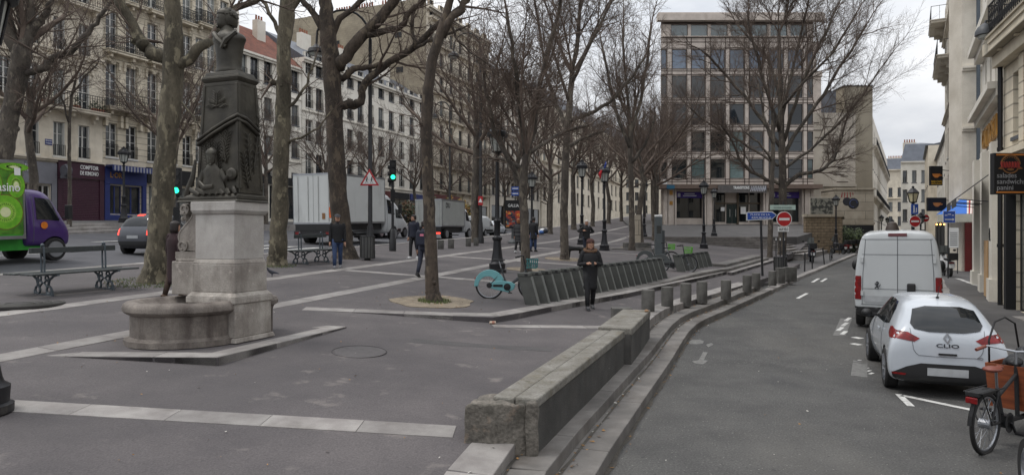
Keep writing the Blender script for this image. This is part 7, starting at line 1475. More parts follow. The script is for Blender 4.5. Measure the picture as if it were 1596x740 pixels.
# the tiny grey city car
def city_car(label):
    t = thing('city_car', label, 'car'); w = .80
    st = [(0, ring(.42, w * .84, .58, w * .9, .68, w * .88, .78, w * .8)), (.04, ring(.28, w * .88, .6, w * .97, .88, w * .93, .98, w * .84)), (.16, ring(.24, w * .9, .62, w, .95, w * .95, 1.25, w * .78)), (.36, ring(.22, w * .9, .64, w, 1.0, w * .95, 1.48, w * .74)), (.8, ring(.22, w * .9, .62, w, 1.0, w * .95, 1.56, w * .74)), (1.3, ring(.22, w * .9, .62, w, .98, w * .95, 1.54, w * .74)), (1.75, ring(.22, w * .9, .62, w, .95, w * .93, 1.32, w * .74)), (2.15, ring(.22, w * .9, .6, w * .98, .88, w * .9, 1.0, w * .74)), (2.5, ring(.24, w * .84, .5, w * .9, .74, w * .8, .82, w * .66)), (2.66, ring(.34, w * .66, .46, w * .7, .58, w * .64, .64, w * .52))]
    body, bv = shell(t, st, [(.45, .29, .34), (2.25, .29, .34)], grey_car, .34, w)
    for x in (.45, 2.25):
        for sy in (-1, 1): wheel(t, x, sy * (w - .1), .29, .19, 6)
    project(bv, [(-w * .72, 1.06), (w * .72, 1.06), (w * .62, 1.42), (-w * .62, 1.42)], 'rear', 'rear_window', car_glass, t, .006); project(bv, [(-.16, 1.45), (.16, 1.45), (.16, 1.50), (-.16, 1.50)], 'rear', 'brake_light', red_lit, t, .012)
    for s_ in (1, -1):
        project(bv, [(s_ * w * .96, 1.0), (s_ * w * .80, 1.0), (s_ * w * .80, .74), (s_ * w * .96, .74)], 'rear', 'tail_light', red_lit, t, .01); project(bv, [(.7, 1.02), (1.95, 1.0), (1.6, 1.4), (.75, 1.42)], 'side', 'side_window', car_glass, t, .006, sgn=s_)
    project(bv, [(-w * .8, .3), (w * .8, .3), (w * .9, .52), (-w * .9, .52)], 'rear', 'lower_bumper', plastic, t, .008); project(bv, [(-.26, .62), (.26, .62), (.26, .73), (-.26, .73)], 'rear', 'number_plate', plate_m, t, .012); return t
cc = city_car('tiny dark grey city car with its tail lights on, half behind the thick plane tree'); q = hit(207, 398, RW); place(cc, q.x, q.y, q.z, BD.x * .9 + .0, BD.y, .03)

# ------------------------------------------------------------ cycles
def bike(label, frame_m, name='bicycle', wr=.34, wb=1.08, fender=False, basket=None, skirt=None, chain=True, cat='bicycle', group=None):
    t = thing(name, label, cat, group=group); hx = wb
    for i, x in enumerate((0, wb)):
        m = MB(); m.tube([(x + wr * math.cos(a * .224), 0, wr + wr * math.sin(a * .224)) for a in range(28)], .022, 7, closed=True); wl_ = m.build('wheel', tyre_m, t, smooth='all')
        m = MB(); m.tube([(x + (wr - .03) * math.cos(a * .224), 0, wr + (wr - .03) * math.sin(a * .224)) for a in range(28)], .011, 5, closed=True); m.cyl((x, -.05, wr), (x, .05, wr), .03)
        for k_ in range(18): a = k_ * .349; m.bar((x + .025 * math.cos(a + .5), .03 * (-1) ** k_, wr + .025 * math.sin(a + .5)), (x + (wr - .03) * math.cos(a), 0, wr + (wr - .03) * math.sin(a)), .0035)
        m.build('rim', rim_m, wl_)
    bb = (wb * .42, 0, .30); st_ = (wb * .27, 0, .78); hd_ = (wb * .83, 0, .86); hb = (wb * .86, 0, .70)
    m = MB(); 
    for a, b, r_ in ((bb, st_, .02), (bb, hb, .026), ((wb * .31, 0, .62), hd_, .02) if not skirt else (bb, (wb * .84, 0, .62), .03), ((0, .05, wr), bb, .013), ((0, -.05, wr), bb, .013), ((0, .05, wr), (wb * .29, .02, .68), .011), ((0, -.05, wr), (wb * .29, -.02, .68), .011), (hd_, hb, .024), (hb, (wb * .94, .05, .5), .018), ((wb * .94, .05, .5), (wb, .05, wr), .016), (hb, (wb * .94, -.05, .5), .018), ((wb * .94, -.05, .5), (wb, -.05, wr), .016)): m.cyl(a, b, r_, n=8)
    m.build('frame', frame_m, t, smooth=True)
    m = MB(); m.cyl(st_, (st_[0] - .05, 0, .95), .014); s_ = m.build('seat_post', silver, t); m = MB(); m.add([(-.2, -.075, .95), (-.2, .075, .95), (.1, -.02, .955), (.1, .02, .955), (-.2, -.07, 1.0), (-.2, .07, 1.0), (.11, -.02, .985), (.11, .02, .985)], [(0, 1, 3, 2), (4, 6, 7, 5), (0, 4, 5, 1), (2, 3, 7, 6), (0, 2, 6, 4), (1, 5, 7, 3)]); o = m.build('saddle', blackm, t, bevel=.015); o.location = (st_[0], 0, 0)
    m = MB(); m.cyl(hd_, (hd_[0] - .04, 0, 1.08), .016); m.tube([(hd_[0] - .22, -.30, 1.05), (hd_[0] - .06, -.24, 1.09), (hd_[0] - .03, 0, 1.08), (hd_[0] - .06, .24, 1.09), (hd_[0] - .22, .30, 1.05)], .014, 7); m.cyl((hd_[0] - .22, -.30, 1.05), (hd_[0] - .12, -.27, 1.07), .02); m.cyl((hd_[0] - .22, .30, 1.05), (hd_[0] - .12, .27, 1.07), .02); m.build('handlebar', blackm, t, smooth=True)
    m = MB(); m.lathe([(.09, -.004), (.09, .004), (.02, .005)], 18, (bb[0], -.06, bb[2]), 'y'); m.bar((bb[0], -.08, bb[2]), (bb[0] + .08, -.08, bb[2] - .14), .02); m.bar((bb[0], .08, bb[2]), (bb[0] - .08, .08, bb[2] + .14), .02); m.box(bb[0] + .03, bb[0] + .13, -.16, -.08, bb[2] - .155, bb[2] - .135); m.box(bb[0] - .13, bb[0] - .03, .08, .16, bb[2] + .135, bb[2] + .155); m.build('crank', blackm, t)
    if skirt:
        m = MB(); n = 14; out = [((wr + .05) * math.cos(a), wr + (wr + .05) * math.sin(a)) for a in [R(20 + 165 * i / n) for i in range(n + 1)]]; inn = [((wr - .17 + .12 * i / n) * math.cos(a), wr + (wr - .17 + .12 * i / n) * math.sin(a)) for i, a in enumerate([R(20 + 165 * i / n) for i in range(n + 1)])][::-1]
        m.sheet(out + inn, (0, .04, 0), (1, 0, 0), (0, 0, 1), .08); m.build('rear_skirt', skirt, t, bevel=.01)
        m = MB(); m.sheet([(-.06, .30), (.02, .42), (.3, .46), (.56, .42), (.66, .36), (.62, .24), (.48, .16), (.3, .2), (.1, .24)], (0, .05, 0), (1, 0, 0), (0, 0, 1), .10); cg = m.build('chain_guard', skirt, t, bevel=.015)
        m = MB(); m.lathe([(.07, -.066), (.055, -.074), (.01, -.074)], 14, (.0, 0, wr), 'y'); m.box(.1, .34, -.062, -.052, .3, .36); m.lathe([(.05, -.072), (.04, -.078), (.01, -.078)], 12, (.45, 0, .3), 'y'); m.build('hub_cover', blackm, cg)
        m = MB(); m.box(-.42, -.38, -.03, .03, wr + .16, wr + .22) if 0 else m.ball((-.36, 0, wr + .17), (.03, .03, .03), 8, 5); m.build('rear_light', red_lens, t)
    if basket:
        m = MB(); bx0, bz0 = hd_[0] + .03, .78
        for z, k_ in ((0, .82), (.11, .9), (.22, 1.0)): m.tube([(bx0 + .02, -.15 * k_, bz0 + z), (bx0 + .30 * k_, -.15 * k_, bz0 + z), (bx0 + .30 * k_, .15 * k_, bz0 + z), (bx0 + .02, .15 * k_, bz0 + z)], .016, 6, closed=True)
        for i in range(6): x = bx0 + .03 + i * .05; [m.bar((x, s_ * .125, bz0), (x + .01, s_ * .15, bz0 + .22), .018, .012) for s_ in (-1, 1)]
        for i in range(5): y = -.12 + i * .06; m.bar((bx0 + .26, y, bz0), (bx0 + .30, y, bz0 + .22), .018, .012)
        m.box(bx0 + .02, bx0 + .25, -.12, .12, bz0 - .01, bz0 + .01); m.build('basket', basket, t)
    return t
teal = M('teal_bike_plastic', rgb(104, 160, 164), .4, var=.12); teal_b = M('teal_basket', rgb(44, 104, 104), .45, var=.2); lime_g = M('green_basket', rgb(92, 166, 44), .45, var=.2); bike_grey = M('bike_frame_grey', rgb(60, 64, 66), .4, metal=.3); mintf = M('mint_fork', rgb(150, 200, 190), .4)
vb = bike('teal hire bicycle with a basket, docked at the near end of the long row', bike_grey, basket=teal_b, skirt=teal, group='hire bicycles in their docks'); q = hit(763, 465, P); q2 = hit(834, 468, P); place(vb, q.x, q.y, q.z, 1.0, -.08)
vb2 = bike('hire bicycle with a bright green basket docked between the two rows', bike_grey, basket=lime_g, skirt=M('grey_bike_plastic', rgb(70, 74, 74), .5), group='hire bicycles in their docks'); q = hit(1030, 424, P); place(vb2, q.x, q.y, q.z, 1.0, -.45)
vb3 = bike('hire bicycle showing its green basket above the far docks of the long row', bike_grey, basket=lime_g, skirt=M('grey_bike_plastic', (0, 0, 0)), group='hire bicycles in their docks'); q = hit(1006, 417, P); place(vb3, q.x, q.y, q.z, 1.0, -.3)
b4 = bike('parked black bicycle beside the wide stone block', blackm); place(b4, ux(1226, 31.2), 31.2, SW(13, 31), .35, 1)
b5 = bike('parked bicycle leaning by the bollard posts along the street', blackm); place(b5, ux(1294, 46), 46, SW(20, 46), .6, 1); 
b6 = bike('parked bicycle outside the red café door', blackm); place(b6, ux(1471, 31), 31, SW(20, 31), .4, 1)
# front-loading cargo bicycle
def cargo():
    t = thing('cargo_bike', 'cargo bicycle with an orange-brown wooden box parked at the right edge', 'cargo bicycle'); wr = .34
    for x, r_ in ((0, .34), (1.95, .25)):
        m = MB(); m.tube([(x + r_ * math.cos(a * .18), 0, r_ + r_ * math.sin(a * .18)) for a in range(35)], .026, 8, closed=True); wl_ = m.build('wheel', tyre_m, t, smooth='all'); m = MB(); m.tube([(x + (r_ - .035) * math.cos(a * .18), 0, r_ + (r_ - .035) * math.sin(a * .18)) for a in range(35)], .013, 6, closed=True)
        for k_ in range(24): a = k_ * .2618; m.bar((x + .03 * math.cos(a + .6), .035 * (-1) ** k_, r_ + .03 * math.sin(a + .6)), (x + (r_ - .035) * math.cos(a), 0, r_ + (r_ - .035) * math.sin(a)), .004)
        m.cyl((x, -.06, r_), (x, .06, r_), .055, n=14); m.build('rim', rim_m, wl_)
    m = MB(); bb = (.46, 0, .30)
    for a, b, r_ in ((bb, (.30, 0, .72), .022), (bb, (.95, 0, .28), .03), ((.95, 0, .28), (1.8, 0, .30), .03), ((.33, 0, .62), (.82, 0, .82), .022), ((.82, 0, .95), (.86, 0, .30), .026), ((0, .06, .34), bb, .014), ((0, -.06, .34), bb, .014), ((0, .06, .34), (.3, .02, .68), .012), ((0, -.06, .34), (.3, -.02, .68), .012), ((1.8, 0, .3), (1.85, 0, .55), .025), ((1.85, .05, .5), (1.95, .05, .25), .016), ((1.85, -.05, .5), (1.95, -.05, .25), .016)): m.cyl(a, b, r_, n=8)
    m.box(.40, .56, -.07, .07, .24, .38); m.build('frame', blackm, t, smooth=True)
    m = MB(); m.bar((-.32, -.09, .74), (.26, -.09, .74), .016); m.bar((-.32, .09, .74), (.26, .09, .74), .016); m.bar((-.32, -.09, .74), (-.32, .09, .74), .016); m.bar((-.28, .08, .74), (0, .07, .34), .012); m.bar((-.28, -.08, .74), (0, -.07, .34), .012); m.box(-.34, .1, -.07, .07, .70, .745); m.build('luggage_rack', blackm, t, bevel=.004)
    m = MB(); m.tube([(.40 * math.cos(R(a)), 0, .34 + .40 * math.sin(R(a))) for a in range(10, 190, 15)], .022, 5); m.build('mudguard', blackm, t)
    m = MB(); m.box(-.36, -.33, -.06, .06, .62, .69); m.build('rear_light', red_lens, t, bevel=.01)
    m = MB(); m.cyl((.30, 0, .7), (.27, 0, .92), .015); m.build('seat_post', silver, t); m = MB(); m.ball((.18, 0, .955), (.13, .1, .035), 12, 6); m.ball((.34, 0, .955), (.11, .04, .028), 10, 6); m.build('saddle', M('brown_leather', rgb(120, 62, 48), .5, var=.25), t, smooth='all')
    m = MB(); m.tube([(.62, -.34, 1.10), (.76, -.28, 1.14), (.82, 0, 1.10), (.76, .28, 1.14), (.62, .34, 1.10)], .014, 7); m.cyl((.82, 0, .9), (.82, 0, 1.1), .018); hb_ = m.build('handlebar', silver, t, smooth=True)
    for s_ in (-1, 1): m = MB(); m.cyl((.60, s_ * .345, 1.095), (.73, s_ * .295, 1.135), .021); m.build('grip', M('brown_leather', (0, 0, 0)), hb_)
    m = MB(); m.lathe([(.12, 0), (.12, .004), (.02, .005)], 18, (bb[0], -.07, bb[2]), 'y'); m.bar((bb[0], -.09, bb[2]), (bb[0] + .1, -.09, bb[2] - .13), .022); m.box(bb[0] + .05, bb[0] + .15, -.19, -.1, bb[2] - .145, bb[2] - .12); m.bar((bb[0], .09, bb[2]), (bb[0] - .1, .09, bb[2] + .13), .022); m.box(bb[0] - .15, bb[0] - .05, .1, .19, bb[2] + .12, bb[2] + .145); m.build('crank', blackm, t)
    wood = M('orange_plywood', rgb(146, 80, 48), .45, col2=rgb(112, 58, 36), scale=2, stretch=(1, 1, 9), coat=.2)
    m = MB(); prof = [(.92, .36), (1.62, .36), (1.78, .92), (.80, .92)]
    for y in (-.33, .31): m.sheet(prof, (0, y + .02, 0), (1, 0, 0), (0, 0, 1), .02)
    m.add([(.92, -.31, .36), (.92, .31, .36), (.80, .31, .92), (.80, -.31, .92), (.94, -.31, .36), (.94, .31, .36), (.82, .31, .92), (.82, -.31, .92)], [(0, 3, 2, 1), (4, 5, 6, 7), (2, 3, 7, 6)]); m.add([(1.62, -.31, .36), (1.62, .31, .36), (1.78, .31, .92), (1.78, -.31, .92), (1.6, -.31, .36), (1.6, .31, .36), (1.76, .31, .92), (1.76, -.31, .92)], [(0, 1, 2, 3), (7, 6, 5, 4), (3, 2, 6, 7)]); m.box(.93, 1.61, -.31, .31, .36, .38); m.build('wooden_box', wood, t)
    rr = random.Random(4); m = MB(); [m.ball((1.2 + rr.uniform(-.28, .28), rr.uniform(-.2, .2), .95 + rr.uniform(-.05, .12)), (rr.uniform(.1, .17), rr.uniform(.08, .14), rr.uniform(.05, .1)), 9, 6) for _ in range(9)]; m.ball((1.2, 0, .85), (.36, .28, .22), 14, 8); m.build('rain_cover', M('black_nylon', rgb(24, 24, 27), .5, var=.3, scale=20, bump=.5, bscale=30), t, smooth='all')
    m = MB(); m.tube([(.85, .3, .92), (.84, .3, 1.2), (1.0, .3, 1.42), (1.3, .3, 1.46), (1.6, .3, 1.36), (1.75, .3, .95)], .012, 6); m.tube([(.85, -.3, .92), (.84, -.3, 1.2), (1.0, -.3, 1.42), (1.3, -.3, 1.46), (1.6, -.3, 1.36), (1.75, -.3, .95)], .012, 6); m.build('canopy_hoop', blackm, t, smooth='all')
    return t
cg = cargo(); place(cg, ux(1536, 7.75), 7.75, 0, .84, .54)
# scooters
def scooter(label, paint):
    t = thing('motor_scooter', label, 'scooter'); 
    for x in (.25, 1.5): wheel(t, x, .0001, .25, .12, 5); 
    m = MB(); m.add([(p[0], s_ * p[2], p[1]) for s_ in (-1, 1) for p in ((.0, .7, .16), (.05, .45, .16), (.5, .3, .18), (1.0, .28, .18), (1.15, .3, .17), (1.38, .95, .14), (1.3, 1.02, .1), (1.08, .42, .15), (.75, .42, .16), (.7, .75, .15))], [tuple(range(10)), tuple(range(19, 9, -1))] + [(i, i + 10, (i + 1) % 10 + 10, (i + 1) % 10) for i in range(10)]); m.build('fairing', paint, t, bevel=.04)
    m = MB(); m.box(.0, .75, -.14, .14, .755, .84); m.build('saddle', blackm, t, bevel=.03); m = MB(); m.tube([(1.22, -.34, 1.04), (1.32, 0, 1.08), (1.22, .34, 1.04)], .02, 7); m.cyl((1.5, 0, .25), (1.3, 0, 1.05), .03); m.ball((1.2, -.42, 1.2), (.03, .07, .05), 7, 5); m.ball((1.2, .42, 1.2), (.03, .07, .05), 7, 5); m.build('handlebar', blackm, t, smooth=True)
    m = MB(); m.sheet([(-.2, 0), (.2, 0), (.16, .42), (-.16, .42)], (1.40, 0, 1.0), (0, 1, 0), (-.25, 0, 1), .012); m.build('windshield', glass_l, t); m = MB(); m.box(-.36, -.02, -.18, .18, .78, 1.1); m.build('top_box', blackm, t, bevel=.03); m = MB(); m.box(-.06, -.02, -.1, .1, .42, .58); m.build('number_plate', signwhite, t); m = MB(); m.box(-.03, .02, -.1, .1, .62, .69); m.build('tail_light', red_lens, t); return t
s1 = scooter('dark scooter with a white plate parked at the foot of the terrace steps', M('dark_scooter', rgb(34, 38, 52), .35)); place(s1, ux(1267, 43), 43, SW(18, 43), .35, 1); s1.scale = (1.15,) * 3
s2 = scooter('white scooter with a red-trimmed windshield parked before the café', M('white_scooter', rgb(206, 206, 206), .35)); place(s2, ux(1483, 30.0), 30.0, SW(19, 30), .35, 1)
for i, (u, Y, lab, mt) in enumerate(((1318, 58, 'first of the dark scooters parked by the hedge under the graffiti wall', rgb(30, 30, 34)), (1326, 60, 'red-trimmed dark scooter in the row by the hedge', rgb(96, 30, 32)), (1334, 62, 'last of the dark scooters parked by the hedge under the graffiti wall', rgb(40, 40, 44)))): s_ = scooter(lab, M('scooter_paint_%d' % i, mt, .35)); place(s_, ux(u, Y), Y, SW(28, Y), -.2, 1); s_.scale = (1.1,) * 3
# ------------------------------------------------------------ people and animals
skin_t = M('skin', rgb(178, 136, 114), .55, var=.08); black_c = M('black_cloth', rgb(26, 26, 29), .8, var=.3, scale=6); navy_c = M('navy_cloth', rgb(32, 36, 52), .8, var=.25, scale=6); jean_c = M('blue_denim', rgb(52, 70, 104), .85, var=.35, scale=9); grey_c = M('grey_cloth', rgb(86, 86, 90), .85, var=.2); burg_c = M('burgundy_cloth', rgb(42, 21, 25), .85, var=.3)
white_shoe = M('white_shoe', rgb(196, 196, 196), .6, var=.15); dark_shoe = M('dark_shoe', rgb(44, 42, 44), .6, var=.2); hair_d = M('dark_hair', rgb(38, 30, 26), .6, var=.3, scale=20); hair_g = M('auburn_hair', rgb(142, 84, 48), .6, var=.35, scale=20); hair_b = M('light_brown_hair', rgb(128, 92, 66), .6, var=.35, scale=20); hair_w = M('white_hair', rgb(190, 186, 180), .6, var=.15); fur_m = M('tan_fur', rgb(112, 86, 66), .95, var=.4, scale=25, bump=1)
def skin_mesh(nodes, edges, mat, name, parent, extra=None, sub=1):
    me = bpy.data.meshes.new(name); me.from_pydata([n[0] for n in nodes], edges, []); ob = bpy.data.objects.new(name, me); COL.objects.link(ob)
    ob.modifiers.new('s', 'SKIN').use_smooth_shade = True
    for i, sv in enumerate(me.skin_vertices[0].data): r = nodes[i][1]; sv.radius = (r, r) if not hasattr(r, '__len__') else r; sv.use_root = i == 0
    ss_ = ob.modifiers.new('d', 'SUBSURF'); ss_.levels = sub; ss_.render_levels = sub
    new = bpy.data.meshes.new_from_object(ob.evaluated_get(bpy.context.evaluated_depsgraph_get())); bpy.data.objects.remove(ob)
    m = MB(); m.add([v.co for v in new.vertices], [tuple(p.vertices) for p in new.polygons]); bpy.data.meshes.remove(new)
    if extra: extra(m)
    return m.build(name, mat, parent, smooth='all')
def hand(m, w, d, side):
    """palm and five bent fingers from the wrist w along d"""
    d = d.normalized(); a = Vector((0, -1, 0)) if abs(d.y) < .8 else Vector((0, 0, 1)); a = (a - d * a.dot(d)).normalized(); nrm = d.cross(a).normalized() * side
    m.tube([w - d * .03, w + d * .03, w + d * .08, w + d * .095], [.024, .034, .036, .025], 8)
    for i, ln in enumerate((.062, .074, .078, .070)):
        b = w + d * .085 + a * (-.03 + i * .019); m.tube([b, b + d * ln * .5 - nrm * .006, b + d * ln * .85 - nrm * .028], [.0095, .009, .006], 6)
    b = w + d * .03 + a * .03; m.tube([b, b + d * .035 + a * .025 - nrm * .01, b + d * .07 + a * .028 - nrm * .022], [.012, .011, .008], 6)
def person(label, loc, yaw, h, legs, arms, top, bottom, shoe, hair, long_hair=0.0, coat_hem=.86, puffy=0.0, coat_w=1.0, head_yaw=0.0, head_pitch=0.0, cap=None, body_lean=0.0, lift=0.0):
    t = thing('person', label, 'person', loc, yaw); k = h / 1.75; t.scale = (k, k, k); V = Vector; ly = lambda z: -body_lean * (z - .93)
    hips, lg = {}, {}
    for s, (th, sh) in zip((-1, 1), legs):
        hp = V((s * .09, 0, .92)); kn = hp + V((0, -math.sin(R(th)), -math.cos(R(th)))) * .42; an = kn + V((0, -math.sin(R(sh)), -math.cos(R(sh)))) * .42; lg[s] = (hp, kn, an, sh)
    dz = .09 - min(l[2].z for l in lg.values()); off = V((0, 0, dz)); Z = lambda x, y, z: V((x, y + ly(z), z + dz))
    lg = {s: (a + off, b + off, c + off, sh) for s, (a, b, c, sh) in lg.items()}; ar = {}
    for s, (el, wr) in zip((-1, 1), arms):
        sh_ = Z(s * .185, 0, 1.40); e = sh_ + V((s * el[0], el[1], el[2])).normalized() * .29; w = e + V((s * wr[0], wr[1], wr[2])).normalized() * .25; ar[s] = (sh_, e, w)
    hc = Z(0, -.03, 1.635)
    nodes = [(Z(0, 0, .95), (.13, .1)), (Z(0, 0, 1.10), (.115, .085)), (Z(0, 0, 1.28), (.12, .08)), (Z(0, 0, 1.40), (.08, .06)), (Z(0, -.01, 1.50), .055), (Z(0, -.02, 1.56), .05)]; edges = [(0, 1), (1, 2), (2, 3), (3, 4), (4, 5)]
    for s in (-1, 1):
        i = len(nodes); nodes += [(lg[s][0], .085), (lg[s][1], .055), (lg[s][2], .036)]; edges += [(0, i), (i, i + 1), (i + 1, i + 2)]
        i = len(nodes); nodes += [(ar[s][0] - V((0, 0, .02)), .036), (ar[s][1], .034), (ar[s][2], .026)]; edges += [(3, i), (i, i + 1), (i + 1, i + 2)]
    def ex(m):
        head(m, hc, .235, head_yaw, head_pitch)
        for s in (-1, 1): hand(m, ar[s][2] + (ar[s][2] - ar[s][1]).normalized() * .02, ar[s][2] - ar[s][1], s)
    b = skin_mesh(nodes, edges, skin_t, 'body', t, ex)
    m = MB()
    for sx in (-1, 1): m.M = Matrix.Translation(hc) @ Matrix.Rotation(head_yaw, 4, 'Z') @ Matrix.Rotation(head_pitch, 4, 'X'); m.ball((sx * .033, -.092, .010), (.011, .005, .006), 7, 5)
    m.M = None; m.build('eyes', blackm, t)
    m = MB(); hm = coat_hem; rows = []; zs = [hm + (1.46 - hm) * i / 14 for i in range(15)]
    for i, z in enumerate(zs):
        f = (z - hm) / (1.46 - hm); q = [(.0, .185 * coat_w, .14), (.35, .175 * coat_w, .13), (.6, .19, .135), (.85, .22, .135), (.93, .19, .12), (.97, .13, .105), (1.0, .085, .085)]
        for (a, ra, rb), (c, rc, rd) in zip(q, q[1:]):
            if a <= f <= c + 1e-6: u = (f - a) / (c - a); rx, ry = ra + (rc - ra) * u, rb + (rd - rb) * u; break
        p_ = 1 + puffy * (.07 if i % 2 else -.03); c = Z(0, 0, z); rows.append((0, c.y, c.z, rx * p_, ry * p_))
    rows.append((0, Z(0, 0, 1.5).y, Z(0, 0, 1.52).z, .075, .078)); loft(m, rows, 18)
    for s in (-1, 1):
        a, e, w = ar[s]; pts = [a - (e - a).normalized() * .05 + V((-s * .03, 0, .0)), a, a.lerp(e, .5), e, e.lerp(w, .5), w]; n = []; r_ = []
        for i in range(len(pts) - 1):
            for j in range(3): u = j / 3; n.append(pts[i].lerp(pts[i + 1], u)); r_.append((.068, .074, .066, .060, .054, .044)[i] * (1 - u) + (.068, .074, .066, .060, .054, .044)[i + 1] * u); r_[-1] *= 1 + puffy * (.08 if j == 1 else -.03)
        n.append(pts[-1]); r_.append(.043); m.tube(n, r_, 10)
    m.build('coat', top, t, smooth='all')
    m = MB(); c = Z(0, 0, .95); loft(m, [(0, lg[1][0].y * .3, lg[1][0].z - .12, .15, .12), (0, c.y, c.z, .165, .125), (0, c.y, c.z + .1, .15, .115)], 14)
    for s in (-1, 1): hp, kn, an, sh = lg[s]; m.tube([hp + V((0, 0, .04)), hp.lerp(kn, .4), kn, kn.lerp(an, .45), an + V((0, 0, -.0))], [.10, .092, .070, .066, .054], 12)
    m.build('trousers', bottom, t, smooth='all')
    for s in (-1, 1):
        an = lg[s][2]; sh = lg[s][3]; m = MB(); m.M = Matrix.Translation(an) @ Matrix.Rotation(R(-sh * .6), 4, 'X'); loft_pts = [(0, .075, -.045, .034), (0, .03, -.03, .05), (0, -.06, -.05, .046), (0, -.14, -.062, .042), (0, -.185, -.068, .025)]
        m.tube([V((0, y, z)) for _, y, z, r_ in loft_pts], [r_ for *_, r_ in loft_pts], 10); m.box(-.044, .044, -.185, .085, -.092, -.070); m.build('shoe', shoe, t, smooth=True)
    m = MB(); hairs(m, hc + V((0, .006, .01)), .245, head_yaw, head_pitch, long_hair, 1.06); m.build('hair', hair, t, smooth='all')
    if cap: m = MB(); m.M = Matrix.Translation(hc) @ Matrix.Rotation(head_yaw, 4, 'Z'); loft(m, [(0, .012, .045, .095, .112), (0, .012, .08, .097, .113), (0, .015, .12, .075, .09), (0, .015, .132, .02, .03)], 14); m.sheet([(-.075, -.08), (.075, -.08), (.06, -.16), (0, -.18), (-.06, -.16)], (0, 0, .05), (1, 0, 0), (0, 1, .15), .012); m.build('cap', cap, t, smooth=True)
    t['z_'] = dz; t['hc'] = tuple(hc); return t
dn, fw_ = (.12, .05, -1), (.05, -.18, -1)
def at_px(u, v, zf=P): q = hit(u, v, zf); return (q.x, q.y, q.z + .008)
wm = person('woman in a long black quilted coat with fur collar, holding a phone', at_px(920, 482, L), .05, 1.74, ((14, 4), (-8, -24)), (((.35, .1, -1), (-.75, -.85, .12)), ((.35, .1, -1), (-.75, -.85, .12))), black_c, black_c, M('black_white_shoe', rgb(70, 70, 72), .6), hair_b, .35, .50, 1.0, .93, 0, .25)
hc = Vector(wm['hc']); m = MB(); rr = random.Random(3)
m.tube([hc + Vector((.15 * math.cos(a), 0.02 + .07 * math.sin(a), -.15 + .03 * math.sin(a))) for a in [i * .3 for i in range(21)]], [.036 + .01 * (i % 2) for i in range(21)], 8, closed=True); m.build('fur_collar', fur_m, wm, smooth='all')
m = MB(); m.box(-.035, .035, -.375, -.36, 1.10, 1.22); m.build('phone', plastic, wm)
m = MB(); m.M = Matrix.Translation(hc); loft(m, [(0, .01, .03, .105, .12), (0, .01, .07, .107, .122), (0, .015, .12, .09, .10), (0, .015, .15, .03, .04)], 14); m.build('woolly_hat', M('brown_wool', rgb(74, 48, 44), .95, var=.3, scale=30, bump=.8), wm, smooth='all')
person('man in a black padded jacket, jeans and flat cap walking past the bench', at_px(526, 418), .25, 1.78, ((16, 6), (-10, -26)), ((dn, fw_), (dn, fw_)), black_c, jean_c, M('grey_trainer', rgb(120, 120, 124), .7), hair_d, 0, .84, .9, 1.0, .1, 0, grey_c)
person('dark-haired man in a navy jacket standing by the signals, face turned aside', at_px(645, 403), -.5, 1.76, ((12, 2), (-8, -18)), ((dn, fw_), (dn, fw_)), navy_c, black_c, white_shoe, hair_d, 0, .86, .2, 1.0, -.5)
bp = person('walker with a dark backpack, half hidden behind the dark forked tree', at_px(661, 432), 2.9, 1.74, ((10, -6), (-14, -30)), ((dn, fw_), (dn, fw_)), navy_c, navy_c, dark_shoe, hair_d, 0, .84, .1)
m = MB(); m.box(-.15, .15, .12, .27, 1.0, 1.45); bpk = m.build('backpack', navy_c, bp, bevel=.04); m = MB(); m.box(-.09, .03, .272, .28, 1.28, 1.35); m.build('patch', M('pink_patch', rgb(206, 120, 140), .7), bpk)
md = person('man in black with one hand on his hip, holding the dog lead', at_px(914, 400), .1, 1.78, ((4, 0), (-4, -6)), (((.9, .25, -.75), (-.8, -.45, .1)), ((.7, .35, -.8), (-.85, -.3, -.2))), black_c, navy_c, dark_shoe, hair_w, 0, .84, .1, 1.0, 0)
person('woman with auburn hair in a black coat with grey stripes, walking away', at_px(808, 394), 2.8, 1.68, ((10, 2), (-8, -20)), ((dn, fw_), (dn, fw_)), M('striped_coat', rgb(28, 28, 30), .85, col2=rgb(92, 92, 94), scale=3.5, stretch=(.02, .02, 4), lo=.5, hi=.56), black_c, white_shoe, hair_g, .25, .55, .3, 1.05)
person('man in a dark coat and jeans standing behind the slim plane tree', at_px(831.5, 392), 2.6, 1.76, ((6, 0), (-6, -14)), ((dn, fw_), (dn, fw_)), black_c, jean_c, dark_shoe, hair_d, 0, .62, .1)
person('passer-by in a dark burgundy coat partly hidden behind the monument', at_px(272, 466), 2.6, 1.66, ((10, 4), (-8, -16)), ((dn, fw_), (dn, fw_)), burg_c, M('brown_cloth', rgb(66, 50, 40), .8), M('brown_boot', rgb(84, 62, 46), .7), hair_d, .3, .34, .2, 1.2)
person('pedestrian in dark clothes far down the pavement by the parked scooters', (ux(1346, 68), 68, SW(36, 68)), 0, 1.75, ((8, 0), (-6, -14)), ((dn, fw_), (dn, fw_)), black_c, black_c, dark_shoe, hair_d)
person('pedestrian in a dark jacket beside the hedge under the graffiti wall', (ux(1327, 64), 64.5, SW(30, 64)), 2.5, 1.72, ((8, 0), (-6, -14)), ((dn, fw_), (dn, fw_)), navy_c, black_c, dark_shoe, hair_d)
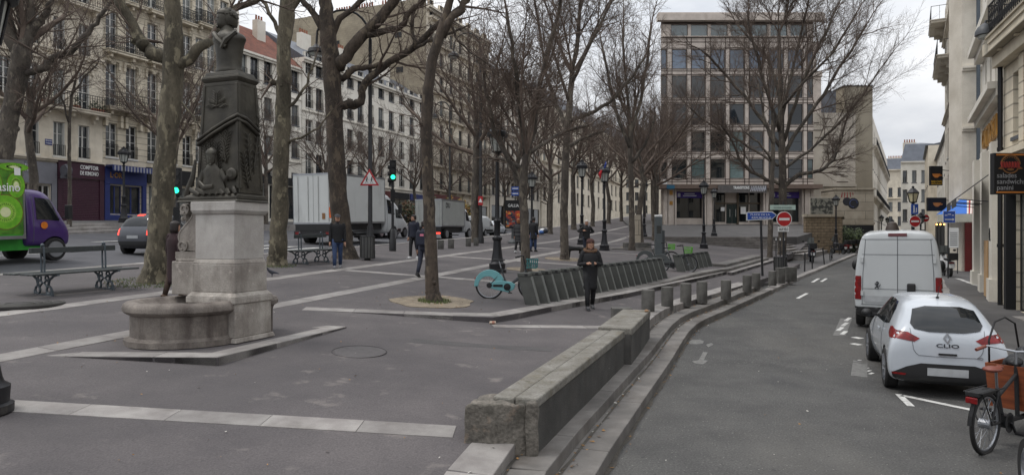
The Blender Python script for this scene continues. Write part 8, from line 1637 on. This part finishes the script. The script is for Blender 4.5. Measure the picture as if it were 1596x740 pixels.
# dog: standing, black, head low to the left
dog = thing('dog', 'black dog standing behind the tall plane tree, on the lead of the man in black', 'dog', at_px(896, 404), .15)
V = Vector; nd = [(V((.30, 0, .50)), (.12, .11)), (V((.05, 0, .49)), (.12, .10)), (V((-.25, 0, .50)), (.14, .13)), (V((-.42, 0, .58)), (.085, .085)), (V((-.55, 0, .66)), (.085, .08)), (V((-.66, 0, .62)), (.05, .045)), (V((-.74, 0, .60)), (.038, .035))]; ed = [(i, i + 1) for i in range(6)]
for sy in (-1, 1):
    i = len(nd); nd += [(V((-.28, sy * .09, .40)), .065), (V((-.27, sy * .095, .24)), .035), (V((-.28, sy * .095, .08)), .026), (V((-.32, sy * .095, .025)), .028)]; ed += [(2, i), (i, i + 1), (i + 1, i + 2), (i + 2, i + 3)]
    i = len(nd); nd += [(V((.31, sy * .09, .42)), .08), (V((.24, sy * .095, .29)), .05), (V((.40, sy * .095, .18)), .028), (V((.36, sy * .095, .05)), .025), (V((.31, sy * .095, .025)), .028)]; ed += [(0, i), (i, i + 1), (i + 1, i + 2), (i + 2, i + 3), (i + 3, i + 4)]
i = len(nd); nd += [(V((.44, 0, .54)), .035), (V((.58, 0, .46)), .024), (V((.66, 0, .36)), .012)]; ed += [(0, i), (i, i + 1), (i + 1, i + 2)]
def dex(m):
    for sy in (-1, 1): m.add([(-.52, sy * .06, .72), (-.58, sy * .075, .72), (-.54, sy * .10, .60), (-.53, sy * .085, .66)], [(0, 1, 2), (0, 2, 3), (1, 3, 2), (0, 3, 1)])
skin_mesh(nd, ed, M('black_fur', rgb(20, 19, 20), .8, var=.3, scale=14), 'body', dog, dex)
m = MB(); m.tube([V((-.47, .09 * math.cos(a), .62 + .09 * math.sin(a))) for a in [j * .52 for j in range(12)]], .012, 5, closed=True); m.build('collar', M('red_collar', rgb(130, 36, 40), .6), dog)
pg = thing('pigeon', 'dark pigeon on the paving right of the monument', 'pigeon', at_px(424, 432), .4)
skin_mesh([(V((0, 0, .14)), (.06, .055)), (V((-.07, 0, .17)), .05), (V((-.11, 0, .22)), .028), (V((-.125, 0, .26)), .03), (V((-.165, 0, .255)), .008), (V((.10, 0, .12)), (.045, .03)), (V((.2, 0, .09)), (.03, .01)), (V((0, .025, .07)), .012), (V((0, .025, .005)), .008), (V((0, -.025, .07)), .012), (V((0, -.025, .005)), .008)], [(0, 1), (1, 2), (2, 3), (3, 4), (0, 5), (5, 6), (0, 7), (7, 8), (0, 9), (9, 10)], M('pigeon_feathers', rgb(58, 60, 70), .7, col2=rgb(36, 38, 44), scale=12), 'body', pg)
# ------------------------------------------------------------ signs, posts, awnings and small things
def noentry(m, c, r_, red, white):
    n = 28; m.mat(0).sheet([(r_ * math.cos(i * 2 * math.pi / n), r_ * math.sin(i * 2 * math.pi / n)) for i in range(n)], c, (1, 0, 0), (0, 0, 1), .02)
    m.mat(1).sheet([(r_ * .91 * math.cos(i * 2 * math.pi / n), r_ * .91 * math.sin(i * 2 * math.pi / n)) for i in range(n)], (c[0], c[1] - .0205, c[2]), (1, 0, 0), (0, 0, 1), .004)
    m.mat(0).box(c[0] - r_ * .68, c[0] + r_ * .68, c[1] - .03, c[1] - .0255, c[2] - r_ * .15, c[2] + r_ * .15); return m
signframe = signwhite
Yn = 30.0; zg = SW(13, Yn); kn = Yn / F
sp = thing('sign_post', 'post with round no-entry disc and pale street plate, left of the street', 'road sign', (ux(1222, Yn), Yn, zg))
m = MB(); m.cyl((0, .06, -.1), (0, .06, vz(314, Yn) - zg), .04); m.build('post', mast_m, sp); noentry(MB(), (0, 0, vz(341.5, Yn) - zg), 12 * kn, 0, 0).build('no_entry_disc', [signwhite, signred], sp)
m = MB(); m.mat(0).box(-9.5 * kn, 7.5 * kn, -.01, .01, vz(361, Yn) - zg, vz(353, Yn) - zg); m.mat(1).text('SAUF VÉLO', (-1 * kn, -.0125, vz(359, Yn) - zg), (1, 0, 0), (0, 0, 1), .15, 14 * kn, .004, 'CENTER', .012); m.build('exception_plate', [signwhite, blackm], sp)
m = MB(); m.mat(0).box(-22 * kn, 17.5 * kn, -.03, -.012, vz(327, Yn) - zg, vz(319.5, Yn) - zg); m.mat(1).text('RUE RENÉ BOULANGER', (-2.5 * kn, -.032, vz(325, Yn) - zg), (1, 0, 0), (0, 0, 1), .11, 28 * kn, .004); m.build('street_plate', [M('pale_green_plate', rgb(176, 196, 186), .5, var=.1), M('plate_grey', rgb(96, 108, 104), .5)], sp)
Ya = 28.6; ka = Ya / F; za = L(ux(1187, Ya), Ya)
ap = thing('direction_post', 'blue arrow-shaped direction sign on a slanting dark pole by the steps', 'road sign', (ux(1188.5, Ya), Ya, za))
m = MB(); m.cyl((0, 0, -.1), (-3 * ka, .0, vz(331, Ya) - za), .05); m.build('pole', mast_m, ap); zc = vz(337, Ya) - za
ar_ = [(-26, 6.5), (14, 7.5), (21, 2), (14, -5), (-26, -7)]
m = MB(); m.mat(0).sheet([(a * ka, b * ka) for a, b in ar_], (0, -.06, zc), (1, 0, 0), (0, 0, 1), .02); m.mat(1).sheet([(a * ka * .95, b * ka * .82) for a, b in ar_], (0, -.081, zc), (1, 0, 0), (0, 0, 1), .004); m.mat(0); m.text('PLACE DE LA', (-5 * ka, -.0855, zc + .03), (1, 0, 0), (0, 0, 1), .11, 30 * ka, .004); m.text('RÉPUBLIQUE', (-3 * ka, -.0855, zc - .11), (1, 0, 0), (0, 0, 1), .12, 30 * ka, .004); m.build('arrow_plate', [signwhite, signblue], ap)
# thin posts
def post(label, x, y, z, h, lean=0, top=None, r_=.035, group='thin dark posts along the pavement'):
    t = thing('kerb_post', label, 'post', (x, y, z), 0, group); m = MB(); m.tube([(0, 0, -.05), (lean * .5, 0, h * .5), (lean, 0, h)], r_, 8); m.ball((lean, 0, h), r_ * 1.25, 8, 5); m.build('shaft', mast_m, t, smooth=True)
    if top: m = MB(); m.cyl((lean, 0, h - .08), (lean, 0, h + .06), r_ * 1.15); m.build('cap', top, t)
for i, u in enumerate((1203, 1209.5, 1216, 1222.5)): post(f'{ORD[i]} white-tipped post from the left in the cluster behind the no-entry sign', ux(u, 40), 40, vz(404.5, 40), 32 / F * 40, 0, signwhite, .03, 'white-tipped posts behind the no-entry sign')
for i, (u, vb, vt, ln) in enumerate(((1254, 427, 395, .02), (1266, 422, 392, 0), (1285, 413.5, 387, -.1), (1308, 405, 386, 0), (1316, 402, 384, .0), (1340, 394.5, 379, 0), (1331, 397, 381, 0))): Y = 1.05 * F / (vb - vt); post(f'{ORD[i]} thin dark post by the kerb of the street, going away', ux(u, Y), Y, vz(vb, Y), 1.05, ln)
# signs at the right
Yl = 28.0; kl = Yl / F; zl = SW(17, Yl)
rl = thing('street_lamp', 'black bracketless street lantern above the white van, its post carrying a blue pedestrian sign and a no-entry disc', 'street lamp', (ux(1423, Yl), Yl, zl)); rl['label'] = 'black lantern post above the white van, with blue and no-entry signs'
m = MB(); m.lathe([(.18, 0), (.16, .7), (.08, .85), (.055, vz(317, Yl) - zl)], 12); m.build('pole', lamp_iron, rl, smooth=True)
zb_ = vz(317, Yl) - zl; m = MB(); m.lathe([(.05, zb_), (.13, zb_ + .04), (.14, zb_ + .06)], 6); [m.bar((.14 * math.cos(a), .14 * math.sin(a), zb_ + .06), (.23 * math.cos(a), .23 * math.sin(a), zb_ + .42), .025) for a in [i * math.pi / 3 for i in range(6)]]; m.lathe([(.25, zb_ + .42), (.26, zb_ + .45), (.10, zb_ + .62), (.05, zb_ + .64), (.06, zb_ + .7), (.01, zb_ + .74)], 6); ln = m.build('lantern', lamp_iron, rl); m = MB(); m.lathe([(.125, zb_ + .07), (.215, zb_ + .415)], 6); m.build('glass', M('amber_glass', rgb(206, 196, 160), .3, var=.1), ln)
m = MB(); m.mat(0).box(-5 * kl, 6 * kl, -.1, -.085, vz(334, Yl) - zl, vz(318, Yl) - zl); m.mat(1); zc = vz(326, Yl) - zl; m.ball((-.02, -.105, zc + .13), (.03, .006, .03), 8, 5); m.bar((-.02, -.104, zc + .1), (-.02, -.104, zc - .03), .05, .006); m.bar((-.03, -.104, zc - .03), (-.05, -.104, zc - .16), .025, .006); m.bar((-.01, -.104, zc - .03), (.02, -.104, zc - .16), .025, .006); m.ball((.08, -.105, zc + .04), (.022, .006, .022), 8, 5); m.bar((.08, -.104, zc + .02), (.08, -.104, zc - .14), .035, .006); m.build('pedestrian_sign', [signblue, signwhite], rl)
noentry(MB(), (.02, -.09, vz(345, Yl) - zl), 9 * kl, 0, 0).build('no_entry_disc', [signwhite, signred], rl)
lamppost('second black street lamp on the right-hand pavement, beyond the white van', ux(1435, 42), 42, SW(24, 42), 88 / F * 42 * .9)
for i, (u, Y) in enumerate(((1374, 85), (1383, 100), (1391, 118))): lamppost(f'{ORD[i]} small street lamp far down the left side of the street', ux(u, Y), Y, SW(40, Y), 4.0)
n2 = thing('road_sign', 'smaller no-entry sign further down the street, right of the lantern post', 'road sign', (ux(1442.5, 44), 44, SW(26, 44))); m = MB(); m.cyl((0, .05, 0), (0, .05, vz(336, 44) - SW(26, 44)), .035); m.build('post', mast_m, n2); noentry(MB(), (0, 0, vz(340, 44) - SW(26, 44)), 6 / F * 44, 0, 0).build('no_entry_disc', [signwhite, signred], n2)
Yb = 29.5; kb = Yb / F; bs = thing('parking_sign', 'square blue sign with white arrows before the café awning', 'road sign', (ux(1479, Yb), Yb, SW(19, Yb)))
zc = vz(338, Yb) - bs.location.z; m = MB(); m.cyl((.0, .05, -.05), (.0, .05, zc + .1), .03); m.build('post', mast_m, bs); m = MB(); m.mat(1).box(-9.5 * kb, 9.5 * kb, -.02, 0, zc - 9.3 * kb, zc + 9.3 * kb); m.mat(0).box(-9 * kb, 9 * kb, -.025, -.0205, zc - 8.8 * kb, zc + 8.8 * kb); m.mat(1).box(-7 * kb, 6 * kb, -.03, -.0255, zc - 4.6 * kb, zc - 3.4 * kb); m.sheet([(5 * kb, -2 * kb), (8 * kb, -4 * kb), (5 * kb, -6 * kb)], (0, -.0255, zc), (1, 0, 0), (0, 0, 1), .004); m.box(-7 * kb, -3 * kb, -.03, -.0255, zc + 2 * kb, zc + 3 * kb); m.box(4 * kb, 7 * kb, -.03, -.0255, zc + 2 * kb, zc + 3 * kb); m.box(-2.5 * kb, 2.5 * kb, -.03, -.0255, zc + 3.5 * kb, zc + 4.5 * kb); m.build('plate', [signblue, signwhite], bs)
# hanging shop signs
Ys = 16.0; ks = Ys / F; sx0, sx1, sz0, sz1 = ux(1546, Ys), ux(1597, Ys), vz(303, Ys), vz(239, Ys)
hs = thing('hanging_sign', 'black hanging sign reading salades sandwichs panini with an orange round emblem', 'shop sign', ((sx0 + sx1) / 2, Ys, sz0)); w = (sx1 - sx0) / 2; h = sz1 - sz0
dorg = M('sign_bronze', rgb(134, 92, 54), .5, var=.2); org = M('sign_orange', rgb(206, 128, 58), .5, var=.15); m = MB(); m.box(-w, w, -.07, .07, 0, h); m.build('panel', blackm, hs, bevel=.01)
[MB().box(-w * .86, w * .92, -.075, -.0705, z, z + .035).build('stripe', org, hs) for z in (.03, h - .06)]
m = MB(); cz = h * .72; m.mat(0); pts = lambda r_, a0, a1: [(r_ * math.cos(R(a)), r_ * math.sin(R(a))) for a in range(a0, a1 + 1, 10)]
m.sheet(pts(.24, 0, 180) + pts(.205, 0, 180)[::-1], (0, -.0705, cz), (1, 0, 0), (0, 0, 1), .005); m.sheet(pts(.22, 200, 340) + pts(.19, 200, 340)[::-1], (0, -.0705, cz), (1, 0, 0), (0, 0, 1), .005); m.sheet([(-.3, -.1), (-.18, -.02), (-.2, -.12)], (0, -.0706, cz), (1, 0, 0), (0, 0, 1), .005); m.sheet([(.3, -.1), (.18, -.02), (.2, -.12)], (0, -.0706, cz), (1, 0, 0), (0, 0, 1), .005)
m.mat(1); [m.tube([(-.23 + i * .066 + a * .05, -.08, cz + b * .09 - .02) for a, b in ((0, 1), (.2, -.6), (.6, .8), (.9, -.7))], .013, 4) for i in range(7)]; m.mat(0); [m.tube([(.17 * math.cos(R(a)), -.078, cz + .165 * math.sin(R(a))), (.19 * math.cos(R(a + 4)), -.078, cz + .19 * math.sin(R(a + 4)))], .008, 4) for a in range(30, 160, 14)]; m.ball((0, -.076, cz - .12), (.09, .006, .03), 8, 4); m.build('emblem', [dorg, M('sign_red_text', rgb(158, 50, 40), .5)], hs)
m = MB(); [m.text(s_, (-w * .84, -.0705, h * .40 - i * .145), (1, 0, 0), (0, 0, 1), .17, None, .005, 'LEFT') for i, s_ in enumerate(('salades', 'sandwichs', 'panini'))]; m.build('lettering', M('sign_grey_text', rgb(150, 150, 152), .5), hs)
m = MB(); m.bar((w, 0, h * .85), (w + 1.1, .1, h * .85), .04); m.bar((w, 0, h * .2), (w + 1.1, .1, h * .2), .04); m.build('bracket', mast_m, hs)
for lab, u0, u1, v0, v1, Y, txt in (('tall black hanging café sign with an orange cup and yellow lettering', 1449, 1468, 289, 259, 40, True), ('wide black hanging café sign with an orange cup, below the tall one', 1445, 1474, 329, 308, 39, False)):
    k = Y / F; x0, x1, z0, z1 = ux(u0, Y), ux(u1, Y), vz(v0, Y), vz(v1, Y); hs = thing('hanging_sign', lab, 'shop sign', ((x0 + x1) / 2, Y, z0)); w = (x1 - x0) / 2; h = z1 - z0; m = MB(); m.box(-w, w, -.08, .08, 0, h); m.build('panel', blackm, hs, bevel=.01)
    cz = h * (.60 if txt else .62); r_ = 6.2 * k; m = MB(); m.sheet([(-r_, 0), (r_, 0), (r_ * .8, -r_ * .6), (r_ * .3, -r_), (-r_ * .3, -r_), (-r_ * .8, -r_ * .6)], (-.02, -.0805, cz), (1, 0, 0), (0, 0, 1), .006); m.tube([(r_ * .85, -.085, cz - .05), (r_ * 1.25, -.085, cz - .08), (r_ * 1.2, -.085, cz - r_ * .5), (r_ * .75, -.085, cz - r_ * .55)], .02, 5); m.build('cup', org, hs)
    if txt: m = MB(); m.text('BAR CAFE', (0, -.0805, h * .15), (1, 0, 0), (0, 0, 1), .16, w * 1.7, .006, 'CENTER', .02); m.text('RESTAURANT', (0, -.0805, h * .05), (1, 0, 0), (0, 0, 1), .1, w * 1.7, .006, 'CENTER', .02); m.build('lettering', M('sign_yellow', rgb(206, 160, 40), .5), hs)
    m = MB(); m.bar((w, 0, h * .8), (w + 1.6, .9, h * .8), .04); m.build('bracket', mast_m, hs)
# café awning, blue on the street side, striped red and white to the front
aw = thing('cafe_awning', 'blue café awning with a red and white striped side and scalloped edge', 'awning', (ux(1497, 34), 34, vz(346, 34)))
o_ = aw.location.copy(); W3 = lambda u, v, Y: Vector((ux(u, Y), Y, vz(v, Y))) - o_
tl, tr_, bl_, br_ = W3(1497, 311, 34.3), W3(1530, 314, 33.6), W3(1462, 334, 33.4), W3(1527, 333, 32.6); tm, bm_ = W3(1507, 312, 34.05), W3(1507, 333, 32.9); aw_b = M('awning_cobalt', rgb(58, 112, 196), .7, var=.1); aw_w = M('awning_white', rgb(214, 208, 200), .8, var=.1); aw_r = M('awning_red', rgb(168, 62, 62), .8, var=.1)
dpt = Vector((0, .02, -.03)); bk = W3(1478, 318, 41); bkb = W3(1458, 336, 40)
m = MB(); m.add([tl, tm, bm_, bl_, tl + dpt, tm + dpt, bm_ + dpt, bl_ + dpt, bk, bkb], [(0, 3, 2, 1), (4, 5, 6, 7), (3, 7, 6, 2), (0, 8, 9, 3)]); m.build('canopy', aw_b, aw)
m = MB(); n = 8
for i in range(n): a0, a1 = i / n, (i + 1) / n; m.mat(i % 2); q = [bm_.lerp(br_, a0), bm_.lerp(br_, a1), tm.lerp(tr_, a1), tm.lerp(tr_, a0)]; m.add(q + [p + dpt for p in q], [(0, 1, 2, 3), (7, 6, 5, 4), (0, 4, 5, 1)])
m.build('striped_panel', [aw_w, aw_r], aw)
m = MB(); n = 22
for i in range(n): a, b = bl_.lerp(br_, i / n), bl_.lerp(br_, (i + 1) / n); dz = Vector((0, 0, -.36)); c = (a + b) / 2 + Vector((0, 0, -.44)); m.add([p + q for q in (Vector((0, -.004, 0)), Vector((0, .012, 0))) for p in (a, b, b + dz, c, a + dz)], [(0, 4, 3, 2, 1), (5, 6, 7, 8, 9)])
m.build('valance', M('valance_cream', rgb(186, 184, 172), .8, var=.15), aw); m = MB(); [m.ball(bl_.lerp(br_, i / 11) + Vector((0, .1, -.5)), .05, 6, 4) for i in range(0, 3)]; m.build('lamp', M('warm_bulbs', (1, .5, .14), .4, emit=3), aw)
mb_ = thing('menu_board', 'pale menu board under the café awning', 'menu board', (ux(1486, 32.6), 32.6, SW(22, 32.6))); m = MB(); m.box(-.24, .24, -.02, .02, vz(386, 32.6) - mb_.location.z, vz(355, 32.6) - mb_.location.z); bd = m.build('board', signwhite, mb_); m = MB(); [m.box(-.18, .18, -.026, -.021, vz(386, 32.6) - mb_.location.z + .12 + i * .1, vz(386, 32.6) - mb_.location.z + .15 + i * .1) for i in range(7)]; m.build('lettering', grey_c, bd); m = MB(); [m.bar((x, 0, 0), (x, 0, vz(386, 32.6) - mb_.location.z), .03) for x in (-.2, .2)]; m.build('leg', mast_m, mb_)
Yw = 20.6; wl_ = thing('wall_lamp', 'grey dome street lamp on a bracket arm over the snack-bar corner', 'wall lamp', (ux(1567, Yw), Yw, vz(36, Yw))); xh = ux(1535, Yw) - wl_.location.x; zh = vz(50, Yw) - wl_.location.z
m = MB(); m.tube([(0, 0, 0), (-.25, 0, .06), (xh * .75, 0, zh + .34), (xh * .95, 0, zh + .33), (xh, 0, zh + .2)], .035, 8); m.build('arm', mast_m, wl_, smooth='all'); m = MB(); m.lathe([(.05, zh + .26), (.10, zh + .22), (.2, zh + .14), (.26, zh + .02), (.27, zh - .1), (.24, zh - .11), (.02, zh - .08)], 18, (xh, 0, 0)); hd_ = m.build('lamp_head', M('lamp_dome_grey', rgb(70, 72, 76), .5, var=.25), wl_, smooth=True); m = MB(); m.lathe([(.2, zh - .115), (.17, zh - .2), (.02, zh - .25)], 14, (xh, 0, 0)); m.build('lens', lamp_glass, hd_, smooth=True)
# bushes
def bush(label, x, y, z, rx, ry, rz_, n, cols, seed, name='shrub', sz=.09):
    t = thing(name, label, 'shrub', (x, y, z)); rr = random.Random(seed); m = MB(); lobes = [(rr.uniform(-.6, .6) * rx, rr.uniform(-.5, .5) * ry, rr.uniform(.35, .75) * rz_, rr.uniform(.3, .5)) for _ in range(9)]
    for i in range(n):
        lx, ly_, lz, lr = rr.choice(lobes); d = Vector((rr.gauss(0, 1), rr.gauss(0, 1), rr.gauss(0, 1))).normalized() * (rr.random() ** .4) * lr; p = Vector((lx + d.x * rx, ly_ + d.y * ry, max(.05, lz + d.z * rz_))); a = Vector((rr.gauss(0, 1), rr.gauss(0, 1), rr.gauss(0, 1))).normalized() * sz * rr.uniform(.5, 1.3); b = a.orthogonal().normalized() * sz * .45; m.mat(rr.randrange(len(cols))); m.add([p - a, p + b, p + a, p - b], [(0, 1, 2, 3)])
    m.build('foliage', cols, t); m = MB(); [m.tube([(lx * .3, ly_ * .3, 0), (lx * .7, ly_ * .7, lz * .6), (lx, ly_, lz)], [.03, .02, .008], 5) for lx, ly_, lz, lr in lobes]; m.build('stem', twig_m, t)
lf1, lf2, lf3, lf4, lf5 = M('leaf_dark', rgb(58, 70, 44), .7, island=.3), M('leaf_green', rgb(86, 100, 54), .7, island=.3), M('leaf_ochre', rgb(164, 126, 52), .7, island=.3), M('leaf_brown', rgb(96, 70, 50), .8, island=.3), M('leaf_olive', rgb(104, 100, 56), .7, island=.3)
for lab, u, Y, rx, rz_, cols, sd_ in (('brown winter shrub across the boulevard, behind the grey box lorry', 655, 66, 2.6, 2.6, [lf4, lf1], 1), ('green shrub across the boulevard, between the brown and the orange ones', 682, 70, 2.6, 3.0, [lf1, lf2, lf5], 2), ('orange autumn shrub across the boulevard, nearest the tall grimy house', 712, 74, 2.4, 3.2, [lf3, lf5, lf4], 3)): x = ux(u, Y); bush(lab, x, Y, FS(x, Y) - .2, rx, 1.6, rz_, 1500, cols, sd_, sz=.16)
for lab, u, Y, rx, rz_, sd_ in (('dark green hedge bush at the foot of the retaining wall', 1319, 62.5, 1.3, 2.2, 5), ('dark green hedge bush before the gateway of the graffiti wall', 1331, 65, 1.5, 2.3, 6)): x = ux(u, Y); bush(lab, x, Y, SW(x, Y), rx, 1.0, rz_, 1300, [lf1, lf1, lf2], sd_, sz=.11)
# bags, can, litter, fallen leaves
q = hit(846, 366, P); bg = thing('bag_heap', 'heap of blue and white bags on the walk beyond the tall plane tree', 'bags', (q.x, q.y, q.z)); rr = random.Random(8)
for i in range(7): m = MB(); m.ball((rr.uniform(-.9, .9), rr.uniform(-.3, .3), rr.uniform(.14, .4)), (rr.uniform(.16, .3), .2, rr.uniform(.14, .24)), 9, 6); m.build('bag', [signwhite, M('blue_bag', rgb(70, 110, 176), .6), M('dark_bag', rgb(52, 54, 62), .7)][i % 3], bg, smooth='all')
q = hit(768, 505, L); cn = thing('drink_can', 'pale crushed drink can lying against the corner of the raised kerb', 'can', (q.x, q.y, q.z + .033), .15); m = MB(); m.lathe([(.02, -.07), (.032, -.06), (.033, .0), (.029, .02), (.033, .055), (.022, .068)], 14, axis='x'); m.build('body', M('can_paper', rgb(190, 170, 150), .4, var=.3, scale=30), cn, smooth=True); m = MB(); m.lathe([(.034, -.02), (.034, .035)], 14, axis='x'); m.build('print', M('can_print', rgb(160, 110, 90), .4, var=.3, scale=40), cn)
rr = random.Random(21); m = MB(); lcols = [M('fallen_leaf', rgb(140, 106, 66), .9, island=.35), M('paper_scrap', rgb(196, 192, 184), .9)]
def scrap(x, y, z, s_, mt): a = rr.uniform(0, 6.28); c, s = math.cos(a) * s_, math.sin(a) * s_; m.mat(mt).add([(x - c, y - s, z), (x + s * .5, y - c * .5, z + rr.uniform(0, .012)), (x + c, y + s, z + rr.uniform(0, .01)), (x - s * .5, y + c * .5, z)], [(0, 1, 2, 3)])
for i in range(520):   # gutters and step corners gather leaves
    j = rr.randrange(len(E0s) - 1); t_ = rr.random(); p0, p1 = Vector(E0s[j]), Vector(E0s[j + 1]); p_ = p0.lerp(p1, t_); d = (p1 - p0).normalized(); nn = Vector((-d.y, d.x)); o_ = rr.choice((-.03, .34, .34, .76)) - abs(rr.gauss(0, .05)); q = p_ + nn * o_
    if q.y < 26: scrap(q.x, q.y, (ZR(q.x, q.y) if o_ < 0 else (Z1(q.x, q.y) if o_ < .38 else Z2(q.x, q.y))) + .012, rr.uniform(.012, .035), 0 if rr.random() < .85 else 1)
for i in range(240): x, y = rr.uniform(-9, 1.5), rr.uniform(4.5, 20); scrap(x, y, L(x, y) + .012, rr.uniform(.008, .028), 0 if rr.random() < .6 else 1) if x < -4.2 or y < 9 or x > -3 else None
for i in range(160): x, y = rr.uniform(3, 12), rr.uniform(6, 26); scrap(x, y, ZR(x, y) + .01, rr.uniform(.008, .025), 0 if rr.random() < .5 else 1) if x > .32 * y + .5 and x < xr_kerb(y) else None
for (u, v) in ((676, 470), (881, 404), (238, 440)):
    q = hit(u, v, P)
    for i in range(60): a, r_ = rr.uniform(0, 6.28), rr.uniform(.2, 1.6); x, y = q.x + r_ * math.cos(a), q.y + r_ * math.sin(a); scrap(x, y, P(x, y) + .024, rr.uniform(.015, .04), 0)
stuff(m.build('litter', lcols), 'fallen leaves and paper scraps strewn over steps, square and street', 'litter')
# closing of the avenue
K_ = Bld('hazy pale house closing the far end of the avenue', (ux(955, 170), 170), (1, .1), 22, 12, P(30, 170) - 1, 24, lime)
for i in range(9):
    for z in (3, 6.3, 9.6, 12.9): K_.win(1.2 + i * 2.3, 2.2 + i * 2.3, z, z + 2, tr=1, frame=dframe)
K_.finish().roof('mansard', 3)
